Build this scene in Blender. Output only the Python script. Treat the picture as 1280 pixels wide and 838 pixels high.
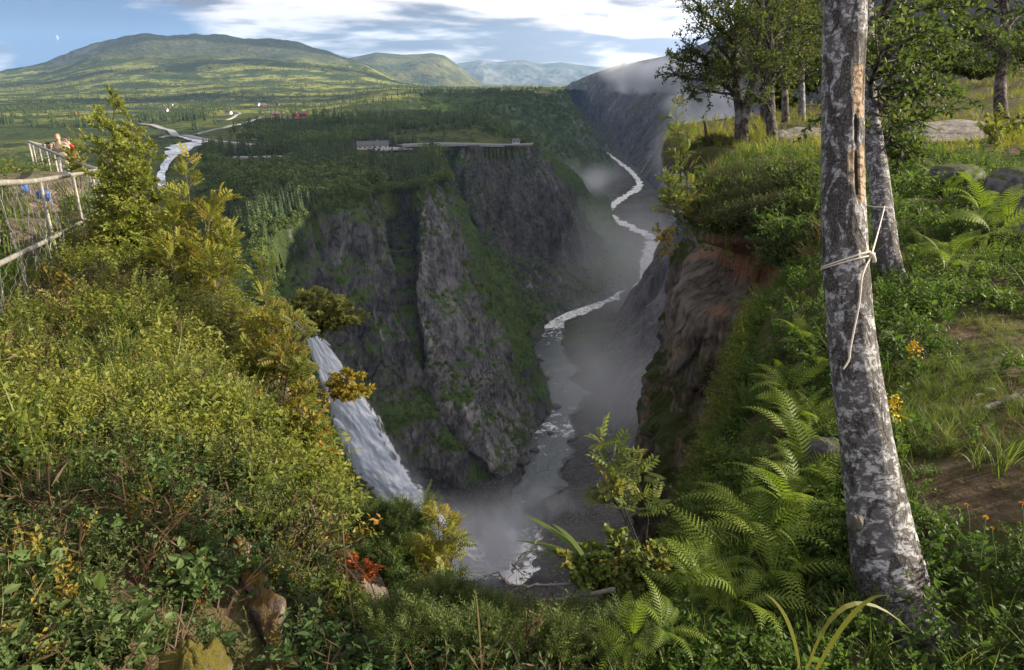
import bpy, math, random
import numpy as np
from mathutils import Vector, Matrix

# ---------------------------------------------------------------- camera, sky, sun, exposure
SC = bpy.context.scene
for o in list(bpy.data.objects):
    bpy.data.objects.remove(o)
W_PX, H_PX, F_PX = 1280.0, 838.0, 880.0
PITCH = math.radians(20.0)
CP, SP = math.cos(PITCH), math.sin(PITCH)
cam_d = bpy.data.cameras.new('camera')
cam = bpy.data.objects.new('camera', cam_d)
SC.collection.objects.link(cam)
cam_d.sensor_fit = 'HORIZONTAL'
cam_d.sensor_width = 36.0
cam_d.lens = 36.0 * F_PX / W_PX
cam_d.clip_start = 0.05
cam_d.clip_end = 60000
cam.location = (0, 0, 0)
cam.rotation_euler = (math.radians(90) - PITCH, 0, 0)
SC.camera = cam

SUN_AZ = math.radians(80.0)      # clockwise from +Y (the viewing direction) towards +X
SUN_EL = math.radians(18.0)
world = bpy.data.worlds.new('World')
SC.world = world
world.use_nodes = True
SKY_STRENGTH = 0.11
SUN_STRENGTH = 5.0
sun_d = bpy.data.lights.new('sun', 'SUN')
sun_d.energy = SUN_STRENGTH
sun_d.angle = math.radians(0.5)
sun_d.color = (1.0, 0.87, 0.66)
sun = bpy.data.objects.new('sun', sun_d)
SC.collection.objects.link(sun)
sdir = Vector((math.sin(SUN_AZ) * math.cos(SUN_EL), math.cos(SUN_AZ) * math.cos(SUN_EL), math.sin(SUN_EL)))
sun.rotation_euler = (-sdir).to_track_quat('-Z', 'Y').to_euler()
SC.view_settings.view_transform = 'Standard'
SC.view_settings.look = 'None'
SC.view_settings.exposure = 1.52
SC.view_settings.gamma = 1.0
SC.view_settings.use_curve_mapping = False
SC.render.engine = 'CYCLES'
SC.cycles.use_denoising = True
SC.cycles.max_bounces = 6
SC.cycles.diffuse_bounces = 3
SC.cycles.glossy_bounces = 2
SC.cycles.transmission_bounces = 3
SC.cycles.transparent_max_bounces = 6
SC.cycles.volume_bounces = 2
SC.cycles.volume_max_steps = 64
SC.cycles.sample_clamp_indirect = 4.0

# ---------------------------------------------------------------- node helpers
class NT:
    def __init__(self, tree):
        self.t = tree
        tree.nodes.clear()
    def n(self, typ, **kw):
        nd = self.t.nodes.new(typ)
        ins = kw.pop('ins', {})
        for k, v in kw.items():
            setattr(nd, k, v)
        for k, v in ins.items():
            self.set(nd.inputs[k], v)
        return nd
    def set(self, sock, v):
        if isinstance(v, bpy.types.NodeSocket):
            self.t.links.new(v, sock)
        else:
            sock.default_value = v
    def math(self, op, a, b=0.0, c=None, clamp=False):
        nd = self.n('ShaderNodeMath', operation=op, use_clamp=clamp)
        self.set(nd.inputs[0], a); self.set(nd.inputs[1], b)
        if c is not None: self.set(nd.inputs[2], c)
        return nd.outputs[0]
    def vmath(self, op, a, b=(0, 0, 0)):
        nd = self.n('ShaderNodeVectorMath', operation=op)
        self.set(nd.inputs[0], a); self.set(nd.inputs[1], b)
        return nd.outputs[0]
    def noise(self, vec, scale, detail=4.0, rough=0.55, dist=0.0):
        nd = self.n('ShaderNodeTexNoise', ins={'Vector': vec, 'Scale': scale, 'Detail': detail, 'Roughness': rough, 'Distortion': dist})
        return nd.outputs[0]
    def ramp(self, fac, stops, interp='LINEAR'):
        nd = self.n('ShaderNodeValToRGB')
        nd.color_ramp.interpolation = interp
        el = nd.color_ramp.elements
        while len(el) < len(stops): el.new(0.5)
        for e, (p, c) in zip(el, stops):
            e.position = p
            e.color = (c, c, c, 1) if not isinstance(c, (tuple, list)) else (c[0], c[1], c[2], 1)
        self.set(nd.inputs[0], fac)
        return nd.outputs[0]
    def mix(self, fac, a, b):
        nd = self.n('ShaderNodeMix', data_type='RGBA')
        self.set(nd.inputs[0], fac)
        for s, v in ((nd.inputs[6], a), (nd.inputs[7], b)):
            if isinstance(v, tuple) and len(v) == 3: v = (*v, 1)
            self.set(s, v)
        return nd.outputs[2]
    def sstep(self, x, a, b):
        nd = self.n('ShaderNodeMapRange', interpolation_type='SMOOTHSTEP', ins={'Value': x, 'From Min': a, 'From Max': b})
        return nd.outputs[0]
    def scale(self, vec, s):
        return self.vmath('MULTIPLY', vec, s)
    def attr(self, name):
        return self.n('ShaderNodeAttribute', attribute_name=name)
    def bump(self, h, strength=0.5, dist=0.1):
        return self.n('ShaderNodeBump', ins={'Height': h, 'Strength': strength, 'Distance': dist}).outputs[0]
    def pos(self):
        return self.n('ShaderNodeNewGeometry').outputs['Position']
    def nrm(self):
        return self.n('ShaderNodeNewGeometry').outputs['Normal']
    def sep(self, v):
        return self.n('ShaderNodeSeparateXYZ', ins={0: v}).outputs
    def principled(self, col, rough=0.8, spec=0.3, normal=None, **kw):
        b = self.n('ShaderNodeBsdfPrincipled')
        if isinstance(col, tuple) and len(col) == 3: col = (*col, 1)
        self.set(b.inputs['Base Color'], col)
        self.set(b.inputs['Roughness'], rough)
        self.set(b.inputs['Specular IOR Level'], spec)
        if normal is not None: self.set(b.inputs['Normal'], normal)
        for k, v in kw.items(): self.set(b.inputs[k], v)
        return b.outputs[0]
    def out(self, surf=None, vol=None):
        o = self.n('ShaderNodeOutputMaterial')
        if surf is not None: self.t.links.new(surf, o.inputs[0])
        if vol is not None: self.t.links.new(vol, o.inputs[1])

def material(name, fn):
    m = bpy.data.materials.new(name)
    m.use_nodes = True
    nt = NT(m.node_tree)
    r = fn(nt)
    if r is not None: nt.out(r)
    return m

def simple_mat(name, col, rough=0.7, spec=0.3, var=0.25, scale=8.0, bump=0.0):
    def f(t):
        co = t.n('ShaderNodeTexCoord').outputs['Object']
        nz = t.noise(co, scale, 5)
        c = t.mix(nz, tuple(x * (1 - var) for x in col), tuple(min(1, x * (1 + var)) for x in col))
        return t.principled(c, rough, spec, t.bump(nz, bump, 0.02) if bump else None)
    return material(name, f)

def leaf_mat(name, cols, stem=(0.06, 0.035, 0.02), transl=0.35, rough=0.55, spec=0.2, pscale=0.0):
    """leaves: colour by the per-leaf value 'rnd', woody colour where 'stem' is 1"""
    def f(t):
        r = t.attr('rnd').outputs['Fac']
        if pscale:
            r = t.math('ADD', t.math('MULTIPLY', r, 0.55), t.math('MULTIPLY', t.sstep(t.noise(t.pos(), pscale, 3), 0.3, 0.7), 0.45))
        k = len(cols)
        c = t.ramp(r, [(i / max(1, k - 1), cols[i]) for i in range(k)])
        s = t.attr('stem').outputs['Fac']
        c = t.mix(s, c, stem)
        p = t.principled(c, rough, spec)
        bright = t.vmath('MULTIPLY', c, (1.25, 1.3, 0.8))
        tr = t.n('ShaderNodeBsdfTranslucent', ins={'Color': bright}).outputs[0]
        mx = t.n('ShaderNodeMixShader')
        t.set(mx.inputs[0], t.math('MULTIPLY', t.math('SUBTRACT', 1.0, s), transl))
        t.set(mx.inputs[1], p); t.set(mx.inputs[2], tr)
        return mx.outputs[0]
    return material(name, f)

# ---------------------------------------------------------------- world: Nishita sky with a broken cloud deck
def build_world():
    t = NT(world.node_tree)
    d = t.n('ShaderNodeTexCoord').outputs['Generated']
    x, y, z = t.sep(d)
    # the blue of the higher sky reaches down to the ridge line here
    up = t.n('ShaderNodeCombineXYZ', ins={0: x, 1: y, 2: t.math('ADD', z, 1.7)}).outputs[0]
    up = t.vmath('NORMALIZE', up)
    sky = t.n('ShaderNodeTexSky', sky_type='NISHITA', sun_disc=False, sun_elevation=SUN_EL, sun_rotation=SUN_AZ)
    sky.altitude = 1200; sky.air_density = 1.0; sky.dust_density = 0.3; sky.ozone_density = 2.0
    t.set(sky.inputs[0], up)
    az = t.math('ARCTAN2', x, y)
    p = t.n('ShaderNodeCombineXYZ', ins={0: t.math('MULTIPLY', az, 7.5), 1: t.math('MULTIPLY', z, 30.0), 2: 0.0}).outputs[0]
    n1 = t.noise(t.vmath('ADD', p, (2.3, 5.1, 0.7)), 0.8, 9, 0.52, 0.15)
    n2 = t.noise(t.vmath('ADD', t.scale(p, (0.9, 1.5, 1)), (7.4, 3.2, 0.5)), 0.7, 8, 0.52, 0.15)
    n2b = t.noise(t.vmath('ADD', t.scale(p, (0.9, 1.5, 1)), (7.4, 3.5, 0.5)), 0.7, 8, 0.52, 0.15)
    cover = t.sstep(t.math('ADD', az, t.math('MULTIPLY', z, 0.6)), -0.52, -0.22)
    low = t.math('MULTIPLY', t.sstep(az, -0.53, -0.60), t.sstep(z, 0.06, 0.03))
    cov = t.math('SUBTRACT', t.math('ADD', t.math('MULTIPLY', cover, 0.46), t.math('MULTIPLY', low, 0.22)), 0.10)
    m = t.sstep(t.math('ADD', n1, cov), 0.54, 0.74)
    wide = t.math('MULTIPLY', t.sstep(t.noise(d, 2.2, 6, 0.6), 0.40, 0.55), t.sstep(t.math('ABSOLUTE', az), 0.75, 1.0))
    over = t.math('MULTIPLY', t.sstep(t.noise(d, 1.6, 6, 0.6), 0.36, 0.52), t.sstep(z, 0.25, 0.5))  # unseen overhead clouds, added for brighter ambient light
    m = t.math('MAXIMUM', m, t.math('MAXIMUM', wide, over))
    m = t.math('MULTIPLY', m, t.sstep(z, -0.03, 0.0))
    glow = t.sstep(az, -0.15, 0.25)
    lit = t.mix(glow, (0.95, 0.88, 0.86), (1.45, 1.33, 1.2))
    dark = t.mix(glow, (0.15, 0.155, 0.21), (0.42, 0.40, 0.47))
    edge = t.math('MULTIPLY', t.math('SUBTRACT', n2b, n2), 1.6)
    cc = t.mix(t.sstep(t.math('ADD', n2, edge), 0.36, 0.58), dark, lit)
    b1 = t.n('ShaderNodeBackground', ins={'Color': sky.outputs[0], 'Strength': SKY_STRENGTH})
    b2 = t.n('ShaderNodeBackground', ins={'Color': cc, 'Strength': 0.46})
    mx = t.n('ShaderNodeMixShader', ins={0: m, 1: b1.outputs[0], 2: b2.outputs[0]})
    o = t.n('ShaderNodeOutputWorld')
    t.t.links.new(mx.outputs[0], o.inputs[0])
build_world()

# ---------------------------------------------------------------- geometry helpers
def ray(u, v):
    a = (np.asarray(u, float) - 640.0) / F_PX
    b = (419.0 - np.asarray(v, float)) / F_PX
    return np.stack([a, CP + b * SP, -SP + b * CP], -1)
def P(u, v, Y):            # the point at distance Y ahead that a survey sighting (u, v) gives
    d = ray(u, v)
    return d * (np.asarray(Y, float) / d[..., 1])[..., None]
def Pd(u, v, depth):
    return ray(u, v) * depth
def PZ(u, v, z):
    d = ray(u, v)
    return d * (z / d[..., 2])[..., None]

def _h(ix, iy, iz, seed):
    with np.errstate(over='ignore'):
        n = (ix.astype(np.int64) * 374761393 + iy.astype(np.int64) * 668265263 + iz.astype(np.int64) * 2147483647 + seed * 974711) & 0xffffffff
        n = ((n ^ (n >> 13)) * 1274126177) & 0xffffffff
        n = n ^ (n >> 16)
    return (n & 0xffff) / 65535.0
def vnoise(x, y, z=0.0, seed=0):
    x, y, z = np.broadcast_arrays(np.asarray(x, float), np.asarray(y, float), np.asarray(z, float))
    ix, iy, iz = np.floor(x), np.floor(y), np.floor(z)
    fx, fy, fz = x - ix, y - iy, z - iz
    fx, fy, fz = (f * f * (3 - 2 * f) for f in (fx, fy, fz))
    r = 0
    for a in (0, 1):
        for b in (0, 1):
            for c in (0, 1):
                w = (fx if a else 1 - fx) * (fy if b else 1 - fy) * (fz if c else 1 - fz)
                r = r + w * _h(ix + a, iy + b, iz + c, seed)
    return r
def fbm(x, y, z=0.0, o=4, seed=0, g=0.5):
    r, a, s = 0, 1.0, 0
    for i in range(o):
        k = 2.03 ** i
        r = r + a * (vnoise(np.asarray(x) * k, np.asarray(y) * k, np.asarray(z) * k, seed + i * 17) - 0.5)
        s += a; a *= g
    return r / s * 2       # about -1..1
def sstep(x, a, b):
    t = np.clip((np.asarray(x, float) - a) / (b - a), 0, 1)
    return t * t * (3 - 2 * t)

COL = SC.collection
def link(o, parent=None):
    COL.objects.link(o)
    if parent is not None: o.parent = parent
    return o
def tag(o, label=None, cat=None, group=None, kind=None):
    if label: o['label'] = label
    if cat: o['category'] = cat
    if group: o['group'] = group
    if kind: o['kind'] = kind
    return o
def raw_mesh(name, V, T=None, Q=None, attrs=None, smooth=False):
    V = np.asarray(V, np.float32).reshape(-1, 3)
    me = bpy.data.meshes.new(name)
    me.vertices.add(len(V)); me.vertices.foreach_set('co', V.ravel())
    parts, cnt = [], []
    if T is not None and len(T):
        T = np.asarray(T, np.int32).reshape(-1, 3); parts.append(T.ravel()); cnt.append(np.full(len(T), 3, np.int32))
    if Q is not None and len(Q):
        Q = np.asarray(Q, np.int32).reshape(-1, 4); parts.append(Q.ravel()); cnt.append(np.full(len(Q), 4, np.int32))
    idx = np.concatenate(parts); cnt = np.concatenate(cnt)
    start = np.concatenate([[0], np.cumsum(cnt)[:-1]]).astype(np.int32)
    me.loops.add(len(idx)); me.loops.foreach_set('vertex_index', idx)
    me.polygons.add(len(cnt)); me.polygons.foreach_set('loop_start', start); me.polygons.foreach_set('loop_total', cnt)
    me.polygons.foreach_set('use_smooth', np.full(len(cnt), smooth, bool))
    for k, a in (attrs or {}).items():
        at = me.attributes.new(k, 'FLOAT', 'POINT'); at.data.foreach_set('value', np.asarray(a, np.float32).ravel())
    me.update(calc_edges=True)
    return me
def mesh_obj(name, V, T=None, Q=None, mat=None, parent=None, attrs=None, smooth=False):
    me = raw_mesh(name, V, T, Q, attrs, smooth)
    for m in (mat if isinstance(mat, (list, tuple)) else [mat]):
        if m: me.materials.append(m)
    return link(bpy.data.objects.new(name, me), parent)
def empty(name, loc=(0, 0, 0)):
    o = bpy.data.objects.new(name, None); o.location = loc; o.empty_display_size = 0.2
    return link(o)
def grid_quads(nr, nc, close=False):
    i = np.arange(nr * nc).reshape(nr, nc)
    if close: i = np.concatenate([i, i[:, :1]], 1)
    return np.stack([i[:-1, :-1], i[:-1, 1:], i[1:, 1:], i[1:, :-1]], -1).reshape(-1, 4)
def catmull(Pn, n, w=None):
    """Pn (k, ...) resampled to n rows through a Catmull-Rom spline; w = weights (lengths) per span"""
    Pn = np.asarray(Pn, float); k = len(Pn)
    if w is None: w = np.ones(k - 1)
    cs = np.concatenate([[0], np.cumsum(w)]); s = np.linspace(0, cs[-1], n)
    i = np.clip(np.searchsorted(cs, s, 'right') - 1, 0, k - 2); t = (s - cs[i]) / w[i]
    sh = (-1,) + (1,) * (Pn.ndim - 1); t = t.reshape(sh)
    p0, p1, p2, p3 = Pn[np.maximum(i - 1, 0)], Pn[i], Pn[i + 1], Pn[np.minimum(i + 2, k - 1)]
    return 0.5 * (2 * p1 + (p2 - p0) * t + (2 * p0 - 5 * p1 + 4 * p2 - p3) * t ** 2 + (3 * p1 - p0 - 3 * p2 + p3) * t ** 3)
def loft(C, nc, nr, soft=0.55):
    """control points C (columns, rows, 3) -> dense (nr, nc, 3)"""
    C = np.asarray(C, float)
    w = np.linalg.norm(np.diff(C, axis=0), axis=2).mean(1) ** soft
    A = catmull(C, nc, w)
    return catmull(np.swapaxes(A, 0, 1), nr)
def normals(G):
    a = np.gradient(G, axis=1); b = np.gradient(G, axis=0)
    n = np.cross(a, b); n /= np.linalg.norm(n, axis=2, keepdims=True) + 1e-9
    return n
def tube(pts, rad, k=6, cap=True):
    pts = np.asarray(pts, float); n = len(pts); rad = np.broadcast_to(np.asarray(rad, float), (n,))
    tn = np.gradient(pts, axis=0); tn /= np.linalg.norm(tn, axis=1, keepdims=True) + 1e-12
    ref = np.array([0, 0, 1.0]) if abs(tn[:, 2]).mean() < 0.8 else np.array([1.0, 0, 0])
    u = np.cross(tn, ref); u /= np.linalg.norm(u, axis=1, keepdims=True) + 1e-12
    w = np.cross(tn, u)
    th = np.arange(k) / k * 2 * np.pi
    V = pts[:, None] + rad[:, None, None] * (np.cos(th)[None, :, None] * u[:, None] + np.sin(th)[None, :, None] * w[:, None])
    Q = grid_quads(n, k, True)
    V = V.reshape(-1, 3)
    T = np.concatenate([Q[:, [0, 1, 2]], Q[:, [0, 2, 3]]])
    if cap:
        V = np.concatenate([V, pts[[0, -1]]])
        a = np.arange(k); b = (a + 1) % k; o = (n - 1) * k
        T = np.concatenate([T, np.stack([a, np.full(k, n * k), b], 1), np.stack([o + b, np.full(k, n * k + 1), o + a], 1)])
    return V, T
class Geo:
    """collects triangles with the per-vertex values rnd and stem"""
    def __init__(self): self.V, self.T, self.r, self.s, self.n = [], [], [], [], 0
    def add(self, V, T, r=0.5, s=0.0):
        V = np.asarray(V, float).reshape(-1, 3)
        self.V.append(V); self.T.append(np.asarray(T, int).reshape(-1, 3) + self.n); self.n += len(V)
        self.r.append(np.broadcast_to(np.asarray(r, float), (len(V),))); self.s.append(np.broadcast_to(np.asarray(s, float), (len(V),)))
    def tube(self, pts, rad, k=6, r=0.5, s=1.0): self.add(*tube(pts, rad, k), r, s)
    def box(self, lo, hi, r=0.5, R=None, at=(0, 0, 0)):
        x0, y0, z0 = lo; x1, y1, z1 = hi
        V = np.array([[x, y, z] for x in (x0, x1) for y in (y0, y1) for z in (z0, z1)], float)
        if R is not None: V = V @ np.asarray(R).T
        F = [(0, 1, 3, 2), (4, 6, 7, 5), (0, 4, 5, 1), (2, 3, 7, 6), (0, 2, 6, 4), (1, 5, 7, 3)]
        T = [t for f in F for t in ((f[0], f[1], f[2]), (f[0], f[2], f[3]))]
        self.add(V + np.asarray(at), T, r, 0)
    def scatter(self, tm, pos, R, S, rnd=None, mixr=0.5):
        """copies of template tm = (V, T, rnd, stem) at pos with rotations R (N,3,3), scales S"""
        V0, T0, r0, s0 = tm
        N = len(pos)
        if N == 0: return
        S = np.asarray(S, float)
        S = S[:, None] if S.ndim == 1 else S
        V = np.einsum('nij,nkj->nki', R, V0[None] * (S[:, None, :] if S.shape[1] == 3 else S[:, None, :1])) + np.asarray(pos)[:, None]
        T = T0[None] + (np.arange(N) * len(V0))[:, None, None]
        rn = np.random.default_rng(len(V0) + N).random(N) if rnd is None else np.asarray(rnd)
        r = rn[:, None] * mixr + r0[None] * (1 - mixr)
        self.add(V.reshape(-1, 3), T.reshape(-1, 3), r.ravel(), np.broadcast_to(s0, (N, len(V0))).ravel())
    def build(self, name, mat, parent=None, smooth=False):
        return mesh_obj(name, np.concatenate(self.V), np.concatenate(self.T), None, mat, parent,
                        {'rnd': np.concatenate(self.r), 'stem': np.concatenate(self.s)}, smooth)
def frames(up, fwd):
    """rotation matrices whose local Z is close to up and local Y is fwd"""
    y = fwd / (np.linalg.norm(fwd, axis=-1, keepdims=True) + 1e-9)
    x = np.cross(y, up); x /= np.linalg.norm(x, axis=-1, keepdims=True) + 1e-9
    z = np.cross(x, y)
    return np.stack([x, y, z], -1)
def rot_up(N, rng, tilt=0.25, up=None):
    """random yaw, Z leaning by up to tilt from up"""
    yaw = rng.random(N) * 2 * np.pi
    z = np.tile([0, 0, 1.0], (N, 1)) if up is None else np.array(up, float)
    z = z + rng.normal(0, tilt, (N, 3)); z /= np.linalg.norm(z, axis=1, keepdims=True)
    f = np.stack([np.cos(yaw), np.sin(yaw), np.zeros(N)], 1)
    x = np.cross(f, z); x /= np.linalg.norm(x, axis=1, keepdims=True) + 1e-9
    y = np.cross(z, x)
    return np.stack([x, y, z], -1)
def rand_rot(N, rng):
    q = rng.normal(size=(N, 4)); q /= np.linalg.norm(q, axis=1, keepdims=True)
    a, b, c, d = q.T
    return np.stack([np.stack([1 - 2 * (c * c + d * d), 2 * (b * c - a * d), 2 * (b * d + a * c)], -1),
                     np.stack([2 * (b * c + a * d), 1 - 2 * (b * b + d * d), 2 * (c * d - a * b)], -1),
                     np.stack([2 * (b * d - a * c), 2 * (c * d + a * b), 1 - 2 * (b * b + c * c)], -1)], 1)
# ---------------------------------------------------------------- far country: plateau, gorge walls, mountains
def zp(x, y):
    """height of the plateau across the gorge, rising into the mountain on the left"""
    x = np.asarray(x, float); y = np.asarray(y, float)
    r = np.hypot(x, y); ys = np.maximum(y, 1.0)
    ta = x / ys; u = 640 + 880 * ta / 0.9397
    z = -48 + 5 * fbm(x / 190, y / 190, 0, 4, 3) + 1.2 * fbm(x / 40, y / 40, 0, 3, 5)
    z = z + 23 * sstep(y, 950, 1480) * sstep(u, 380, 520)
    z = z + 9 * np.exp(-(((x + 22) / 60) ** 2 + ((y - 690) / 60) ** 2))          # wooded hump above the cliff road
    z = z + 10 * np.exp(-(((x + 250) / 160) ** 2 + ((y - 900) / 120) ** 2))
    # river trench up to the lip of the waterfall
    tr = np.interp(y, [150, 200, 260, 330, 420, 560, 700, 2000], [-64, -74, -112, -150, -200, -262, -330, -1500])
    dz = np.abs(x - tr)
    z = z - (sstep(y, 150, 190) * 20 * sstep(y, 460, 260) + 3.0 * sstep(y, 700, 560)) * np.exp(-(dz / 22) ** 2)
    us = [-300, -100, 0, 60, 100, 130, 185, 215, 250, 290, 340, 380, 420, 460, 500, 540, 600, 700, 900]
    vs = [96, 90, 88, 77, 62, 52, 45, 46, 42, 45, 50, 57, 70, 84, 103, 113, 116, 118, 119]
    vv = np.interp(u, us, vs)
    b = (419 - vv) / 880
    M = (-SP + b * CP) / (CP + b * SP) * 4500 + 42
    t = np.clip((y - 1500 - 350 * fbm(x / 600, y / 900, 0, 3, 8)) / 3000, 0, 1)
    prof = 0.22 * sstep(t, 0.05, 0.45) + 0.78 * sstep(t, 0.25, 1.0) ** 1.15
    z = z + M * prof * (1 - 0.35 * sstep(y, 4500, 5600))
    rid = fbm(x / 420, y / 420, 0, 5, 21)
    z = z + prof * (1 - sstep(y, 4100, 4500) * 0.7) * 55 * rid * sstep(M, 20, 120)
    z = z + prof * 16 * fbm(x / 120, y / 120, 0, 4, 27) * sstep(M, 20, 120)
    return z

def rock_nodes(t, dark, lite, scale=0.02, vert=0.35, pale=None):
    p = t.pos()
    ps = t.scale(p, (1, 1, vert))
    n1 = t.noise(ps, scale * 6, 8, 0.62, 0.6)
    n2 = t.noise(ps, scale * 40, 6, 0.65)
    n3 = t.noise(p, scale, 4, 0.5)
    f = t.math('ADD', t.math('MULTIPLY', n1, 0.55), t.math('MULTIPLY', n2, 0.45))
    c = t.mix(t.sstep(f, 0.36, 0.66), dark, lite)
    wv = t.vmath('ADD', t.scale(p, (1, 1, .45)), t.scale(t.n('ShaderNodeTexNoise', ins={'Vector': p, 'Scale': scale * 12}).outputs[1], (4, 4, 4)))
    cr = t.n('ShaderNodeTexVoronoi', feature='DISTANCE_TO_EDGE', ins={'Vector': wv, 'Scale': scale * 5}).outputs[0]
    cr = t.math('MULTIPLY', t.sstep(cr, 0.05, 0.0), t.sstep(n3, .4, .55))
    c = t.mix(t.math('MULTIPLY', cr, .75), c, tuple(.45 * q for q in dark))
    if pale:
        c = t.mix(t.math('MULTIPLY', t.sstep(n1, 0.58, 0.68), t.sstep(n3, 0.48, 0.6)), c, pale)
    return p, n1, n2, n3, c

def far_rock(name, dark=(0.030, 0.030, 0.033), lite=(0.15, 0.145, 0.15), green=(0.028, 0.048, 0.012), g0=0.30, g1=0.62, scale=0.02, pale=(0.42, 0.41, 0.42), bump=1.2):
    def f(t):
        p, n1, n2, n3, c = rock_nodes(t, dark, lite, scale, 0.36, pale)
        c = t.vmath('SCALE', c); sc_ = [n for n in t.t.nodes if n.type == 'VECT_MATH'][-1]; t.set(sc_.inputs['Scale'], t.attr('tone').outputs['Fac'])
        nz = t.sep(t.nrm())[2]
        gm = t.sstep(t.math('ADD', t.math('ADD', nz, t.attr('veg').outputs['Fac']), t.math('MULTIPLY', t.math('SUBTRACT', t.noise(p, scale * 2.2, 6, 0.65), 0.5), 1.1)), g0, g1)
        gcol = t.mix(n2, green, tuple(2.1 * q for q in green))
        c = t.mix(gm, c, gcol)
        h = t.math('ADD', t.math('MULTIPLY', n1, 2.0), t.math('MULTIPLY', n2, 1.3))
        return t.principled(c, 0.92, 0.12, t.bump(h, 0.9, bump))
    return material(name, f)

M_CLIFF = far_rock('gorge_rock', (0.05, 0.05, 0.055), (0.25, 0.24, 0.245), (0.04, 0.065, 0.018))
M_RIGHT = far_rock('dark_grey_rock', (0.03, 0.03, 0.033), (0.12, 0.115, 0.12), (0.03, 0.042, 0.015), 0.35, 0.8, 0.015, (0.3, 0.3, 0.31), 3.0)  # darker grey colouring of the gorge rock
M_MTN = far_rock('streaked_rock', (0.06, 0.055, 0.065), (0.22, 0.205, 0.22), (0.04, 0.05, 0.025), 0.5, 0.9, 0.004, (0.36, 0.35, 0.37), 8.0)

def cols(rows): return np.array([[P(*q) for q in c] for c in rows])
LEFT = [
 [(20, 330, 60), (80, 430, 62), (160, 540, 66), (240, 660, 80), (420, 800, 150)],
 [(170, 345, 130), (220, 430, 134), (290, 530, 136), (360, 650, 150), (480, 730, 205)],
 [(318, 398, 184), (352, 440, 187), (392, 500, 189), (432, 590, 194), (520, 690, 216)],
 [(335, 372, 200), (372, 432, 208), (412, 510, 212), (452, 590, 220), (545, 682, 233)],
 [(330, 300, 238), (350, 380, 235), (390, 470, 234), (440, 560, 243), (520, 620, 279)],
 [(400, 262, 282), (412, 335, 276), (436, 430, 271), (474, 530, 270), (545, 612, 283)],
 [(470, 238, 325), (482, 300, 314), (492, 400, 303), (520, 500, 293), (592, 613, 284)],
 [(497, 237, 358), (502, 295, 342), (510, 395, 322), (540, 500, 305), (614, 603, 294)],
 [(520, 232, 344), (530, 290, 335), (532, 390, 318), (566, 500, 304), (638, 592, 299)],
 [(549, 224, 372), (560, 270, 365), (590, 350, 357), (634, 450, 350), (680, 527, 357)],
 [(553, 219, 392), (572, 265, 388), (610, 345, 386), (652, 440, 378), (692, 516, 374)],
 [(546, 188, 560), (560, 235, 545), (598, 310, 522), (644, 375, 500), (666, 425, 493)],
 [(585, 182, 562), (590, 230, 557), (604, 280, 552), (634, 335, 550), (678, 405, 519)],
 [(625, 182, 590), (636, 230, 586), (652, 280, 582), (678, 325, 584), (722, 383, 562)],
 [(660, 182, 612), (690, 235, 617), (713, 285, 626), (728, 325, 640), (768, 362, 605)],
 [(664, 181, 660), (700, 225, 682), (729, 280, 702), (756, 305, 722), (800, 336, 694)],
 [(664, 179, 760), (700, 215, 802), (724, 240, 862), (748, 262, 952), (772, 276, 1015)],
 [(640, 172, 900), (680, 195, 1000), (716, 215, 1080), (742, 235, 1150), (764, 252, 1180)],
]
RIDGE = [
 [(560, 160, 1050), (560, 163, 1052), (560, 168, 1060), (560, 178, 1080), (570, 190, 1090)],
 [(520, 118, 1420), (540, 132, 1340), (570, 148, 1240), (610, 168, 1160), (655, 195, 1120)],
 [(590, 116, 1460), (604, 130, 1400), (622, 152, 1320), (650, 180, 1230), (690, 212, 1160)],
 [(650, 116, 1480), (660, 130, 1440), (678, 158, 1370), (704, 190, 1290), (738, 222, 1260)],
 [(698, 117, 1520), (712, 138, 1490), (728, 165, 1440), (744, 196, 1400), (766, 216, 1410)],
 [(704, 117, 1700), (722, 142, 1720), (738, 165, 1740), (750, 186, 1760), (762, 200, 1750)],
 [(702, 116, 2100), (716, 140, 2150), (730, 160, 2200), (744, 180, 2200), (754, 190, 2200)],
]
MOUNT = [
 [(640, 113, 4200), (650, 125, 4000), (662, 140, 3700), (680, 160, 3300), (700, 178, 2900)],
 [(694, 112, 3300), (706, 128, 3100), (722, 150, 2800), (738, 170, 2500), (752, 186, 2300)],
 [(716, 103, 3150), (730, 120, 2900), (750, 150, 2550), (766, 176, 2250), (776, 198, 1980)],
 [(742, 92, 3000), (756, 112, 2700), (772, 145, 2350), (784, 180, 2020), (796, 214, 1640)],
 [(782, 80, 2800), (792, 105, 2450), (802, 140, 2120), (812, 190, 1650), (822, 246, 1230)],
 [(832, 70, 2500), (836, 100, 2150), (842, 150, 1650), (842, 220, 1180), (832, 296, 880)],
 [(884, 52, 2200), (884, 100, 1700), (878, 180, 1150), (846, 270, 800), (806, 356, 625)],
 [(960, 0, 1500), (950, 90, 1000), (920, 210, 640), (850, 320, 500), (752, 448, 447)],
 [(1090, -110, 950), (1060, 40, 640), (1010, 220, 410), (900, 390, 350), (764, 560, 325)],  # from here on the unseen rim is raised to shade the gorge
 [(1250, -220, 620), (1210, 30, 430), (1120, 260, 270), (970, 480, 245), (806, 680, 245)],
 [(1560, -220, 420), (1450, 60, 270), (1280, 250, 150), (1080, 560, 150), (840, 780, 188)],
 [(1900, 40, 220), (1700, 140, 120), (1400, 330, 70), (1200, 700, 90), (900, 850, 160)],
]
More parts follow.
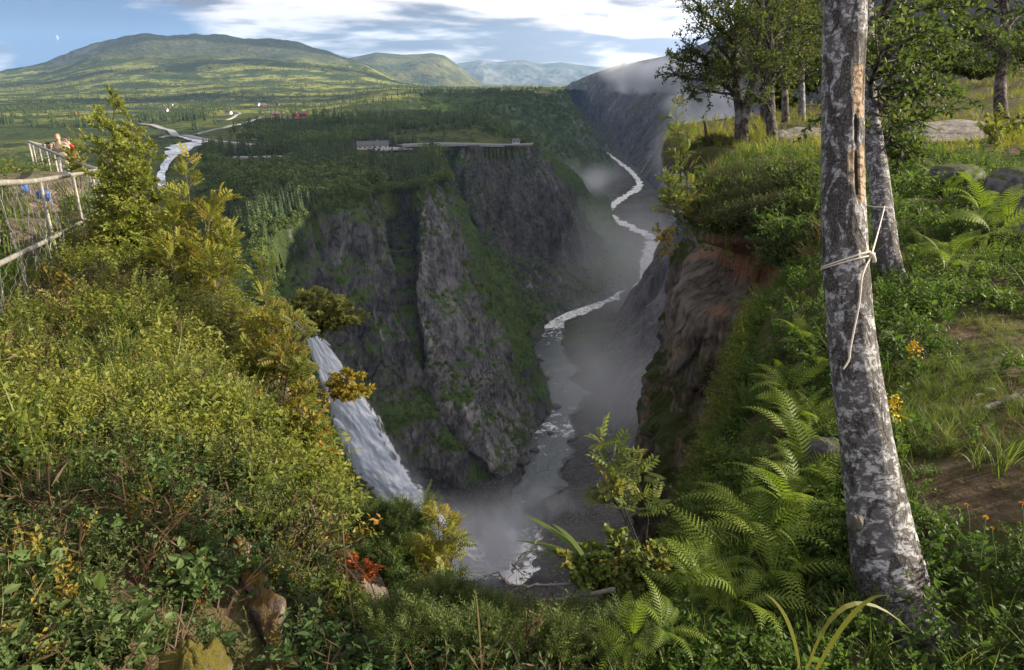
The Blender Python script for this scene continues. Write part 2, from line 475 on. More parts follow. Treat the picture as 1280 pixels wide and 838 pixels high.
def cliff(name, rows, nc, nr, amp, freq, mat, seed, tuck=25.0, tone=None):
    C = cols(rows)
    G = loft(C, nc, nr)
    n = normals(G)
    if (n[..., 0] * (0 - G[..., 0]) + n[..., 1] * (0 - G[..., 1]) + n[..., 2] * (0 - G[..., 2])).mean() < 0: n = -n
    x, y, z = G[..., 0], G[..., 1], G[..., 2]
    s = np.linspace(0, 1, nr)[:, None]
    env = sstep(s, 0.0, 0.06) * (0.35 + 0.65 * sstep(s, 1.0, 0.75))
    # vertical buttresses, ledges and blocks
    big = fbm(x * freq, y * freq, z * freq * 0.28, 5, seed, 0.55)
    rid = 1 - 2 * np.abs(fbm(x * freq * 2.6, y * freq * 2.6, z * freq * 0.55, 4, seed + 40))
    led = fbm(x * freq * 1.2, y * freq * 1.2, z * freq * 3.2, 3, seed + 70)
    fine = fbm(x * freq * 9, y * freq * 9, z * freq * 5, 4, seed + 90, .6)
    blk = np.round(fbm(x * freq * 4, y * freq * 4, z * freq * 2.5, 2, seed + 95) * 4) / 4
    d = amp * (big * 1.0 + 0.42 * (rid - 0.5) + 0.34 * led + 0.26 * fine + .22 * blk) * env
    G = G + n * d[..., None]
    back = G[:1].copy(); hor = n[:1].copy(); hor[..., 2] = 0
    hor /= np.linalg.norm(hor, axis=2, keepdims=True) + 1e-6
    b1 = back - hor * tuck * 0.25 + np.array([0, 0, -0.3]); b2 = back - hor * tuck + np.array([0, 0, -tuck * 0.5])
    G2 = np.concatenate([b2, b1, G])
    low = G[-1:].copy(); low[..., 2] -= 18; low += hor * 4
    G2 = np.concatenate([G2, low])
    attrs = {}
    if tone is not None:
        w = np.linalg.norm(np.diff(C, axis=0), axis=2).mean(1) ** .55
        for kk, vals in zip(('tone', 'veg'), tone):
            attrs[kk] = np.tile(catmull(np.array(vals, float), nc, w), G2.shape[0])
    else:
        attrs = {'tone': np.ones(G2.shape[0] * nc), 'veg': np.zeros(G2.shape[0] * nc)}
    o = mesh_obj(name, G2.reshape(-1, 3), None, grid_quads(*G2.shape[:2]), mat, None, attrs, True)
    return tag(o, kind='structure'), G, C
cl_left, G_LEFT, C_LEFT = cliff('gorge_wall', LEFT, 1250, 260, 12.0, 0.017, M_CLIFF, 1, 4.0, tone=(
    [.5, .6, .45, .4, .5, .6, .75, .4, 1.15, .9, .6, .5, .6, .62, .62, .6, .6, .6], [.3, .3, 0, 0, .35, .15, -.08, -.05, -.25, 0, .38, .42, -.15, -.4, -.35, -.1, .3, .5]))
cl_ridge, G_RIDGE, C_RIDGE = cliff('valley_ridge', RIDGE, 420, 110, 22.0, 0.006, M_CLIFF, 2, 60)
cl_right, G_RIGHT, C_RIGHT = cliff('mountain_side', MOUNT, 620, 200, 26.0, 0.006, M_MTN, 3, 60)

def in_poly(x, y, poly):
    r = np.zeros(x.shape, bool); n = len(poly)
    for i in range(n):
        x0, y0 = poly[i]; x1, y1 = poly[(i + 1) % n]
        c = ((y0 > y) != (y1 > y))
        with np.errstate(divide='ignore', invalid='ignore'):
            xx = (x1 - x0) * (y - y0) / (y1 - y0 if y1 != y0 else 1e-9) + x0
        r ^= c & (x < xx)
    return r
def dist_line(x, y, pts):
    d = np.full(x.shape, 1e9)
    for (x0, y0), (x1, y1) in zip(pts[:-1], pts[1:]):
        dx, dy = x1 - x0, y1 - y0
        t = np.clip(((x - x0) * dx + (y - y0) * dy) / (dx * dx + dy * dy + 1e-9), 0, 1)
        d = np.minimum(d, np.hypot(x - x0 - t * dx, y - y0 - t * dy))
    return d
rimL = G_LEFT[0, ::25, :2]; rimR = G_RIDGE[0, ::25, :2]
RIM = [(-6, 5)] + [tuple(p) for p in rimL] + [tuple(p) for p in rimR]
POLY = RIM + [(300, 3000), (700, 5000), (9000, 5000), (9000, -300), (-6, -300)]

# the plateau sheet: rays and rings round the viewpoint, trimmed where the gorge falls away
az = np.radians(np.concatenate([np.linspace(-62, -42, 60)[:-1], np.linspace(-42, 10, 900), np.linspace(10, 16, 20)[1:]]))
rr = np.concatenate([np.geomspace(70, 260, 70)[:-1], np.geomspace(260, 7200, 520)])
A, R = np.meshgrid(az, rr)
X, Y = R * np.sin(A), R * np.cos(A)
ins = in_poly(X, Y, POLY)
Zp = zp(X, Y)
near_hill = 36 * sstep(A, np.radians(-27), np.radians(-40)) * sstep(R, 330, 120)
Zp = Zp + near_hill
dd = dist_line(X, Y, RIM)
# meet the rim of the cliffs
rimall = np.concatenate([G_LEFT[0, ::6], G_RIDGE[0, ::6]])
bx, by, bz = (np.zeros(X.shape) for _ in range(3))
near = dd < 70
q = np.stack([X[near], Y[near]], 1)
best = np.empty(len(q)); bd = np.empty(len(q))
for i in range(0, len(q), 20000):
    D = np.hypot(q[i:i + 20000, 0:1] - rimall[None, :, 0], q[i:i + 20000, 1:2] - rimall[None, :, 1])
    j = D.argmin(1); best[i:i + 20000] = rimall[j, 2]; bd[i:i + 20000] = D[np.arange(len(j)), j]
tmp = Zp[near]; k = sstep(bd, 55, 4); Zp[near] = tmp * (1 - k) + best * k
Zp = np.where(ins, Zp - np.minimum(dd * 6.0 + .8, 260), Zp)
keep = (~ins) | (dd < 2.6)
Qp = grid_quads(*X.shape)
kf = keep.ravel()[Qp].all(1)

def plateau_mat(t):
    p = t.pos()
    x, y, z = t.sep(p)
    n1 = t.noise(p, 0.006, 6, 0.6); n2 = t.noise(p, 0.05, 6, 0.65); n3 = t.noise(p, 0.0016, 5, 0.6); n4 = t.noise(p, 0.25, 4, 0.7)
    heath = t.mix(t.sstep(n1, 0.38, 0.62), (0.040, 0.060, 0.018), (0.095, 0.115, 0.030))
    field = t.mix(n2, (0.15, 0.195, 0.036), (0.29, 0.27, 0.07))  # meadow greens, lightened to stand in for sunlit bands
    c = t.mix(t.math('MULTIPLY', t.sstep(n1, 0.46, 0.54), t.sstep(y, 780.0, 1050.0)), heath, field)
    scrub = t.sstep(t.math('ADD', t.math('MULTIPLY', n2, .6), t.math('MULTIPLY', n3, .6)), 0.60, 0.66)
    c = t.mix(t.math('MULTIPLY', scrub, 0.9), c, (0.020, 0.034, 0.012))
    n5 = t.noise(t.scale(p, (1, .6, 1)), 0.022, 5, 0.7)
    c = t.mix(t.math('MULTIPLY', t.sstep(n5, 0.52, 0.60), .8), c, (0.024, 0.038, 0.014))
    spots = t.math('MULTIPLY', t.sstep(n4, 0.54, 0.62), t.sstep(y, 3200.0, 900.0))
    c = t.mix(t.math('MULTIPLY', spots, 0.8), c, (0.02, 0.03, 0.012))
    up = t.sstep(t.math('ADD', z, t.math('MULTIPLY', t.math('SUBTRACT', n1, 0.5), 160.0)), 40.0, 130.0)
    fell = t.mix(t.sstep(n2, 0.42, 0.62), (0.030, 0.040, 0.022), (0.085, 0.088, 0.062))
    c = t.mix(up, c, fell)
    nz = t.sep(t.nrm())[2]
    crag = t.math('MULTIPLY', t.sstep(nz, 0.93, 0.82), t.sstep(z, 20.0, 90.0))
    c = t.mix(crag, c, (0.16, 0.155, 0.15))
    return t.principled(c, 0.95, 0.1, t.bump(t.math('ADD', n2, t.math('MULTIPLY', n4, 0.3)), 1.0, 9.0))
M_PLAT = material('plateau_heath', plateau_mat)
me_v = np.stack([X, Y, Zp], -1).reshape(-1, 3)
plateau = tag(mesh_obj('plateau', me_v, None, Qp[kf][:, ::-1], M_PLAT, None, None, True), kind='structure')

from mathutils.bvhtree import BVHTree
_bv = {}
def drop(ob, x, y, z0=1500.0, want_n=False):
    """heights of ob's surface under points (x, y)"""
    if ob.name not in _bv:
        me = ob.data
        v = np.empty(len(me.vertices) * 3, np.float32); me.vertices.foreach_get('co', v)
        l = np.empty(len(me.loops), np.int32); me.loops.foreach_get('vertex_index', l)
        st = np.empty(len(me.polygons), np.int32); me.polygons.foreach_get('loop_start', st)
        tt = np.empty(len(me.polygons), np.int32); me.polygons.foreach_get('loop_total', tt)
        _bv[ob.name] = BVHTree.FromPolygons(v.reshape(-1, 3).tolist(), [l[a:a + b].tolist() for a, b in zip(st, tt)])
    T = _bv[ob.name]; out = np.full(len(x), np.nan)
    for i in range(len(x)):
        h = T.ray_cast(Vector((x[i], y[i], z0)), Vector((0, 0, -1)))
        if h[0] is not None: out[i] = h[0].z
    return out

# ---------------------------------------------------------------- distant mountains
def dist_mtn(name, sky, base_v, Y, thick, col_fn, seed, amp):
    us = np.array([s[0] for s in sky], float); vs = np.array([s[1] for s in sky], float)
    uu = np.linspace(us[0], us[-1], 300); vv = np.interp(uu, us, vs)
    k = np.exp(-np.linspace(-2, 2, 9) ** 2); vv = np.convolve(np.pad(vv, 4, 'edge'), k / k.sum(), 'valid')
    top = P(uu, vv, np.full(300, Y)); bot = P(uu, np.full(300, base_v), np.full(300, Y - thick))
    s = np.linspace(0, 1, 90)[:, None, None]
    G = top[None] * (1 - s) + bot[None] * s
    h = fbm(G[..., 0] / 520, G[..., 1] / 700, 0, 6, seed, 0.55)
    rg = 1 - 2 * np.abs(fbm(G[..., 0] / 700 + 5, G[..., 1] / 1100, 0, 5, seed + 9))
    env = np.sin(np.clip(s[..., 0], 0, 1) * np.pi) * 0.9 + 0.1
    G[..., 2] += amp * (h * 0.8 + rg * 0.5) * env
    back = top.copy(); back[:, 1] += thick; back[:, 2] -= thick * 0.5
    G = np.concatenate([back[None], G])
    return tag(mesh_obj(name, G.reshape(-1, 3), None, grid_quads(*G.shape[:2]), material(name + '_ground', col_fn), None, None, True), kind='structure')
def mt_green(t):
    p = t.pos(); n = t.noise(t.scale(p, (1, 1, 0.4)), 0.004, 8, 0.65); n2 = t.noise(p, 0.02, 6, 0.65)
    c = t.mix(t.sstep(n, 0.4, 0.6), (0.05, 0.06, 0.022), (0.125, 0.12, 0.045))
    nz = t.sep(t.nrm())[2]
    c = t.mix(t.sstep(t.math('ADD', nz, t.math('MULTIPLY', n2, 0.4)), 1.02, 0.86), c, (0.24, 0.225, 0.22))
    return t.principled(c, 0.95, 0.1, t.bump(t.math('ADD', n, n2), 0.9, 30.0))
def mt_blue(t):
    p = t.pos(); n = t.noise(t.scale(p, (1, 1, 0.5)), 0.0022, 9, 0.65)
    z = t.sep(p)[2]
    c = t.mix(t.sstep(n, 0.4, 0.65), (0.06, 0.07, 0.05), (0.15, 0.14, 0.13))
    sn = t.math('MULTIPLY', t.sstep(n, 0.62, 0.68), t.sstep(z, 120.0, 260.0))
    c = t.mix(sn, c, (0.75, 0.77, 0.8))
    return t.principled(c, 0.95, 0.1, t.bump(n, 0.9, 60.0))
dist_mtn('mountain_shoulder', [(380, 96), (410, 82), (432, 74), (470, 66), (505, 69), (540, 67), (556, 70), (572, 82), (590, 96), (608, 108), (640, 120)], 124, 6600, 1500, mt_green, 31, 80)
dist_mtn('blue_mountain', [(540, 90), (574, 79), (600, 76), (622, 78), (655, 75), (680, 80), (702, 78), (730, 82), (760, 86), (800, 95), (850, 105)], 122, 11500, 2600, mt_blue, 37, 120)

# ---------------------------------------------------------------- gorge floor, river, waterfall
FX, FY = np.meshgrid(np.linspace(-160, 460, 300), np.concatenate([np.linspace(150, 700, 260)[:-1], np.linspace(700, 3300, 300)]))
RIV = [(600, 715, 52), (622, 690, 60), (646, 650, 40), (668, 610, 27), (682, 575, 25), (694, 535, 27), (704, 500, 25), (699, 465, 21), (689, 432, 16), (694, 402, 12), (722, 388, 13),
       (758, 373, 16), (786, 352, 13), (802, 334, 10), (812, 316, 12), (822, 303, 11), (808, 293, 9), (788, 284, 8), (766, 274, 8), (757, 266, 7), (763, 259, 7), (778, 248, 6), (796, 236, 5.5), (799, 228, 4.5),
       (790, 216, 4), (778, 206, 3.4), (766, 197, 2.8), (754, 189, 1.8)]
def zfloor(y): return np.interp(y, [200, 400, 700, 1100, 2300], [-180.5, -180.5, -182, -188, -204])
def on_floor(u, v):
    z = -182.0
    for _ in range(8):
        p = PZ(u, v, z); z = float(zfloor(p[1]))
    return PZ(u, v, z)
rc = np.array([on_floor(u, v) for u, v, w in RIV]); rw = np.array([w * (p[1] * CP - p[2] * SP) / F_PX for p, (u, v, w) in zip(rc, RIV)])
rc4 = catmull(np.column_stack([rc, rw]), 700, np.linalg.norm(np.diff(rc, axis=0), axis=1) ** 0.8)
dr = dist_line(FX, FY, [tuple(p) for p in rc[:, :2]])
FZ = zfloor(FY) + 0.9 * fbm(FX / 9, FY / 9, 0, 4, 4) + 2.2 * sstep(dr, 8, 45) * (1 + fbm(FX / 30, FY / 30, 0, 3, 9)) - 1.2 * sstep(dr, 20, 5)
def scree(t):
    p = t.pos(); n = t.noise(p, 0.03, 6, 0.6); v = t.n('ShaderNodeTexVoronoi', ins={'Vector': p, 'Scale': 0.5}).outputs[0]
    c = t.mix(t.sstep(n, 0.4, 0.62), (0.035, 0.034, 0.034), (0.085, 0.08, 0.075))
    c = t.mix(t.math('MULTIPLY', t.sstep(t.noise(p, 0.012, 5), 0.5, 0.6), 0.8), c, (0.04, 0.055, 0.02))
    c = t.mix(t.sstep(v, 0.35, 0.0), c, (0.17, 0.165, 0.165))
    return t.principled(c, 0.9, 0.2, t.bump(t.math('ADD', n, v), 1.0, 1.2))
tag(mesh_obj('gorge_floor', np.stack([FX, FY, FZ], -1).reshape(-1, 3), None, grid_quads(*FX.shape), material('scree', scree), None, None, True), kind='structure')

def ribbon(c4, across, wob, seed, dz):
    c = c4[:, :3]; w = c4[:, 3]
    tn = np.gradient(c[:, :2], axis=0); tn /= np.linalg.norm(tn, axis=1, keepdims=True)
    sd = np.stack([-tn[:, 1], tn[:, 0]], 1)
    k = np.linspace(-1, 1, across)
    L = np.cumsum(np.r_[0, np.linalg.norm(np.diff(c[:, :2], axis=0), axis=1)])
    wl = w * (1 + wob * fbm(L / 14, 0, 0, 4, seed)); wr = w * (1 + wob * fbm(L / 14, 9, 0, 4, seed + 3))
    off = np.where(k[None] < 0, k[None] * wl[:, None], k[None] * wr[:, None])
    xy = c[:, None, :2] + sd[:, None] * off[..., None]
    z = np.repeat(c[:, 2:3] + dz, across, 1)
    return np.concatenate([xy, z[..., None]], 2), np.repeat(L[:, None], across, 1), np.repeat(k[None], len(c), 0)
RG, RL, RK = ribbon(rc4, 25, 0.75, 5, 0.35)
fall = RL / RL.max()
# white rapids: where the bed is steep
seg = np.array([0.9, 0.75, 0.15, 0.2, 0.25, 0.55, 0.3, 0.2, 0.25, 0.75, 0.85, 0.75, 0.7, 0.85, 0.8, 0.8, 0.85, 0.9, 0.9, 0.95, 0.9, 0.85, 0.85, 0.9, 0.85, 0.85, 0.85, 0.85])
sw = np.cumsum(np.r_[0, np.linalg.norm(np.diff(rc[:, :2], axis=0), axis=1)])
white = np.interp(RL, sw * RL.max() / sw[-1], seg)
RG[..., 2] += 0.35 * fbm(RG[..., 0] / 2.5, RG[..., 1] / 2.5, 0, 3, 6)
def river_mat(t):
    p = t.pos(); w = t.attr('white').outputs['Fac']
    k = t.attr('scale').outputs['Fac']
    n = t.noise(p, 0.22, 7, 0.68, 0.8); n2 = t.noise(p, 0.05, 4, 0.6); rip = t.noise(p, 1.1, 3)
    f = t.math('ADD', t.math('ADD', t.math('MULTIPLY', n, 0.7), t.math('MULTIPLY', n2, 0.5)), t.math('MULTIPLY', w, 0.42))
    m = t.sstep(f, 0.80, 0.94)
    base = t.mix(n2, (0.030, 0.042, 0.055), (0.055, 0.075, 0.085))
    c = t.mix(m, base, (0.82, 0.84, 0.86))
    ac = t.attr('across').outputs['Fac']
    st = t.noise(p, 0.42, 5, 0.6)
    bank = t.sstep(t.math('ADD', ac, t.math('MULTIPLY', t.math('SUBTRACT', t.noise(p, 0.09, 6, 0.65), 0.5), 1.5)), 0.80, 0.92)
    wetst = t.math('MAXIMUM', bank, t.math('MULTIPLY', t.sstep(st, 0.555, 0.60), t.sstep(w, 0.4, 0.7)))
    c = t.mix(wetst, c, t.mix(st, (0.022, 0.022, 0.023), (0.085, 0.08, 0.078)))
    return t.principled(c, t.math('ADD', 0.22, t.math('MULTIPLY', t.math('MAXIMUM', m, wetst), 0.5)), 0.5, t.bump(t.math('ADD', rip, n), 0.6, 0.5))
M_RIVER = material('river_water', river_mat)
tag(mesh_obj('river', RG.reshape(-1, 3), None, grid_quads(*RG.shape[:2])[:, ::-1], M_RIVER, None, {'white': white.ravel(), 'across': np.abs(RK).ravel()}, True), kind='structure')

# river boulders are read as part of the scree; a few big ones stand in the water
def rock_mesh(name, size, seed, mat, loc, sub=24, flat=0.7, rough=0.35, parent=None, yaw=0.0):
    th = np.linspace(0, np.pi, sub); ph = np.linspace(0, 2 * np.pi, sub * 2 + 1)[:-1]
    T_, H_ = np.meshgrid(th, ph, indexing='ij')
    d = np.stack([np.sin(T_) * np.cos(H_), np.sin(T_) * np.sin(H_), np.cos(T_)], -1)
    r = 1 + rough * fbm(d[..., 0] * 1.3 + seed, d[..., 1] * 1.3, d[..., 2] * 1.3, 5, seed, 0.55)
    cell = np.floor(d * 2.2 + seed * 0.37) ; r = r * (1 + 0.0 * cell[..., 0])
    V = d * r[..., None]
    V = np.sign(V) * np.abs(V) ** 0.82
    V = V * np.array([size[0], size[1], size[2]])
    c, s = math.cos(yaw), math.sin(yaw)
    V = V @ np.array([[c, s, 0], [-s, c, 0], [0, 0, 1]])
    o = mesh_obj(name, V.reshape(-1, 3), None, grid_quads(sub, sub * 2, True)[:, ::-1], mat, parent, None, True)
    o.location = loc
    return o
M_BOULDER = simple_mat('dark_boulder', (0.06, 0.058, 0.055), 0.8, 0.3, 0.6, 1.2, 0.5)
for i, (u, v, s, lab) in enumerate([(694, 510, 3.2, 'dark boulder breaking the river in the middle of the lower bend'), (655, 578, 3.6, 'dark boulder at the foot of the gorge wall beside the rapid'), (688, 543, 2.0, 'small dark boulder just above the white rapid'), (668, 565, 2.6, 'pale-topped boulder between the rapid and the gorge wall')]):
    p = on_floor(u, v)
    tag(rock_mesh('river_boulder', (s, s * 0.8, s * 0.55), 50 + i, M_BOULDER, (p[0], p[1], p[2] + 0.6), 14, yaw=i), lab, 'boulder', 'boulders in the gorge river')

# the waterfall: a thick sheet of falling water between the walls
WF = [(338, 392, 184, 9), (362, 398, 188, 10), (388, 416, 192, 12), (405, 446, 195, 18), (425, 484, 197, 26), (448, 532, 201, 34), (474, 586, 207, 40), (515, 640, 216, 46), (560, 690, 226, 50), (590, 716, 232, 56)]
wc = np.array([np.r_[P(u, v, Yw), w * (Yw * 1.05) / F_PX] for u, v, Yw, w in WF])
wc = catmull(wc, 420)
nk = 60
k = np.linspace(-1, 1, nk)
L = np.cumsum(np.r_[0, np.linalg.norm(np.diff(wc[:, :3], axis=0), axis=1)])
side = np.array([1.0, 0.0, 0]); side = np.tile(side, (len(wc), 1)); outw = np.array([0.25, -0.9, 0.35]); outw /= np.linalg.norm(outw)
edge = wc[:, 3]
WG = wc[:, None, :3] + side[:, None] * (k[None, :, None] * (edge * (1 + 0.10 * fbm(L / 6, 0, 0, 4, 2)))[:, None, None])
KK, LL = np.meshgrid(k, L)
wf_f = fbm(KK * 1.6 + .5 * fbm(LL / 14, KK, 0, 3, 3), LL / 16, 0, 5, 15) * 1.5 + fbm(KK * 4, LL / 5, 0, 4, 19) * 0.7
WG = WG + outw[None, None] * ((np.sqrt(np.maximum(0, 1 - KK ** 2)) * edge[:, None] * 0.55) + wf_f * (0.25 + 0.75 * (1 - KK ** 4)) * (edge[:, None] / 5.5))[..., None]
backg = wc[:, None, :3] + side[:, None] * (k[None, :, None] * edge[:, None, None]) - outw * 1.0
WV = np.concatenate([WG.reshape(-1, 3), backg.reshape(-1, 3)])
q1 = grid_quads(len(wc), nk); 
def fall_mat(t):
    co = t.attr('across').outputs['Fac']; al = t.attr('along').outputs['Fac']
    v = t.n('ShaderNodeCombineXYZ', ins={0: t.math('MULTIPLY', co, 2.6), 1: t.math('MULTIPLY', al, 0.12), 2: 0.0}).outputs[0]
    n = t.noise(v, 1.0, 9, 0.62, 0.9)
    n2 = t.noise(t.pos(), 0.35, 6, 0.6)
    f = t.math('ADD', t.math('MULTIPLY', n, 0.7), t.math('MULTIPLY', n2, 0.3))
    c = t.mix(t.sstep(f, 0.36, 0.56), (0.84, 0.84, 0.87), (0.96, 0.95, 0.94))
    b = t.principled(c, 0.6, 0.2, t.bump(f, 0.35, 1.0))
    # torn edges: thin falling water lets the rock show through
    e = t.math('SUBTRACT', 1.0, t.math('ABSOLUTE', co))
    a = t.sstep(t.math('ADD', t.math('MULTIPLY', e, 2.2), t.math('MULTIPLY', t.math('SUBTRACT', n, 0.5), 3.0)), 0.05, 0.55)
    mx = t.n('ShaderNodeMixShader'); t.set(mx.inputs[0], a)
    t.set(mx.inputs[1], t.n('ShaderNodeBsdfTransparent').outputs[0]); t.set(mx.inputs[2], b)
    return mx.outputs[0]
nn = len(WG.reshape(-1, 3))
waterfall = mesh_obj('waterfall', WG.reshape(-1, 3), None, q1, material('falling_water', fall_mat), None, {'across': KK.ravel(), 'along': LL.ravel()}, True)
tag(waterfall, kind='structure')

# upper river on the plateau
UPW = [(228, 173.5, 6), (252, 176, 9), (238, 181, 20), (226, 187, 14), (214, 196, 6), (206, 208, 4), (201, 222, 5), (203, 236, 5)]
M_FORD = None
def up_mat(t):
    p = t.pos(); n = t.noise(p, 0.25, 5, 0.7, 0.6); n2 = t.noise(p, 0.06, 3)
    m = t.sstep(t.math('ADD', n, t.math('MULTIPLY', n2, 0.4)), 0.62, 0.74)
    c = t.mix(m, (0.10, 0.12, 0.16), (0.75, 0.77, 0.82))
    c = t.mix(t.sstep(t.noise(p, 0.5, 3), 0.62, 0.68), c, (0.06, 0.06, 0.06))
    return t.principled(c, 0.3, 0.5, t.bump(n, 0.5, 0.4))
uc = []
for u, v, w in UPW:
    z = -50.0
    for _ in range(6):
        p = PZ(u, v, z); z = float(zp(p[0], p[1])) + 0.8
    p = PZ(u, v, z); uc.append(np.r_[p, w * p[1] / F_PX])
uc = catmull(np.array(uc), 120)
UG, _, UK = ribbon(uc, 13, 0.5, 15, 0.0)
UG[..., 2] = np.maximum(UG[..., 2], zp(UG[..., 0], UG[..., 1]) + 0.7)
tag(mesh_obj('upland_river', UG.reshape(-1, 3), None, grid_quads(*UG.shape[:2])[:, ::-1], material('shallow_water', up_mat), None, None, True), kind='structure')

# ---------------------------------------------------------------- roads
M_ROAD = simple_mat('pale_asphalt', (0.27, 0.27, 0.28), 0.9, 0.2, 0.2, 0.3)
M_STONE = simple_mat('pale_stone', (0.42, 0.41, 0.40), 0.9, 0.2, 0.25, 0.6)
def drape_strip(name, path, wid, mat, dz=0.9, n=160):
    pts = []
    for u, v in path:
        z = -48.0
        for _ in range(8):
            p = PZ(u, v, z); z = float(zp(p[0], p[1])) + dz
        pts.append(np.r_[PZ(u, v, z), wid / 2])
    c4 = catmull(np.array(pts), n)
    G, _, _ = ribbon(c4, 5, 0.05, 3, 0)
    G[..., 2] = drop(plateau, G[..., 0].ravel(), G[..., 1].ravel()).reshape(G.shape[:2]) + dz
    G[..., 2] = np.nan_to_num(G[..., 2], nan=-50)
    k = np.ones(7) / 7
    zc = np.convolve(np.pad(G[..., 2].max(1), 3, 'edge'), k, 'valid'); G[..., 2] = zc[:, None]
    side = G.copy(); side[..., 2] -= 1.0
    V = np.concatenate([side[:, :1], G, side[:, -1:]], 1)
    return tag(mesh_obj(name, V.reshape(-1, 3), None, grid_quads(*V.shape[:2])[:, ::-1], mat, None, None, False), kind='structure')
drape_strip('valley_road', [(176, 155), (196, 159.5), (213, 163), (219, 169), (232, 172), (262, 175), (290, 178), (318, 181)], 6.5, M_ROAD, .9)
drape_strip('side_track', [(219, 169), (208, 170), (200, 173)], 3.5, M_ROAD, .9, 40)
drape_strip('lower_road', [(292, 196), (315, 196), (352, 195)], 5, M_ROAD, 1.0, 60)
drape_strip('hamlet_lane', [(246, 168), (262, 163), (285, 158), (310, 152), (330, 148), (360, 147), (384, 146)], 3.0, M_ROAD, .9, 120)
drape_strip('farm_track', [(270, 153), (290, 147), (300, 142), (288, 140)], 3.0, M_ROAD, .9, 60)
drape_strip('parking_area', [(462, 187), (480, 186), (506, 183)], 16, M_ROAD, 1.0, 60)
# the road along the lip of the far cliff, with its low white wall
rp = np.array([P(u, v, y) for u, v, y in [(500, 183.5, 530), (520, 182.5, 540), (546, 181.5, 555), (585, 182, 566), (625, 183, 594), (658, 182, 622), (662, 180.5, 650)]])
c4 = catmull(np.column_stack([rp, np.full(len(rp), 3.2)]), 140)
G, _, _ = ribbon(c4, 4, 0.0, 3, 1.2)
side_ = G.copy(); side_[..., 2] -= 1.5
V = np.concatenate([side_[:, :1], G, side_[:, -1:]], 1)
tag(mesh_obj('cliff_road', V.reshape(-1, 3), None, grid_quads(*V.shape[:2])[:, ::-1], M_ROAD), kind='structure')
g = Geo()
for i in range(0, 139):
    a, b = (G[i, 0], G[i + 1, 0]) if np.linalg.norm(G[i, 0, :2]) < np.linalg.norm(G[i, -1, :2]) else (G[i, -1], G[i + 1, -1])
    q_ = np.array([a, b, b + [0, 0, .9], a + [0, 0, .9]]); o_ = np.array([0.0, 0.7, 0])
    g.add(np.concatenate([q_, q_ + o_]), [(0, 1, 2), (0, 2, 3), (3, 2, 6), (3, 6, 7), (5, 4, 7), (5, 7, 6)])
tag(g.build('guard_wall', M_STONE), 'low pale guard wall edging the road on top of the far cliff', 'wall')
# ---------------------------------------------------------------- forest on the far side
def spruce_tm(rng, tiers=9, k=7):
    g = Geo()
    g.tube([(0, 0, 0), (0, 0, .35), (0, 0, 1)], [.018, .013, .002], 4, .3, 1)
    for i in range(tiers):
        t = i / (tiers - 1); z = .10 + .84 * t; r = .21 * (1 - t) ** .85 + .018
        m = k if t < .6 else k - 2
        a0 = rng.random() * 6.3
        for j in range(m):
            a = a0 + j / m * 6.283 + rng.normal(0, .2); rr = r * rng.uniform(.7, 1.25); da = 3.14 / m * rng.uniform(.8, 1.2)
            dz = rr * rng.uniform(.35, .7)
            p = lambda a_, r_, z_: (math.cos(a_) * r_, math.sin(a_) * r_, z_)
            g.add([p(a, .01, z + .06), p(a - da, rr * .62, z - dz * .3), p(a, rr, z - dz), p(a + da, rr * .62, z - dz * .3)], [(0, 1, 2), (0, 2, 3)], rng.random())
    return np.concatenate(g.V), np.concatenate(g.T), np.concatenate(g.r), np.concatenate(g.s)
def broad_tm(rng, n=90):
    g = Geo()
    g.tube([(0, 0, 0), (.01, 0, .4), (0, .01, .8)], [.02, .014, .004], 4, .3, 1)
    lob = [(rng.normal(0, .12), rng.normal(0, .12), rng.uniform(.35, .85), rng.uniform(.10, .2)) for _ in range(7)]
    R = rand_rot(n, rng)
    for i in range(n):
        x, y, z, r = lob[i % 7]
        d = rng.normal(size=3); d /= np.linalg.norm(d)
        c = np.array([x, y, z]) + d * r * rng.uniform(.7, 1.1) * np.array([1, 1, .9])
        s = rng.uniform(.05, .09)
        v = np.array([(-.5, 0, 0), (0, -.6, .1), (.5, 0, 0), (0, .6, -.1)]) * s * 1.5
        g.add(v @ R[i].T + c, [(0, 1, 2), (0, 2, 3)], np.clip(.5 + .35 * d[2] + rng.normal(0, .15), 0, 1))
    return np.concatenate(g.V), np.concatenate(g.T), np.concatenate(g.r), np.concatenate(g.s)
rg = np.random.default_rng(7)
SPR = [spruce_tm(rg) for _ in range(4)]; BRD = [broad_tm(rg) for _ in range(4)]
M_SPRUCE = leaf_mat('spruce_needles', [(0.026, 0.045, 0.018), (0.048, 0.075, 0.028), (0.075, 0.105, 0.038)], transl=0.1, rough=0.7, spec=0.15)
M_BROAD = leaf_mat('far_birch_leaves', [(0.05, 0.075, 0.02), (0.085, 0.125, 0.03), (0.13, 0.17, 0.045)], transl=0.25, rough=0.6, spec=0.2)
M_BARK = simple_mat('dark_bark', (0.07, 0.055, 0.045), 0.9, 0.2, 0.5, 6, 0.4)

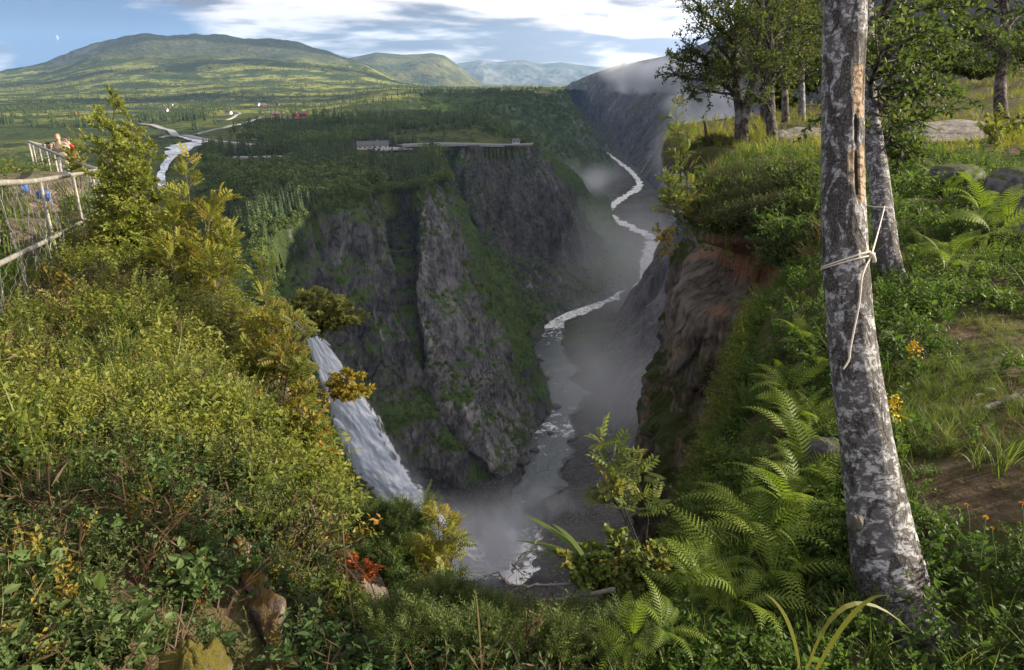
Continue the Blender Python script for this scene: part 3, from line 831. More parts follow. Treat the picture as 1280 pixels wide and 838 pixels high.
# candidate stands: by bearing and range over the plateau
def stand(n, u0, u1, y0, y1, dens, seed, power=1.0):
    r = np.random.default_rng(seed)
    u = r.uniform(u0, u1, n); y = (r.random(n) * (y1 ** power - y0 ** power) + y0 ** power) ** (1 / power)
    x = (u - 640) / F_PX * y * .955
    ok = ~in_poly(x, y, POLY)
    d = fbm(x / 60, y / 60, 0, 3, 77) + .5 * fbm(x / 14, y / 14, 0, 2, 78)
    ok &= d > dens
    rc_ = np.hypot(x - np.interp(y, [150, 200, 260, 330, 420, 560, 700, 2000], [-64, -74, -112, -150, -200, -262, -330, -1500]), 0)
    ok &= (rc_ > 9 + 20 * sstep(y, 430, 560)) | (y > 640)
    return x[ok], y[ok]
xs, ys = [], []
for a in [(5200, 205, 556, 236, 560, -.55, 1, 2.0), (3600, 200, 560, 520, 800, -.1, 2, 2.0), (6500, -40, 700, 780, 1500, .12, 3, 1.6), (9000, -60, 720, 1400, 3300, .08, 4, 1.5), (1400, -60, 80, 95, 330, -.4, 6, 1.5), (300, 560, 680, 640, 760, -.5, 8, 2)]:
    x, y = stand(*a); xs.append(x); ys.append(y)
fx = np.concatenate(xs); fy = np.concatenate(ys)
fz = drop(plateau, fx, fy)
ok = np.isfinite(fz) & (fz > -140)
# keep roads, the parking area and the river open
blk = np.zeros(len(fx), bool)
for o_ in ('valley_road', 'side_track', 'lower_road', 'hamlet_lane', 'farm_track', 'parking_area', 'upland_river', 'cliff_road'):
    me = bpy.data.objects[o_].data; v = np.empty(len(me.vertices) * 3, np.float32); me.vertices.foreach_get('co', v); v = v.reshape(-1, 3)[::5, :2]
    for i in range(0, len(fx), 4000):
        D = np.hypot(fx[i:i + 4000, None] - v[None, :, 0], fy[i:i + 4000, None] - v[None, :, 1]) 
        D = np.where((fy[i:i + 4000, None] < v[None, :, 1]), D * .55, D)
        blk[i:i + 4000] |= D.min(1) < 9 + fy[i:i + 4000] * .006
for o_, ln in (('valley_road', 70), ('parking_area', 75), ('upland_river', 50), ('lower_road', 45), ('hamlet_lane', 40)):
    me = bpy.data.objects[o_].data; v = np.empty(len(me.vertices) * 3, np.float32); me.vertices.foreach_get('co', v); v = v.reshape(-1, 3)[::4, :2]
    for i in range(0, len(fx), 4000):
        yy = fy[i:i + 4000, None]; dy = v[None, :, 1] - yy
        blk[i:i + 4000] |= ((dy > 0) & (dy < ln) & (np.abs(fx[i:i + 4000, None] - v[None, :, 0] * yy / v[None, :, 1]) < 7)).any(1)
ok &= ~blk
fx, fy, fz = fx[ok], fy[ok], fz[ok]
N = len(fx)
r_ = np.random.default_rng(5)
fh = r_.uniform(6, 14, N) * np.where(fy > 900, .75, 1.0) * np.where(fy < 330, .8, 1)
brd = (fbm(fx / 45, fy / 45, 0, 3, 91) + r_.normal(0, .25, N)) > .02
fh = np.where(brd, fh * .75, fh)
Rf = rot_up(N, r_, .03)
size = fh / fy
# the largest hundred and fifty of each kind stand as trees of their own
for kind, mask, TM, mat, cnt, nm, lab, grp in ((0, ~brd, SPR, M_SPRUCE, 130, 'spruce_tree', 'dark pointed spruce, one of many in the forest on the far plateau', 'spruces on the far plateau'),
                                        (1, brd, BRD, M_BROAD, 130, 'birch_tree', 'rounded light green birch, one of many in the forest on the far plateau', 'birches on the far plateau')):
    id_ = np.where(mask)[0]
    order = id_[np.argsort(-size[id_])]
    top, rest = order[:cnt], order[cnt:]
    protos = []
    for j, tm in enumerate(TM):
        V, T, r0, s0 = tm
        protos.append(raw_mesh(nm, V, T, None, {'rnd': r0, 'stem': s0})); protos[-1].materials.append(mat)
    for i in top:
        o = bpy.data.objects.new(nm, protos[i % 4]); link(o)
        o.location = (fx[i], fy[i], fz[i] - .3)
        s = fh[i]; w = r_.uniform(.85, 1.2)
        o.scale = (s * w, s * w, s); o.rotation_euler = (0, 0, r_.uniform(0, 6.28))
        tag(o, lab, 'tree', grp)
    g = Geo()
    for j, tm in enumerate(TM):
        sel = rest[rest % 4 == j]
        S = np.stack([fh[sel] * r_.uniform(.8, 1.25, len(sel))] * 2 + [fh[sel]], 1)
        g.scatter(tm, np.stack([fx[sel], fy[sel], fz[sel] - .3], 1), Rf[sel], S)
    tag(g.build('spruce_forest' if kind == 0 else 'birch_forest', mat), kind='stuff')

# scrub and small trees clinging to ledges of the walls
def scrub_on(G, n, seed, nzmin, fr, h0, h1, name, rowlim=(0.02, 0.98)):
    r = np.random.default_rng(seed)
    nn_ = normals(G); nz = np.abs(nn_[..., 2])
    nr, nc = nz.shape
    i = r.integers(int(nr * rowlim[0]), int(nr * rowlim[1]), n); j = r.integers(0, nc, n)
    p = G[i, j]; m = fbm(p[:, 0] * fr, p[:, 1] * fr, p[:, 2] * fr, 3, seed)
    ok = (nz[i, j] + .55 * m) > nzmin
    p = p[ok]; N = len(p)
    g = Geo(); S = r.uniform(h0, h1, N)
    for q in range(4):
        s = np.arange(N) % 4 == q
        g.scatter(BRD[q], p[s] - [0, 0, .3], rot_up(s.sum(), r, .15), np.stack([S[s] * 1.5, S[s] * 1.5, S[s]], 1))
    tag(g.build(name, M_BROAD), kind='stuff')
scrub_on(G_LEFT, 34000, 3, .56, .03, .7, 2.6, 'wall_scrub')
scrub_on(G_RIDGE, 6000, 4, .45, .006, 4, 9, 'ridge_wood')
# brush along the lip so that no bare edge shows
g = Geo(); r = np.random.default_rng(12)
nl = 2600; j = r.integers(0, G_LEFT.shape[1], nl); i = r.integers(0, 9, nl); p = G_LEFT[i, j]
S = r.uniform(1.5, 5, nl)
for q in range(4):
    s = np.arange(nl) % 4 == q
    s &= ~((p[:, 1] > 505) & (p[:, 1] < 660) & (p[:, 0] > -90))
    g.scatter(BRD[q], p[s] + r.normal(0, 2, (s.sum(), 3)) * [1, 1, .1] - [0, 0, .4], rot_up(s.sum(), r, .1), np.stack([S[s], S[s], S[s]], 1))
tag(g.build('rim_scrub', M_BROAD), kind='stuff')

# ---------------------------------------------------------------- buildings across the gorge
M_RED = simple_mat('red_timber', (0.28, 0.045, 0.035), 0.8, 0.2, 0.15, 2)
M_WHT = simple_mat('white_timber', (0.55, 0.54, 0.52), 0.7, 0.2, 0.06, 2)
M_BRN = simple_mat('brown_timber', (0.13, 0.075, 0.045), 0.8, 0.2, 0.2, 2)
M_SLATE = simple_mat('slate_roof', (0.10, 0.10, 0.115), 0.7, 0.3, 0.2, 2)
M_TURF = simple_mat('turf_roof', (0.07, 0.085, 0.03), 0.95, 0.1, 0.3, 1)
M_GLASS = simple_mat('dark_window', (0.03, 0.035, 0.045), 0.15, 0.5, 0.1, 2)
def house(u, v, wm, rm, L_, W_, H_, yaw, lab, nm='cabin', cat='cabin', grp=None, storey=1):
    z = -48.0
    for _ in range(8):
        p = PZ(u, v, z); z = float(zp(p[0], p[1]))
    zz = drop(plateau, [p[0]], [p[1]])[0]
    z = z if not np.isfinite(zz) else zz
    e = empty(nm, (p[0], p[1], z)); e.rotation_euler = (0, 0, yaw)
    tag(e, lab, cat, grp)
    g = Geo(); a, b = L_ / 2, W_ / 2; rh = W_ * .38
    g.add([(-a, -b, -1.5), (a, -b, -1.5), (a, b, -1.5), (-a, b, -1.5), (-a, -b, H_), (a, -b, H_), (a, b, H_), (-a, b, H_), (-a, 0, H_ + rh), (a, 0, H_ + rh)],
          [(0, 1, 5), (0, 5, 4), (2, 3, 7), (2, 7, 6), (1, 2, 6), (1, 6, 5), (3, 0, 4), (3, 4, 7), (5, 6, 9), (7, 4, 8)])
    g.build('wall', wm, e)
    g = Geo(); o = .5
    for s in (-1, 1):
        g.add([(-a - o, s * (b + o), H_ - .25), (a + o, s * (b + o), H_ - .25), (a + o, 0, H_ + rh + .12), (-a - o, 0, H_ + rh + .12),
               (-a - o, s * (b + o), H_ - .02), (a + o, s * (b + o), H_ - .02), (a + o, 0, H_ + rh + .37), (-a - o, 0, H_ + rh + .37)],
              [(0, 1, 2), (0, 2, 3), (4, 5, 6), (4, 6, 7), (0, 1, 5), (0, 5, 4), (0, 4, 7), (0, 7, 3), (1, 2, 6), (1, 6, 5)])
    rf = g.build('roof', rm, e)
    g = Geo(); g.box((a * .3, -.3, H_ + rh * .7), (a * .3 + .6, .3, H_ + rh + 1.1)); g.build('chimney', M_STONE, rf)
    nw = max(2, int(L_ / 3.5))
    for k in range(nw):
        x = -a + (k + .5) * L_ / nw
        g = Geo(); g.box((x - .5, -b - .05, H_ * .45), (x + .5, -b + .05, H_ * .45 + 1.1)); g.build('window', M_GLASS, e)
    return e
HS = [(370, 147, M_RED, M_TURF, 'red timber cabin at the right end of the hamlet lane'), (378, 145, M_RED, M_SLATE, 'dark red cabin with a slate roof just above the right end of the lane'), (345, 145, M_RED, M_SLATE, 'red cabin beside the lane, left of the end group'),
      (352, 143, M_BRN, M_TURF, 'brown cabin standing behind the red cabin by the lane'), (336, 150, M_BRN, M_SLATE, 'brown cabin below the bend of the hamlet lane'), (322, 131, M_WHT, M_SLATE, 'white house farthest up the sunny slope'),
      (310, 136, M_RED, M_TURF, 'small red barn on the sunny field edge'), (330, 134, M_RED, M_SLATE, 'red farmhouse beside the sunny field'), (347, 133, M_BRN, M_TURF, 'brown hut at the right of the upper farm row'),
      (276, 138, M_BRN, M_TURF, 'brown barn near the loop of the farm track'), (286, 143, M_WHT, M_SLATE, 'white house inside the loop of the farm track'), (213, 131, M_WHT, M_SLATE, 'white cottage among the left-hand meadows'),
      (188, 133, M_BRN, M_SLATE, 'brown cottage left of the white one in the meadows'), (206, 140, M_WHT, M_SLATE, 'white farmhouse in front of the meadow wood'), (240, 129, M_BRN, M_TURF, 'brown hut below the dark wood'),
      (254, 126, M_BRN, M_SLATE, 'brown hut right of the dark wood'), (92, 143, M_RED, M_SLATE, 'red barn alone at the far left meadow'), (318, 175, M_WHT, M_SLATE, 'small white shed beside the valley road end'),
      (349, 155, M_WHT, M_SLATE, 'white cabin below the lane in the scrub'), (345, 172, M_WHT, M_SLATE, 'pale hut among trees right of the valley road'), (302, 168, M_WHT, M_TURF, 'pale hut between valley road and lane')]
for i, (u, v, a, b, l) in enumerate(HS):
    house(u, v, a, b, 7 + (i * 7) % 4, 5 + i % 2, 2.5 + (i % 3) * .4, (i * 1.7) % 1.2 - .6, l, grp='buildings on the far plateau')
house(466, 186.5, M_WHT, M_SLATE, 22, 7, 3.2, .25, 'long white lodge with a dark roof at the edge of the paved yard', 'lodge', 'building')
kiosk = house(641, 181.3, M_WHT, M_SLATE, 6, 4, 2.6, .1, 'tiny white kiosk at the outer bend of the cliff road', 'kiosk', 'building')
_k = P(645, 181.6, 612); kiosk.location = (_k[0], _k[1] + 8, _k[2] + .3)
# ---------------------------------------------------------------- air: haze box and drifting mist
def box_obj(name, lo, hi, mat):
    g = Geo(); g.box(lo, hi)
    o = g.build(name, mat); return o
HAZE_D = 5.0e-5
def haze_mat(t):
    v = t.n('ShaderNodeVolumePrincipled', ins={'Color': (0.42, 0.66, 1.0, 1), 'Density': HAZE_D, 'Anisotropy': 0.2})
    t.out(None, v.outputs[0])
tag(box_obj('haze', (-9000, -400, -480), (9000, 13500, 760), material('haze_air', haze_mat)), kind='stuff')
def mist(name, c, rad, dens, seed, scale, thr=(0.35, 0.75), col=(0.93, 0.95, 1.0), aniso=0.3):
    g = Geo(); th = np.linspace(0, np.pi, 14); ph = np.linspace(0, 2 * np.pi, 25)[:-1]
    A_, B_ = np.meshgrid(th, ph, indexing='ij')
    V = np.stack([np.sin(A_) * np.cos(B_), np.sin(A_) * np.sin(B_), np.cos(A_)], -1).reshape(-1, 3)
    Q = grid_quads(14, 24, True)
    def f(t):
        co = t.n('ShaderNodeTexCoord').outputs['Object']
        d = t.vmath('LENGTH', co); d = [n for n in t.t.nodes if n.type == 'VECT_MATH'][-1].outputs['Value']
        fall = t.sstep(d, 1.0, 0.15)
        n = t.noise(t.vmath('ADD', t.vmath('MULTIPLY', co, rad), (seed * 31.0, seed * 17.0, 0)), scale, 4, 0.55, 0.5)
        m = t.math('MULTIPLY', t.math('MULTIPLY', fall, t.sstep(n, *thr)), dens)
        v = t.n('ShaderNodeVolumePrincipled', ins={'Color': (*col, 1), 'Density': m, 'Anisotropy': aniso})
        t.out(None, v.outputs[0])
    m = material(name + '_vapour', f)
    o = mesh_obj(name, V, None, Q[:, ::-1], m)
    o.location = c; o.scale = rad
    return tag(o, kind='stuff')
mist('mist', P(842, 92, 1900), (210, 140, 52), 0.11, 1, 0.011, (0.40, 0.66))
mist('mist', P(800, 108, 2150), (120, 90, 30), 0.03, 8, 0.018, (0.45, 0.72))
mist('mist', P(893, 196, 430), (42, 60, 34), 0.13, 2, 0.025, (0.35, 0.7))
mist('mist', P(716, 224, 1080), (110, 130, 36), 0.03, 3, 0.013, (0.44, 0.74))
mist('mist', P(770, 330, 640), (120, 200, 72), 0.012, 4, 0.012, (0.3, 0.8))
mist('mist', P(790, 520, 360), (72, 115, 78), 0.024, 5, 0.016, (0.28, 0.8))
mist('spray', P(592, 690, 226), (30, 22, 26), 0.22, 6, 0.06, (0.3, 0.75))
mist('spray', P(655, 640, 262), (34, 26, 14), 0.11, 7, 0.06, (0.35, 0.75))

mist('mist', P(884, 128, 1000), (75, 80, 40), 0.05, 9, 0.02, (0.38, 0.7))
mist('spray', P(505, 626, 212), (14, 12, 18), 0.09, 10, 0.12, (0.3, 0.75))
mist('spray', P(540, 665, 220), (20, 15, 20), 0.10, 11, 0.10, (0.3, 0.75))
mist('spray', P(424, 484, 199), (7, 6, 13), 0.05, 12, 0.15, (0.3, 0.75))
mist('spray', P(450, 532, 203), (10, 8, 14), 0.05, 13, 0.13, (0.3, 0.75))
mist('spray', P(478, 586, 208), (13, 10, 15), 0.06, 14, 0.12, (0.3, 0.75))
# the half moon, pale in the blue
th = np.linspace(-np.pi / 2, np.pi / 2, 17); g = Geo()
a = np.stack([np.cos(th), np.zeros(17), np.sin(th)], 1); b = np.stack([np.cos(th) * .15, np.full(17, -.3) * np.cos(th), np.sin(th)], 1)
Vm = np.concatenate([a, b]); Tm = [t for i in range(16) for t in ((i, i + 1, 17 + i), (i + 1, 18 + i, 17 + i))]
g.add(Vm * 52, Tm)
moon = g.build('moon', simple_mat('moon_dust', (0.6, 0.6, 0.6), 1.0, 0, .1, 1)); moon.location = P(70.5, 47.5, 15000); 
tag(moon, kind='structure')

# unseen cumulus added above the view to shade the upper mountain and valley floor
def cloud_mat(t):
    b = t.n('ShaderNodeBsdfDiffuse', ins={'Color': (.9, .9, .92, 1)}).outputs[0]
    return b
M_CLOUD = material('cloud_white', cloud_mat)
def shade_cloud(shade_at, t_along, size, seed):
    """a flat-based cumulus whose shadow falls round shade_at"""
    c = np.array(shade_at, float) + np.array(sdir) * t_along
    th = np.linspace(0, np.pi, 40); ph = np.linspace(0, 2 * np.pi, 81)[:-1]
    A_, B_ = np.meshgrid(th, ph, indexing='ij')
    d = np.stack([np.sin(A_) * np.cos(B_), np.sin(A_) * np.sin(B_), np.cos(A_)], -1)
    r = 1 + .55 * fbm(d[..., 0] * 2.2 + seed, d[..., 1] * 2.2, d[..., 2] * 2.2, 5, seed, .55)
    V = d * r[..., None] * np.array(size); V[..., 2] = np.maximum(V[..., 2], -.25 * size[2])
    o = mesh_obj('shade_cloud', V.reshape(-1, 3), None, grid_quads(40, 80, True)[:, ::-1], M_CLOUD, None, None, True); o.location = c
    tag(o, kind='stuff')
for i, (p_, t_, s_) in enumerate([((-2300, 4300, 170), 4300, (1150, 520, 150)), ((-1150, 4450, 210), 4300, (950, 430, 150)), ((-250, 4700, 190), 4400, (700, 380, 150)), ((-900, 3050, 10), 4300, (620, 170, 120)),
                                  ((-1900, 2700, 0), 4200, (500, 150, 110)), ((-500, 1750, -40), 4000, (330, 120, 100)), ((-1000, 1500, -45), 4000, (220, 100, 90)), ((300, 1600, -20), 4000, (420, 170, 100))]):
    shade_cloud(p_, t_, s_, 11 + i)
# ---------------------------------------------------------------- the near ground: a turf shelf that breaks off into the gorge
EDGE = np.array([(60, 75), (30, 46), (14, 36), (7.0, 29), (5.3, 24), (4.75, 20), (4.7, 18), (5.2, 16.4), (4.5, 14.2), (3.4, 12.4), (2.85, 10.9), (2.66, 10.1), (2.75, 9.4), (3.1, 8.8), (3.6, 8.2), (3.4, 7.4), (2.75, 6.4), (2.24, 5.5), (1.68, 4.1),
                 (1.31, 3.2), (1.09, 2.6), (.83, 2.11), (.5, 1.82), (.1, 1.72), (-.25, 1.66), (-.55, 1.62), (-.85, 1.95), (-1.36, 2.9), (-2.06, 4.2), (-3.1, 6.2), (-4.2, 8.3), (-5.7, 10.9), (-8, 14), (-12.5, 19.5), (-17.2, 25.6), (-24, 33), (-50, 62)], float)
_w = np.linalg.norm(np.diff(EDGE, axis=0), axis=1)
ED = catmull(EDGE, 900, np.sqrt(_w))
EPOLY = [tuple(p) for p in ED] + [(-60, 40), (-60, -30), (60, -30)]
def edge_d(x, y):
    x = np.asarray(x, float); y = np.asarray(y, float)
    sh = x.shape; x = x.ravel(); y = y.ravel(); out = np.empty(len(x))
    for i in range(0, len(x), 20000):
        out[i:i + 20000] = np.sqrt(((x[i:i + 20000, None] - ED[None, :, 0]) ** 2 + (y[i:i + 20000, None] - ED[None, :, 1]) ** 2).min(1))
    ins = in_poly(x, y, EPOLY)
    return np.where(ins, -out, out).reshape(sh)
def gz_flat(x, y):
    x = np.asarray(x, float); y = np.asarray(y, float)
    left = sstep(x, 0.3, -2.0); right = sstep(x, -.2, 2.0)
    z = -1.66 + 0 * x
    z = z + left * (0.36 * np.exp(-((x + 2.0) ** 2 / 2.2 + (y - 1.3) ** 2 / 2.6)) - 0.058 * np.maximum(0, y - 3.0))
    z = z + right * (-.04 + .055 * np.clip(x - 1, 0, 40) - .012 * np.clip(y - 12, 0, 40) + .22 * np.exp(-((x - 2.6) ** 2 + (y - 2.0) ** 2) / 1.1))
    z = z - .18 * np.exp(-((x - 2.8) ** 2 + (y - 9.6) ** 2) / 1.2)
    z = z + .10 * fbm(x / 1.4, y / 1.4, 0, 4, 51) + left * .09 * fbm(x / .45, y / .45, 0, 2, 57) + .25 * sstep(np.hypot(x, y), 5, 14) * fbm(x / 4.5, y / 4.5, 0, 3, 52)
    z = z + 1.5 * sstep(x, 14, 40) * (x / 20) - .5 * sstep(-x, 9, 20)
    return z
def gz(x, y, d=None):
    x = np.asarray(x, float); y = np.asarray(y, float)
    if d is None: d = edge_d(x, y)
    left = sstep(x, -.45, -1.0)
    dp = np.maximum(d, 0)
    sh = .20 + (.35 + .25 * sstep(y, 3, 6)) * left * sstep(y, 20, 8)
    z = gz_flat(x, y) - .10 * sstep(d, -.5, 0) 
    return z - (1.0 * np.minimum(dp, sh) + 5 * np.maximum(dp - sh, 0))
def warp(a, b, n, c, fine):
    """axis from a to b, densest at c"""
    t = np.linspace(np.arcsinh((a - c) / fine), np.arcsinh((b - c) / fine), n)
    return c + fine * np.sinh(t)
gx, gy = np.meshgrid(warp(-55, 55, 520, 0, 2.2), warp(-7, 70, 420, 3.5, 2.6))
gd = edge_d(gx, gy)
gzv = gz(gx, gy, gd) + .02 * fbm(gx * 3, gy * 3, 0, 3, 60)
gq = grid_quads(*gx.shape)
gsh = .20 + (.35 + .25 * sstep(gy, 3, 6)) * sstep(gx, -.45, -1.0) * sstep(gy, 20, 8)
kf = (gd < gsh + np.where((gx > 1.5) & (gy > 6.5) & (gy < 12.5), -.08, .16)).ravel()[gq].all(1)
def ground_mat(t):
    p = t.pos()
    n1 = t.noise(p, 1.3, 6, 0.65); n2 = t.noise(p, 9.0, 6, 0.7); n3 = t.noise(p, 40.0, 4, 0.7)
    soil = t.mix(t.sstep(n2, 0.35, 0.65), (0.045, 0.030, 0.018), (0.115, 0.085, 0.055))
    moss = t.mix(n2, (0.022, 0.034, 0.009), (0.065, 0.080, 0.020))
    c = t.mix(t.sstep(t.math('ADD', n1, t.math('MULTIPLY', n2, 0.3)), 0.55, 0.75), moss, soil)
    c = t.mix(t.sstep(n3, 0.6, 0.72), c, (0.16, 0.13, 0.085))
    return t.principled(c, 0.95, 0.1, t.bump(t.math('ADD', n2, t.math('MULTIPLY', n3, 0.5)), 0.9, 0.05))
M_GROUND = material('turf_and_soil', ground_mat)
ground = tag(mesh_obj('ground', np.stack([gx, gy, gzv], -1).reshape(-1, 3), None, gq[kf], M_GROUND, None, None, True), kind='structure')
def gh(x, y):
    x = np.atleast_1d(np.asarray(x, float)); y = np.atleast_1d(np.asarray(y, float))
    return gz(x, y)

# the broken face under the turf
pts = catmull(EDGE[6:32], 1500, np.sqrt(_w[6:31]))
seg_ = np.gradient(pts, axis=0); seg_ /= np.linalg.norm(seg_, axis=1, keepdims=True)
on = np.stack([seg_[:, 1], -seg_[:, 0]], 1)
tst = in_poly(pts[:, 0] + on[:, 0] * .02, pts[:, 1] + on[:, 1] * .02, EPOLY)
if tst.mean() > .5: on = -on
ks = np.ones(41) / 41
on = np.stack([np.convolve(np.pad(on[:, i], 20, 'edge'), ks, 'valid') for i in (0, 1)], 1)
on /= np.linalg.norm(on, axis=1, keepdims=True)
dep = np.concatenate([[0.0], np.linspace(-.12, 1.2, 40)[:-1], np.geomspace(1.2, 60, 170)])
left_ = sstep(pts[:, 0], -.45, -1.0)
prom = sstep(pts[:, 1], 6.5, 8.2) * sstep(pts[:, 0], 0, 1)
shw = .20 + (.35 + .25 * sstep(pts[:, 1], 3, 6)) * left_
z0 = gz_flat(pts[:, 0], pts[:, 1]) - .08 - 1.0 * shw
off = shw[None] + (.22 - .17 * prom[None]) * np.maximum(dep, 0)[:, None] ** .75
soil_cut = prom[None] * (-.55 * sstep(dep, .05, .35) * sstep(dep, 1.15, .7))[:, None]
lower = prom[None] * (.30 * sstep(dep, 2.0, 3.4) + .3 * sstep(dep, 4, 9))[:, None]
off = off - prom[None] * .16 + soil_cut + lower
off[0] -= .7
px_ = pts[None, :, 0] + on[None, :, 0] * off; py_ = pts[None, :, 1] + on[None, :, 1] * off
pz_ = z0[None] - dep[:, None] + 0 * off
s3 = lambda f, sd, zf=.4, o=5: fbm(px_ * f, py_ * f, pz_ * f * zf, o, sd, .55)
amp = (.19 + .8 * sstep(dep, .4, 4) + 1.2 * sstep(dep, 8, 40))[:, None]
blocks = np.round(s3(.9, 72, .35, 2) * 3) / 3
dsp = amp * (1 - .65 * left_[None] * sstep(dep, 6, 2)[:, None]) * (.8 * s3(.55, 70) + .35 * blocks + .25 * s3(2.2, 71, .6) + .16 * s3(5.5, 74, .7) + .3 * prom[None] * (np.round(s3(1.6, 75, .5, 3) * 4) / 4)) + .05 * s3(7, 73, .8) * sstep(dep, -.1, .3)[:, None]
px_ = px_ + on[None, :, 0] * dsp; py_ = py_ + on[None, :, 1] * dsp
for q_ in range(16):
    pz_[q_] = np.minimum(pz_[q_], np.maximum(gz(px_[q_], py_[q_]) - .05, pz_[q_] - .16 * (1 - q_ / 16)))
FACE = np.stack([px_, py_, pz_], -1)
def face_mat(t):
    p = t.pos(); dp = t.attr('depth').outputs['Fac']; pr = t.attr('prom').outputs['Fac']
    p1 = t.scale(p, (1, 1, .4))
    n1 = t.noise(p1, 1.1, 8, 0.65, 0.4); n2 = t.noise(p1, 6.0, 7, 0.7); n3 = t.noise(p, 0.7, 4)
    c = t.mix(t.sstep(t.math('ADD', t.math('MULTIPLY', n1, .5), t.math('MULTIPLY', n2, .5)), 0.36, 0.62), (0.038, 0.032, 0.028), (0.22, 0.185, 0.15))
    rust = t.math('MULTIPLY', t.sstep(n3, 0.54, 0.62), t.sstep(dp, 4.6, 2.6))
    c = t.mix(t.math('MULTIPLY', rust, .85), c, t.mix(n2, (0.17, 0.085, 0.045), (0.36, 0.22, 0.13)))
    soil = t.math('MULTIPLY', t.math('MULTIPLY', t.sstep(dp, -.02, .12), t.sstep(dp, .80, .50)), t.sstep(n1, 0.2, 0.4))
    c = t.mix(soil, c, t.mix(t.sstep(t.math('ADD', t.math('MULTIPLY', n2, .6), t.math('MULTIPLY', t.noise(p, 26.0, 5, .7), .4)), .36, .62), (0.10, 0.050, 0.028), (0.36, 0.19, 0.10)))
    nz = t.sep(t.nrm())[2]
    mossf = t.math('MULTIPLY', t.sstep(t.math('ADD', nz, t.math('MULTIPLY', t.math('SUBTRACT', t.noise(p, 1.6, 6), .5), 1.4)), 0.15, 0.42), t.sstep(dp, 1.3, 2.2))
    c = t.mix(mossf, c, t.mix(n2, (0.022, 0.035, 0.010), (0.06, 0.075, 0.02)))
    return t.principled(c, 0.85, 0.25, t.bump(t.math('ADD', n1, n2), 0.9, 0.12))
near_cliff = mesh_obj('cliff_face', FACE.reshape(-1, 3), None, grid_quads(*FACE.shape[:2]), material('cliff_soil_and_rock', face_mat), None,
             {'depth': np.repeat(dep, FACE.shape[1]), 'prom': np.tile(prom, FACE.shape[0])}, True)
tag(near_cliff, kind='structure')

# ---------------------------------------------------------------- plant templates
def leaf4(w=.45, fold=.10, curl=0.0):
    V = np.array([(0, 0, 0), (-w / 2, .48, fold), (0, 1, -curl), (w / 2, .48, fold)], float)
    return V, np.array([(0, 2, 1), (0, 3, 2)])
def leaf6(w=.5, fold=.10, curl=.12):
    V = np.array([(0, 0, 0), (-w * .42, .28, fold), (-w * .46, .62, fold * .8), (0, 1, -curl), (w * .46, .62, fold * .8), (w * .42, .28, fold), (0, .5, -.01)], float)
    return V, np.array([(0, 6, 1), (1, 6, 2), (2, 6, 3), (3, 6, 4), (4, 6, 5), (5, 6, 0)])
class TM(Geo):
    def leaf(self, base, d, up, size, r, lf):
        V, T = lf
        M = frames(np.array(up, float), np.array(d, float))
        self.add(V * size @ M.T + np.asarray(base), T, r, 0)
    def strip(self, pts, w, r=.5, s=0.0, side=(1, 0, 0)):
        pts = np.asarray(pts, float); w = np.broadcast_to(w, (len(pts),)); side = np.asarray(side, float)
        a = pts - side * w[:, None] / 2; b = pts + side * w[:, None] / 2
        n = len(pts); V = np.concatenate([a, b])
        T = [q for i in range(n - 1) for q in ((i, n + i, i + 1), (n + i, n + i + 1, i + 1))]
        self.add(V, T, r, s)
    def done(self): return np.concatenate(self.V), np.concatenate(self.T), np.concatenate(self.r), np.concatenate(self.s)
def sprig(rng, n=16, h=1.0, lf=None, size=.17, spread=.16, stems=3, stem_w=.012):
    """a low dwarf-shrub sprig of unit height"""
    t = TM(); lf = lf or leaf4(.5, .1, .05)
    for k in range(stems):
        a = rng.random() * 6.28; lean = rng.uniform(.1, .55)
        top = np.array([math.cos(a) * lean, math.sin(a) * lean, h * rng.uniform(.75, 1.0)])
        c = [np.array([0, 0, 0]), top * [.35, .35, .55], top]
        t.strip(c, [stem_w, stem_w * .8, stem_w * .4], .4, 1, (math.sin(a), -math.cos(a), 0))
        for i in range(n):
            f = .25 + .75 * (i + rng.random() * .6) / n
            b = (1 - f) ** 2 * c[0] + 2 * f * (1 - f) * c[1] + f * f * c[2]
            az_ = i * 2.4 + rng.normal(0, .4); el = rng.uniform(.2, .95)
            d = (math.cos(az_) * math.cos(el), math.sin(az_) * math.cos(el), math.sin(el))
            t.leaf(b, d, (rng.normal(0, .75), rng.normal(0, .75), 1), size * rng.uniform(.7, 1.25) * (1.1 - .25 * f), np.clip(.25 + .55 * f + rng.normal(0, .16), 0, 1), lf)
    return t.done()
def grass_tuft(rng, n=14, w=.022, spread=.35, droop=.5):
    t = TM()
    for i in range(n):
        a = rng.random() * 6.28; L = rng.uniform(.5, 1.0); ln = rng.uniform(.05, spread)
        o = np.array([math.cos(a), math.sin(a), 0]); b0 = rng.normal(0, .07, 3) * [1, 1, 0]
        f = np.linspace(0, 1, 5)
        z = L * (f - droop * rng.random() * f ** 2.5 * .7); h = L * (ln * f + droop * rng.random() * f ** 2.2 * .8)
        pts_ = b0 + o * h[:, None] + np.array([0, 0, 1.0]) * z[:, None]
        t.strip(pts_, w * np.array([.8, 1, .85, .5, .05]), rng.random(), 0, (-math.sin(a), math.cos(a), 0))
    return t.done()
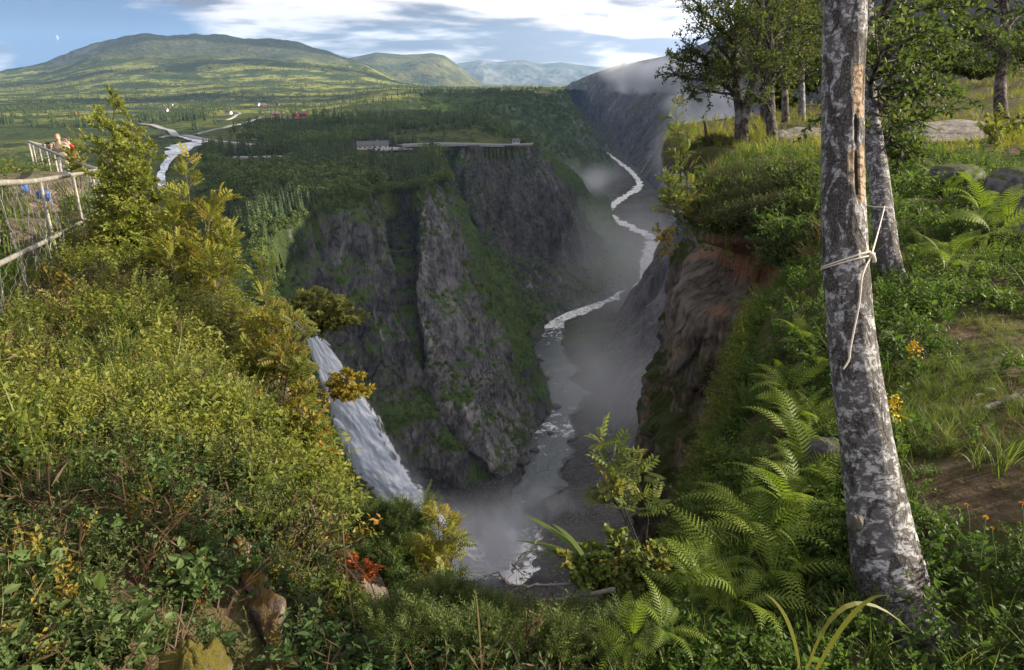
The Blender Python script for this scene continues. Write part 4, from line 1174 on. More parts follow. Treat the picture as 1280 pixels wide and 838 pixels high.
def pinnate(pairs=6, w=.30, ll=.30, lf=None):
    """compound leaf along +Y, unit length"""
    t = TM(); lf = lf or leaf4(w, .08, .06)
    t.strip([(0, 0, 0), (0, .5, .06), (0, .82, .0)], [.018, .014, .008], .4, .6)
    for i in range(pairs):
        y = .24 + .56 * i / (pairs - 1); z = .08 * math.sin(y * 2.6)
        s = ll * (1 - .25 * abs(i - pairs * .45) / pairs)
        for sx in (-1, 1):
            t.leaf((0, y, z), (sx * .9, .48, -.12), (0, 0, 1), s, .35 + .4 * (i % 2) , lf)
    t.leaf((0, .82, 0), (0, 1, -.15), (0, 0, 1), ll * .9, .7, lf)
    return t.done()
def frond(rng, pairs=16, arch=.55):
    """fern frond along +Y rising then arching, unit length, twice divided"""
    t = TM()
    f = np.linspace(0, 1, pairs + 4)
    ang = 1.15 - (1.15 + arch) * f ** 1.15 * 1.0
    c = np.cumsum(np.stack([0 * f, np.cos(ang), np.sin(ang)], 1) / len(f), 0)
    t.strip(c, np.linspace(.016, .004, len(f)), .35, .3)
    for i in range(3, len(f) - 1):
        q = (i - 3) / (len(f) - 4)
        L = .21 * (math.sin(min(1, q * 2.6 + .25) * 1.57)) * (1 - q) ** .9 + .010
        tg = np.array([0, math.cos(ang[i]), math.sin(ang[i])]); nm = np.array([0, -tg[2], tg[1]])
        for sx in (-1, 1):
            d = np.array([sx, 0, 0]) * .86 + tg * .52 - nm * .10; d /= np.linalg.norm(d)
            m = max(3, int(8 * L / .21)); s2 = np.cross(nm, d); r_ = np.clip(.25 + .5 * rng.random(), 0, 1)
            kk = np.arange(m + 1) / m; bp_ = c[i] + d * (L * kk)[:, None] - nm * (.06 * L * kk ** 2)[:, None]
            for sy in (-1, 1):
                for k in range(m):
                    wd = .021 * (1 - (k + .3) / m) ** .7 * (L / .21) ** .3 + .002
                    ap = bp_[k] + s2 * sy * wd + d * L / m * 1.15
                    t.add(np.array([bp_[k], bp_[k + 1], ap]), [(0, 1, 2)] if sy > 0 else [(0, 2, 1)], np.clip(r_ + .1 * sy + .2 * q, 0, 1), 0)
    return t.done()
rt = np.random.default_rng(21)
BIL = [sprig(rt, 16, 1, leaf4(.55, .1, .05), .125) for _ in range(5)]
HERB = [sprig(rt, 9, 1, leaf6(.55, .08, .1), .22, stems=2) for _ in range(4)]
HEATH = [sprig(rt, 22, 1, leaf4(.28, .03, .0), .12, stems=4) for _ in range(3)]
GRS = [grass_tuft(rt) for _ in range(5)]
GRS_FINE = [grass_tuft(rt, 26, .012, .5, .8) for _ in range(4)]
FRONDS = [frond(rt, 16, a) for a in (.35, .6, .9)]
ROWAN = [pinnate(5, .44, .33), pinnate(5, .46, .36), pinnate(6, .40, .30)]
OVAL = [(lambda q: (q[0], q[1], np.full(len(q[0]), .5), np.zeros(len(q[0]))))(leaf6(.62, .08, .1))]
OVAL4 = [(lambda q: (q[0], q[1], np.full(len(q[0]), .5), np.zeros(len(q[0]))))(leaf4(.62, .08, .08))]
ROUND = [(lambda q: (q[0], q[1], np.full(len(q[0]), .5), np.zeros(len(q[0]))))(leaf6(.95, .06, .02))]
NEED = (lambda t: (t.leaf((0, 0, 0), (0, 1, 0), (0, 0, 1), 1, .5, leaf4(.16, .02, 0)), t.done())[1])(TM())
def needle_spray(rng):
    t = TM()
    t.strip([(0, 0, 0), (0, .5, .03), (0, 1, 0)], [.03, .025, .01], .3, 1)
    for i in range(26):
        y = i / 26; a = i * 2.4; d = (math.cos(a) * .75, .6, math.sin(a) * .75)
        t.leaf((0, y, .03), d, (0, 0, 1), .26 * (1.1 - .4 * y), rng.random(), leaf4(.17, .02, 0))
    return t.done()
JUN = [needle_spray(rt) for _ in range(3)]

M_BILB = leaf_mat('bilberry_leaves', [(0.036, 0.058, 0.012), (0.090, 0.122, 0.022), (0.175, 0.195, 0.036), (0.27, 0.25, 0.06)], pscale=0.55, transl=.4)
M_BILG = leaf_mat('green_dwarf_leaves', [(0.020, 0.040, 0.016), (0.040, 0.075, 0.026), (0.070, 0.115, 0.034), (0.11, 0.15, 0.05)], pscale=1.1, transl=.35)
M_RGT = leaf_mat('shade_herb_leaves', [(0.022, 0.046, 0.010), (0.045, 0.085, 0.018), (0.085, 0.140, 0.028), (0.12, 0.17, 0.04)], pscale=.9, transl=.42)
M_GRASS = leaf_mat('grass_blades', [(0.035, 0.062, 0.012), (0.070, 0.115, 0.022), (0.115, 0.155, 0.034), (0.19, 0.17, 0.07)], pscale=.6, transl=.4, rough=.5)
M_DRY = leaf_mat('dry_grass_blades', [(0.10, 0.075, 0.035), (0.19, 0.145, 0.07), (0.28, 0.22, 0.12)], transl=.35, rough=.7)
M_SUNGR = leaf_mat('sun_tinted_blades', [(0.09, 0.11, 0.018), (0.16, 0.17, 0.028), (0.24, 0.22, 0.05)], transl=.5, rough=.5)  # lighter, yellower grass: sunlight put into the blade colour
M_HEATH = leaf_mat('heather_twigs', [(0.020, 0.034, 0.012), (0.045, 0.062, 0.018), (0.085, 0.085, 0.028)], transl=.25, rough=.6)
M_FERN = leaf_mat('fern_fronds', [(0.085, 0.140, 0.016), (0.15, 0.215, 0.024), (0.23, 0.28, 0.04)], stem=(0.10, 0.11, 0.03), transl=.45, rough=.5)
M_YEL = leaf_mat('autumn_yellow_leaves', [(0.13, 0.105, 0.018), (0.24, 0.19, 0.028), (0.32, 0.25, 0.05), (0.30, 0.13, 0.03)], transl=.4)
M_ORA = leaf_mat('autumn_mixed_leaves', [(0.075, 0.085, 0.016), (0.16, 0.15, 0.028), (0.26, 0.19, 0.035), (0.33, 0.12, 0.03)], transl=.35, pscale=2.2)
M_RUST = leaf_mat('russet_leaves', [(0.10, 0.028, 0.012), (0.22, 0.055, 0.018), (0.30, 0.10, 0.03)], transl=.3)
M_ROW = leaf_mat('rowan_leaves', [(0.075, 0.10, 0.018), (0.135, 0.155, 0.026), (0.20, 0.20, 0.036), (0.28, 0.19, 0.04)], transl=.42, stem=(0.10, 0.07, 0.045))
M_ROWG = leaf_mat('green_rowan_leaves', [(0.045, 0.075, 0.018), (0.09, 0.125, 0.028), (0.15, 0.17, 0.045), (0.25, 0.15, 0.03)], transl=.4, stem=(0.04, 0.028, 0.02))
M_BIR = leaf_mat('small_birch_leaves', [(0.11, 0.135, 0.026), (0.19, 0.215, 0.045), (0.29, 0.28, 0.08)], transl=.42, pscale=2.0)
M_WIL = leaf_mat('pale_willow_leaves', [(0.10, 0.115, 0.035), (0.17, 0.18, 0.055), (0.25, 0.24, 0.09)], transl=.4)
M_JUN = leaf_mat('juniper_needles', [(0.034, 0.062, 0.018), (0.070, 0.110, 0.028), (0.125, 0.150, 0.035)], transl=.2, pscale=2.5)
M_TREE = leaf_mat('tree_leaves', [(0.032, 0.050, 0.012), (0.060, 0.082, 0.018), (0.10, 0.115, 0.026)], transl=.5, pscale=.8)
M_TREE2 = leaf_mat('bright_tree_leaves', [(0.034, 0.060, 0.016), (0.066, 0.100, 0.024), (0.12, 0.15, 0.04)], transl=.45, pscale=.8)
# ---------------------------------------------------------------- ground cover (too many plants to count)
def sample(n, az0, az1, r0, r1, p, rng):
    """points round the viewer, per square metre as r**-p"""
    a = np.radians(rng.uniform(az0, az1, n)); q = 2 - p
    r = (rng.random(n) * (r1 ** q - r0 ** q) + r0 ** q) ** (1 / q) if abs(q) > 1e-6 else np.exp(rng.uniform(math.log(r0), math.log(r1), n))
    return r * np.sin(a), r * np.cos(a), r
def gnormal(x, y):
    e = .12
    zx = (gz(x + e, y) - gz(x - e, y)) / (2 * e); zy = (gz(x, y + e) - gz(x, y - e)) / (2 * e)
    n = np.stack([-np.clip(zx, -1.2, 1.2), -np.clip(zy, -1.2, 1.2), np.ones(len(x))], 1)
    return n / np.linalg.norm(n, axis=1, keepdims=True)
ROCKS = []      # (x, y, radius) kept clear of plants
def fence_side(x, y):          # >0 on the far (left) side of the railing
    return -( (x + 4.31) * 3.8 - (y - 6.0) * -1.56 ) 
def path_mask(x, y):
    d = np.minimum(np.hypot((x - 2.55) / .8, (y - 3.1) / .85), np.hypot((x - 1.95) / .35, (y - 2.25) / .4))
    d = np.minimum(d, np.hypot((x - 3.4) / .8, (y - 4.1) / .7))
    return sstep(d + .3 * fbm(x * 2, y * 2, 0, 3, 33), 1.15, .55)
SLAB = [(12.4, 20.4, 2.6, 2.6), (9.9, 17.2, 1.5, 1.1), (7.9, 19.2, 1.1, 1.6)]
def slab_mask(x, y):
    m = 0
    for cx, cy, a, b in SLAB:
        m = np.maximum(m, sstep(np.hypot((x - cx) / a, (y - cy) / b) + .25 * fbm(x, y, 0, 3, 35), 1.1, .85))
    return m
def cover(name, tms, mat, n, area, size, prob, seed, tilt=.25, lod=.35, dmax=.1, kind='stuff', sink=.03, sq=(1, 1), follow=.6):
    rng = np.random.default_rng(seed)
    x, y, r = sample(n, *area, rng)
    d = edge_d(x, y)
    lim = dmax if not callable(dmax) else dmax(x, y)
    ok = d < lim
    x, y, r, d = x[ok], y[ok], r[ok], d[ok]
    pr = prob(x, y, d)
    for cx, cy, cr in ROCKS: pr = pr * (np.hypot(x - cx, y - cy) > cr)
    ok = rng.random(len(x)) < pr
    x, y, r, d = x[ok], y[ok], r[ok], d[ok]
    z = gz(x, y, d)
    up = gnormal(x, y); up = up * follow + np.array([0, 0, 1 - follow])
    S = rng.uniform(size[0], size[1], len(x)) * np.maximum(1, r / 2.5) ** lod
    S = S * np.clip(1 + .75 * fbm(x * 2.1, y * 2.1, 0, 3, seed), .45, 1.7)
    R = rot_up(len(x), rng, tilt, up)
    g = Geo()
    k = len(tms)
    rn = np.clip(.5 + .33 * fbm(x * .9, y * .9, 0, 3, seed + 5) + rng.normal(0, .2, len(x)), 0, 1)
    for j in range(k):
        s = np.arange(len(x)) % k == j
        w = rng.uniform(sq[0], sq[1], s.sum())
        g.scatter(tms[j], np.stack([x[s], y[s], z[s] - sink * S[s]], 1), R[s], np.stack([S[s] * w, S[s] * w, S[s]], 1), rn[s])
    o = g.build(name, mat)
    tag(o, kind=kind)
    return o
lft = lambda x, y: sstep(x + .25 * fbm(x * 1.5, y * 1.5, 0, 3, 11), .25, -.35)
rgt = lambda x, y: 1 - lft(x, y)
sh_lim = lambda x, y: .12 + (.33 + .25 * sstep(y, 3, 6)) * sstep(x, -.45, -1.0) * sstep(y, 20, 8)
# mossy rocks at the bottom left, the ragged peat edge, boulders on the right: placed first so that plants keep off
def moss_rock(t, rockc=((0.10, 0.085, 0.075), (0.26, 0.22, 0.20)), cover_=.5, mossc=((0.045, 0.042, 0.010), (0.12, 0.10, 0.020))):
    p = t.pos(); n1 = t.noise(p, 4.0, 7, .65); n2 = t.noise(p, 22.0, 6, .7); n3 = t.noise(p, 90.0, 3, .7)
    c = t.mix(t.sstep(n1, .38, .64), *rockc)
    c = t.mix(t.sstep(n2, .6, .7), c, (0.03, 0.028, 0.026))
    nz = t.sep(t.nrm())[2]
    m = t.sstep(t.math('ADD', t.math('MULTIPLY', nz, .5), n1), 1.0 - cover_, 1.2 - cover_)
    c = t.mix(m, c, t.mix(n2, *mossc))
    return t.principled(c, .9, .15, t.bump(t.math('ADD', t.math('ADD', n1, n2), t.math('MULTIPLY', n3, .5)), .9, .03))
M_MOSSY = material('mossy_stone', lambda t: moss_rock(t, cover_=.62))
M_LICHEN = material('grey_lichen_stone', lambda t: moss_rock(t, ((0.07, 0.068, 0.07), (0.22, 0.21, 0.21)), .18, ((0.03, 0.045, 0.012), (0.07, 0.085, 0.02))))
M_SLAB = material('ice_worn_rock', lambda t: moss_rock(t, ((0.16, 0.145, 0.14), (0.36, 0.33, 0.31)), .03, ((0.05, 0.06, 0.02), (0.12, 0.12, 0.04))))
M_PEAT = material('tan_peaty_rock', lambda t: moss_rock(t, ((0.06, 0.045, 0.037), (0.34, 0.27, 0.22)), .26, ((0.10, 0.04, 0.014), (0.11, 0.09, 0.022))))
def put_rock(u, v, depth, size, seed, mat, lab, rough=.4, yaw=0.0, clear=.9, lift=0.0, grp=None, nm='boulder'):
    p = Pd(u, v, depth)
    o = rock_mesh(nm, size, seed, mat, (p[0], p[1], p[2] + lift), 30, rough=rough, yaw=yaw)
    tag(o, lab, 'rock', grp); ROCKS.append((p[0], p[1], max(size[0], size[1]) * clear))
    return o
put_rock(246, 862, 1.78, (.085, .12, .135), 3, M_MOSSY, 'golden moss-covered boulder at the bottom left among the dwarf shrubs', .85, .2, .75)
put_rock(1195, 219, 9.2, (.34, .3, .13), 8, M_LICHEN, 'dark lichen-grey boulder behind the big fern on the right', .3, .6, .7)
put_rock(1268, 236, 8.2, (.28, .32, .22), 9, M_LICHEN, 'pinkish grey boulder at the right beside the dark lichen one', .3, .2, .7)
put_rock(1275, 282, 6.9, (.26, .3, .28), 10, M_LICHEN, 'lowest grey boulder at the right edge beside the big fern', .35, 1.2, .7)
put_rock(1142, 262, 8.5, (.3, .25, .12), 12, M_LICHEN, 'low grey stone in the herbs right of the leaning white birch', .35, .3, .6)
put_rock(1028, 580, 3.35, (.09, .10, .13), 14, M_LICHEN, 'small upright grey stone among ferns left of the big birch', .3, .3, .7)
# peat edge: a long ragged lip
pk = [(258, 528, 3.55), (268, 580, 3.2), (283, 640, 2.85), (302, 690, 2.6), (324, 745, 2.4), (340, 790, 2.25), (356, 850, 2.08)]
pc = catmull(np.array([Pd(*q) for q in pk]), 90) + np.array([0, 0, .03])
g = Geo(); th = np.linspace(0, 2 * np.pi, 29)[:-1]
_ar = np.arange(90)
rr_ = (.032 + .034 * fbm(_ar / 6, 0, 0, 3, 4))[:, None] * (1 + .55 * fbm(_ar[:, None] / 4, np.cos(th)[None] * 2.5, np.sin(th)[None] * 2.5, 4, 5) + .2 * fbm(_ar[:, None] / 1.5, np.cos(th)[None] * 6, np.sin(th)[None] * 6, 3, 25) + .35 * np.round(2.5 * fbm(_ar[:, None] / 5, np.cos(th)[None] * 1.6, np.sin(th)[None] * 1.6, 2, 15)) / 2.5)
rr_ = np.maximum(rr_, .012)
xx_ = pc[:, None, 0] + rr_ * np.cos(th)[None] * 1.0; zz_ = pc[:, None, 2] - .05 + rr_ * np.sin(th)[None] * np.where(np.sin(th) < 0, 4.2, 1.2)[None]
yy_ = pc[:, None, 1] + rr_ * .35 * np.cos(th)[None] + .02 * fbm(xx_ * 14, zz_ * 14, 0, 3, 8)
Vp = np.stack([xx_, yy_, zz_], -1)
tag(mesh_obj('rock_ledge', Vp.reshape(-1, 3), None, grid_quads(90, 28, True), M_PEAT, None, None, True), 'narrow tan rock ledge with rusty lichen running down the left bank edge', 'rock')
for q in pk: 
    p = Pd(*q); ROCKS.append((p[0] - .03, p[1] - .03, .10))

# ice-worn slabs
for i, (cx, cy, a, b) in enumerate(SLAB):
    n = 60; uu, vv = np.meshgrid(np.linspace(-1.15, 1.15, n), np.linspace(-1.15, 1.15, n))
    sx, sy = cx + uu * a, cy + vv * b; rho = np.hypot(uu, vv)
    top = gz(sx, sy) + .16 * sstep(rho + .25 * fbm(sx, sy, 0, 3, 35), 1.12, .75) - .10 + .06 * np.round(fbm(sx / 1.2, sy / .7, 0, 3, 40 + i) * 3) / 3 + .04 * fbm(sx * 2, sy * 2, 0, 4, 44)
    tag(mesh_obj('rock_slab', np.stack([sx, sy, top], -1).reshape(-1, 3), None, grid_quads(n, n), M_SLAB, None, None, True),
        ['broad pale ice-worn slab below the sunlit grass on the right', 'smaller pale slab in front of the broad one on the right', 'pale sunlit rock patch at the foot of the dark trees'][i], 'rock')

# left bank
cover('bilberry_cover', BIL, M_BILB, 11500, (-78, 0, 2.2, 15, 1.45), (.13, .24), lambda x, y, d: lft(x, y) * (.06 + .94 * sstep(fbm(x * 1.9, y * 1.9, 0, 3, 63), -.30, -.12)) * sstep(np.hypot(x, y) + .6 * fbm(x, y, 0, 2, 3), 2.2, 3.2) * (fence_side(x, y) < .1), 101, .3, .25, sh_lim, sq=(.9, 1.3))
cover('dwarf_shrub_cover', BIL + HERB, M_BILG, 9500, (-85, 8, .75, 4.6, 1.2), (.08, .17), lambda x, y, d: lft(x, y) * (.08 + .92 * sstep(fbm(x * 2.3, y * 2.3, 0, 3, 64), -.32, -.14)) * sstep(np.hypot(x, y) + .6 * fbm(x, y, 0, 2, 3), 3.7, 2.5), 102, .35, .1, sh_lim, sq=(.9, 1.4))
cover('grass_left', GRS, M_GRASS, 5500, (-85, 0, .8, 5.5, 1.1), (.16, .36), lambda x, y, d: lft(x, y) * sstep(fbm(x * 1.1, y * 1.1, 0, 3, 18) - .3 * sstep(x, -1.7, -1.1), -.15, .25), 103, .3, .1, sh_lim)
cover('dry_grass_left', GRS_FINE, M_DRY, 800, (-80, 4, .9, 7, 1.2), (.14, .28), lambda x, y, d: lft(x, y) * .8, 104, .35, .2, sh_lim)
cover('heather_left', HEATH, M_HEATH, 4500, (-70, 6, 1.3, 8, 1.3), (.10, .22), lambda x, y, d: lft(x, y) * (.25 + .75 * sstep(d, -.5, .2)) * (fence_side(x, y) < .1), 105, .3, .2, sh_lim, sq=(1, 1.5))
cover('russet_cover', BIL, M_RUST, 500, (-60, 0, 1.5, 5, 1.1), (.06, .13), lambda x, y, d: sstep(np.abs(d + .12 + .15 * fbm(x * 2, y * 2, 0, 2, 9)), .22, .05) * sstep(x, -.5, -1.0) * sstep(fbm(x * 1.4, y * 1.4, 0, 2, 7), -.1, .25), 106, .4, .1, .4)
cover('grass_beyond_railing', GRS + BIL[:2], M_GRASS, 3500, (-70, -28, 6, 48, 1.2), (.25, .5), lambda x, y, d: (fence_side(x, y) > .1) * sstep(fbm(x * .5, y * .5, 0, 3, 19), -.35, .05), 107, .3, .25, .6)
BARE = [(lambda q: (q[0], q[1], q[2], np.ones(len(q[3]))))(sprig(rt, 7, 1, leaf4(.10, .0, .0), .22, stems=3, stem_w=.02)) for _ in range(3)]
cover('bare_twigs', BARE, M_HEATH, 900, (-80, 4, 1.0, 9, 1.2), (.16, .30), lambda x, y, d: lft(x, y) * (fence_side(x, y) < .1), 108, .5, .2, sh_lim)
cover('willow_shoots', BIL, M_WIL, 1500, (-74, 0, 2.6, 11, 1.3), (.16, .28), lambda x, y, d: lft(x, y) * (fence_side(x, y) < .1) * sstep(fbm(x * 1.2 + 9, y * 1.2, 0, 3, 65), .12, .3), 109, .25, .25, sh_lim, sq=(.5, .8))
cover('autumn_shoots', BIL, M_ORA, 900, (-70, 2, 1.4, 8, 1.3), (.10, .22), lambda x, y, d: lft(x, y) * (fence_side(x, y) < .1) * sstep(fbm(x * 1.5 + 4, y * 1.5, 0, 3, 66), .16, .3), 110, .3, .25, sh_lim)
# bottom middle
cover('grass_middle', GRS, M_GRASS, 1300, (-22, 34, 1.1, 3.4, 1.0), (.08, .18), lambda x, y, d: (.35 + .65 * rgt(x, y)) * (1 - .85 * path_mask(x, y)), 111, .3, .05, .15)
cover('herbs_middle', HERB + BIL, M_RGT, 3600, (-26, 30, 1.0, 3.3, 1.0), (.06, .115), lambda x, y, d: (1 - .9 * path_mask(x, y)) * (1 - .3 * lft(x, y)), 112, .35, .05, .22, sq=(1, 1.4))
# right bank
cover('herb_cover_right', BIL + HERB, M_RGT, 14000, (2, 72, 1.2, 16, 1.4), (.08, .17), lambda x, y, d: rgt(x, y) * (1 - path_mask(x, y)) * (1 - slab_mask(x, y)) * (.45 + .55 * sstep(fbm(x * .8, y * .8, 0, 3, 28), -.3, .1)), 121, .35, .3, .25, sq=(1, 1.4))
cover('grass_right', GRS + GRS_FINE, M_GRASS, 5200, (0, 75, 1.2, 16, 1.35), (.10, .25), lambda x, y, d: rgt(x, y) * (1 - .93 * path_mask(x, y)) * (1 - slab_mask(x, y)) * (.35 + .65 * sstep(fbm(x * .7, y * .7, 0, 3, 29), .1, -.2)), 122, .3, .25, .2)
cover('path_grass', GRS_FINE, M_GRASS, 8000, (20, 65, 1.7, 5.6, 1.0), (.05, .14), lambda x, y, d: path_mask(x, y) * sstep(fbm(x * 2.2, y * 2.2, 0, 3, 41), -.25, .3), 123, .5, .1, -.1)
cover('path_litter', GRS_FINE, M_DRY, 1500, (20, 65, 1.7, 5.6, 1.0), (.04, .10), lambda x, y, d: path_mask(x, y), 124, 1.2, .1, -.1)
cover('sun_tinted_grass', GRS_FINE + GRS, M_SUNGR, 6500, (10, 60, 11.0, 46, 1.3), (.16, .34), lambda x, y, d: (1 - slab_mask(x, y)) * sstep(y + .3 * x, 13, 16) * (.4 + .6 * sstep(fbm(x * .4, y * .4, 0, 3, 30), -.3, .1)), 125, .3, .12, .3)
# turf cushion on the tip of the promontory, hanging over its lip
def prom_p(x, y, d): return np.exp(-(((x - 3.4) / 1.1) ** 2 + ((y - 9.6) / 1.6) ** 2)) * 1.5
cover('turf_cushion', HEATH + GRS_FINE[:1], M_HEATH, 9000, (10, 26, 7.6, 13.5, 1.0), (.14, .26), prom_p, 126, .45, .0, .10, sq=(1, 1.4), follow=.95)
cover('turf_fringe', GRS_FINE, M_DRY, 350, (10, 26, 7.4, 13.5, 1.0), (.25, .45), lambda x, y, d: sstep(np.abs(d - .0), .3, .1), 127, .6, .0, .14, follow=1.0)
# plants hanging down the face below the ferns
def hang(name, tms, mat, n, c0, c1, r0, r1, size, seed, droop=.5, thr=-.1, keep=.012):
    rng = np.random.default_rng(seed)
    nr, nc = FACE.shape[:2]
    i = rng.integers(r0, r1, n); j = rng.integers(int(c0 * nc), int(c1 * nc), n)
    p = FACE[i, j]; ok = fbm(p[:, 0] * .9, p[:, 1] * .9, p[:, 2] * .9, 3, seed) > thr
    ok &= (rng.random(n) < np.where(prom[j] > .5, keep, 1.0)) 
    p, i, j = p[ok], i[ok], j[ok]
    up = np.stack([on[j, 0], on[j, 1], np.full(len(j), .55 - droop)], 1)
    S = rng.uniform(*size, len(p)); R = rot_up(len(p), rng, .3, up); g = Geo(); k = len(tms)
    for q in range(k):
        s = np.arange(len(p)) % k == q
        g.scatter(tms[q], p[s], R[s], S[s])
    tag(g.build(name, mat), kind='stuff')
hang('hanging_grass', GRS_FINE, M_GRASS, 900, .20, .62, 0, 60, (.18, .36), 131, .35)
hang('hanging_dry_grass', GRS_FINE, M_DRY, 800, .15, .60, 4, 75, (.2, .42), 132, .75, .05)
hang('ledge_plants', BIL, M_RGT, 1500, .15, .66, 10, 150, (.12, .26), 133, .1, .12)
hang('left_face_plants', BIL + HEATH, M_BILB, 5000, .45, 1.0, 0, 90, (.12, .26), 134, .1, -.7)
hang('lip_herbs', BIL + GRS, M_RGT, 3000, .2, .75, 0, 34, (.10, .22), 135, .15, -1.0)
hang('near_lip_shrubs', BIL + HEATH, M_BILG, 7000, .50, .80, 0, 48, (.07, .16), 136, .2, -1.0)
# ---------------------------------------------------------------- woody plants
def curve3(a, b, bend, rng, n=10, wob=.04):
    a = np.asarray(a, float); b = np.asarray(b, float); t = np.linspace(0, 1, n)[:, None]
    L = np.linalg.norm(b - a); mid = (a + b) / 2 + np.asarray(bend, float) * L
    c = (1 - t) ** 2 * a + 2 * t * (1 - t) * mid + t * t * b
    w = np.stack([fbm(t[:, 0] * 3 + rng.random() * 90, k, 0, 2, 3) for k in range(3)], 1) * wob * L
    return c + w * np.sin(t * np.pi)
def at(c, f):
    i = f * (len(c) - 1); k = int(min(len(c) - 2, i)); return c[k] * (1 - (i - k)) + c[k + 1] * (i - k)
def tang(c, f):
    k = int(min(len(c) - 2, f * (len(c) - 1))); d = c[k + 1] - c[k]; return d / (np.linalg.norm(d) + 1e-9)
class Leaves:
    def __init__(self): self.p, self.d, self.u, self.s, self.r = [], [], [], [], []
    def twig(self, c, n, size, rng, r0, f0=.15, ang=.8, tipd=True):
        a0 = rng.random() * 6.28
        for i in range(n):
            f = f0 + (1 - f0) * (i + rng.random() * .5) / n
            tg = tang(c, min(.999, f)); 
            s = np.cross(tg, [0, 0, 1.0]); s /= np.linalg.norm(s) + 1e-6; v = np.cross(s, tg)
            a = a0 + i * 2.4
            d = tg * math.cos(ang) + (s * math.cos(a) + v * math.sin(a) * .7) * math.sin(ang)
            self.p.append(at(c, min(.999, f))); self.d.append(d); self.u.append(np.array([rng.normal(0, .8), rng.normal(0, .8), 1.0]))
            self.s.append(size * rng.uniform(.65, 1.2)); self.r.append(np.clip(r0 + rng.normal(0, .16), 0, 1))
    def build(self, name, tms, mat, parent):
        g = Geo(); p = np.array(self.p); R = frames(np.array(self.u), np.array(self.d)); S = np.array(self.s); r = np.array(self.r); k = len(tms)
        for q in range(k):
            s = np.arange(len(p)) % k == q
            g.scatter(tms[q], p[s], R[s], S[s], r[s], .75)
        return g.build(name, mat, parent)
def shrub(nm, label, cat, stems, tms, lmat, lsize, seed, twigs=10, tlen=.25, nleaf=7, bark=None, up=.35, f0=.25, group=None, rad=.008, part=('stem', 'foliage'), sub=0, flat=0.0, top_taper=.45, ang=.8, rbase=.5):
    """stems: list of (base, tip, bend)"""
    rng = np.random.default_rng(seed)
    base = np.asarray(stems[0][0], float); e = empty(nm, base); tag(e, label, cat, group)
    L = Leaves(); wood = Geo()
    for (a, b, bend) in stems:
        c = curve3(np.asarray(a) - base, np.asarray(b) - base, bend, rng, 12); ln = np.linalg.norm(c[-1] - c[0])
        wood.tube(c, np.linspace(rad, rad * .25, 12) * (ln / 1.0) ** .5, 6)
        for i in range(twigs):
            f = f0 + (1 - f0) * (i + rng.random()) / twigs
            o = at(c, min(.99, f)); a_ = i * 2.4 + rng.normal(0, .5)
            l_ = tlen * rng.uniform(.6, 1.25) * (1 - top_taper * f)
            d = np.array([math.cos(a_), math.sin(a_), up + rng.normal(0, .2)]) + .5 * tang(c, min(.99, f)); d[2] *= (1 - flat); d /= np.linalg.norm(d)
            tc = curve3(o, o + d * l_, (0, 0, .12), rng, 6)
            wood.tube(tc, np.linspace(rad * .35, rad * .12, 6), 4)
            r0 = np.clip(rbase + rng.normal(0, .2), 0, 1)
            L.twig(tc, nleaf, lsize, rng, r0, .15, ang)
            for k in range(sub):
                o2 = at(tc, rng.uniform(.25, .9)); d2 = d + rng.normal(0, .7, 3); d2 /= np.linalg.norm(d2)
                t2 = curve3(o2, o2 + d2 * l_ * rng.uniform(.3, .6), (0, 0, .1), rng, 5)
                wood.tube(t2, np.linspace(rad * .2, rad * .08, 5), 3)
                L.twig(t2, nleaf, lsize, rng, r0, .1, ang)
        L.twig(c[-4:], nleaf, lsize, rng, rbase + .15, .1, ang)
    wood.build(part[0], bark or M_BARK, e, True)
    L.build(part[1], tms, lmat, e)
    return e
M_TWIG = simple_mat('grey_twig', (0.11, 0.085, 0.065), 0.85, 0.2, .4, 20, .3)
M_DTWIG = simple_mat('dark_twig', (0.045, 0.032, 0.026), 0.85, 0.2, .4, 20, .3)
def S(u0, v0, d0, u1, v1, d1, bend=(0, 0, 0)): return (Pd(u0, v0, d0), Pd(u1, v1, d1), bend)

# left bank, from far to near
shrub('birch_bush', 'tall yellow-green birch bush rising beside the railing on the left bank', 'bush',
      [S(150 + a, 345, 8.8, u, v, 8.8 + b) for a, u, v, b in [(0, 143, 124, 0), (-2, 136, 158, -.2), (6, 163, 150, .1), (10, 182, 188, -.1), (14, 194, 232, -.2), (2, 152, 178, -.4), (8, 174, 214, -.5), (-4, 140, 226, -.5), (16, 197, 285, -.4), (0, 155, 262, -.7), (0, 140, 292, -.6), (10, 180, 305, -.6)]],
      OVAL4, M_BIR, .056, 1, 24, .34, 11, M_TWIG, .35, .1, sub=4, rad=.011, top_taper=.35)
shrub('birch_bush', 'small narrow birch bush behind the far corner of the railing', 'bush', [S(97, 235, 13, 97, 168, 13), S(101, 235, 13, 104, 190, 13), S(93, 235, 13, 90, 190, 13.2)], OVAL4, M_BIR, .055, 2, 14, .3, 8, M_TWIG, .6, .1, sub=2, rad=.012)
shrub('rowan_sapling', 'tallest rowan sapling with bright yellow-green leaves on the left ridge', 'sapling',
      [S(236, 372, 7.6, 232, 205, 7.6, (.02, 0, 0)), S(233, 372, 7.6, 214, 265, 7.5), S(240, 372, 7.6, 268, 255, 7.6), S(242, 372, 7.5, 288, 300, 7.4)], ROWAN, M_ROW, .20, 3, 15, .30, 4, M_TWIG, .3, .15, rad=.011, top_taper=.6, ang=.7)
shrub('rowan_sapling', 'leafy rowan sapling with orange-tipped leaves in front of the tallest one', 'sapling',
      [S(228, 385, 7.2, 208, 310, 7.0), S(245, 390, 7.2, 262, 320, 7.0), S(262, 400, 7.0, 284, 330, 6.9)], ROWAN, M_ROW, .18, 4, 10, .26, 4, M_TWIG, .3, .2, rad=.009)
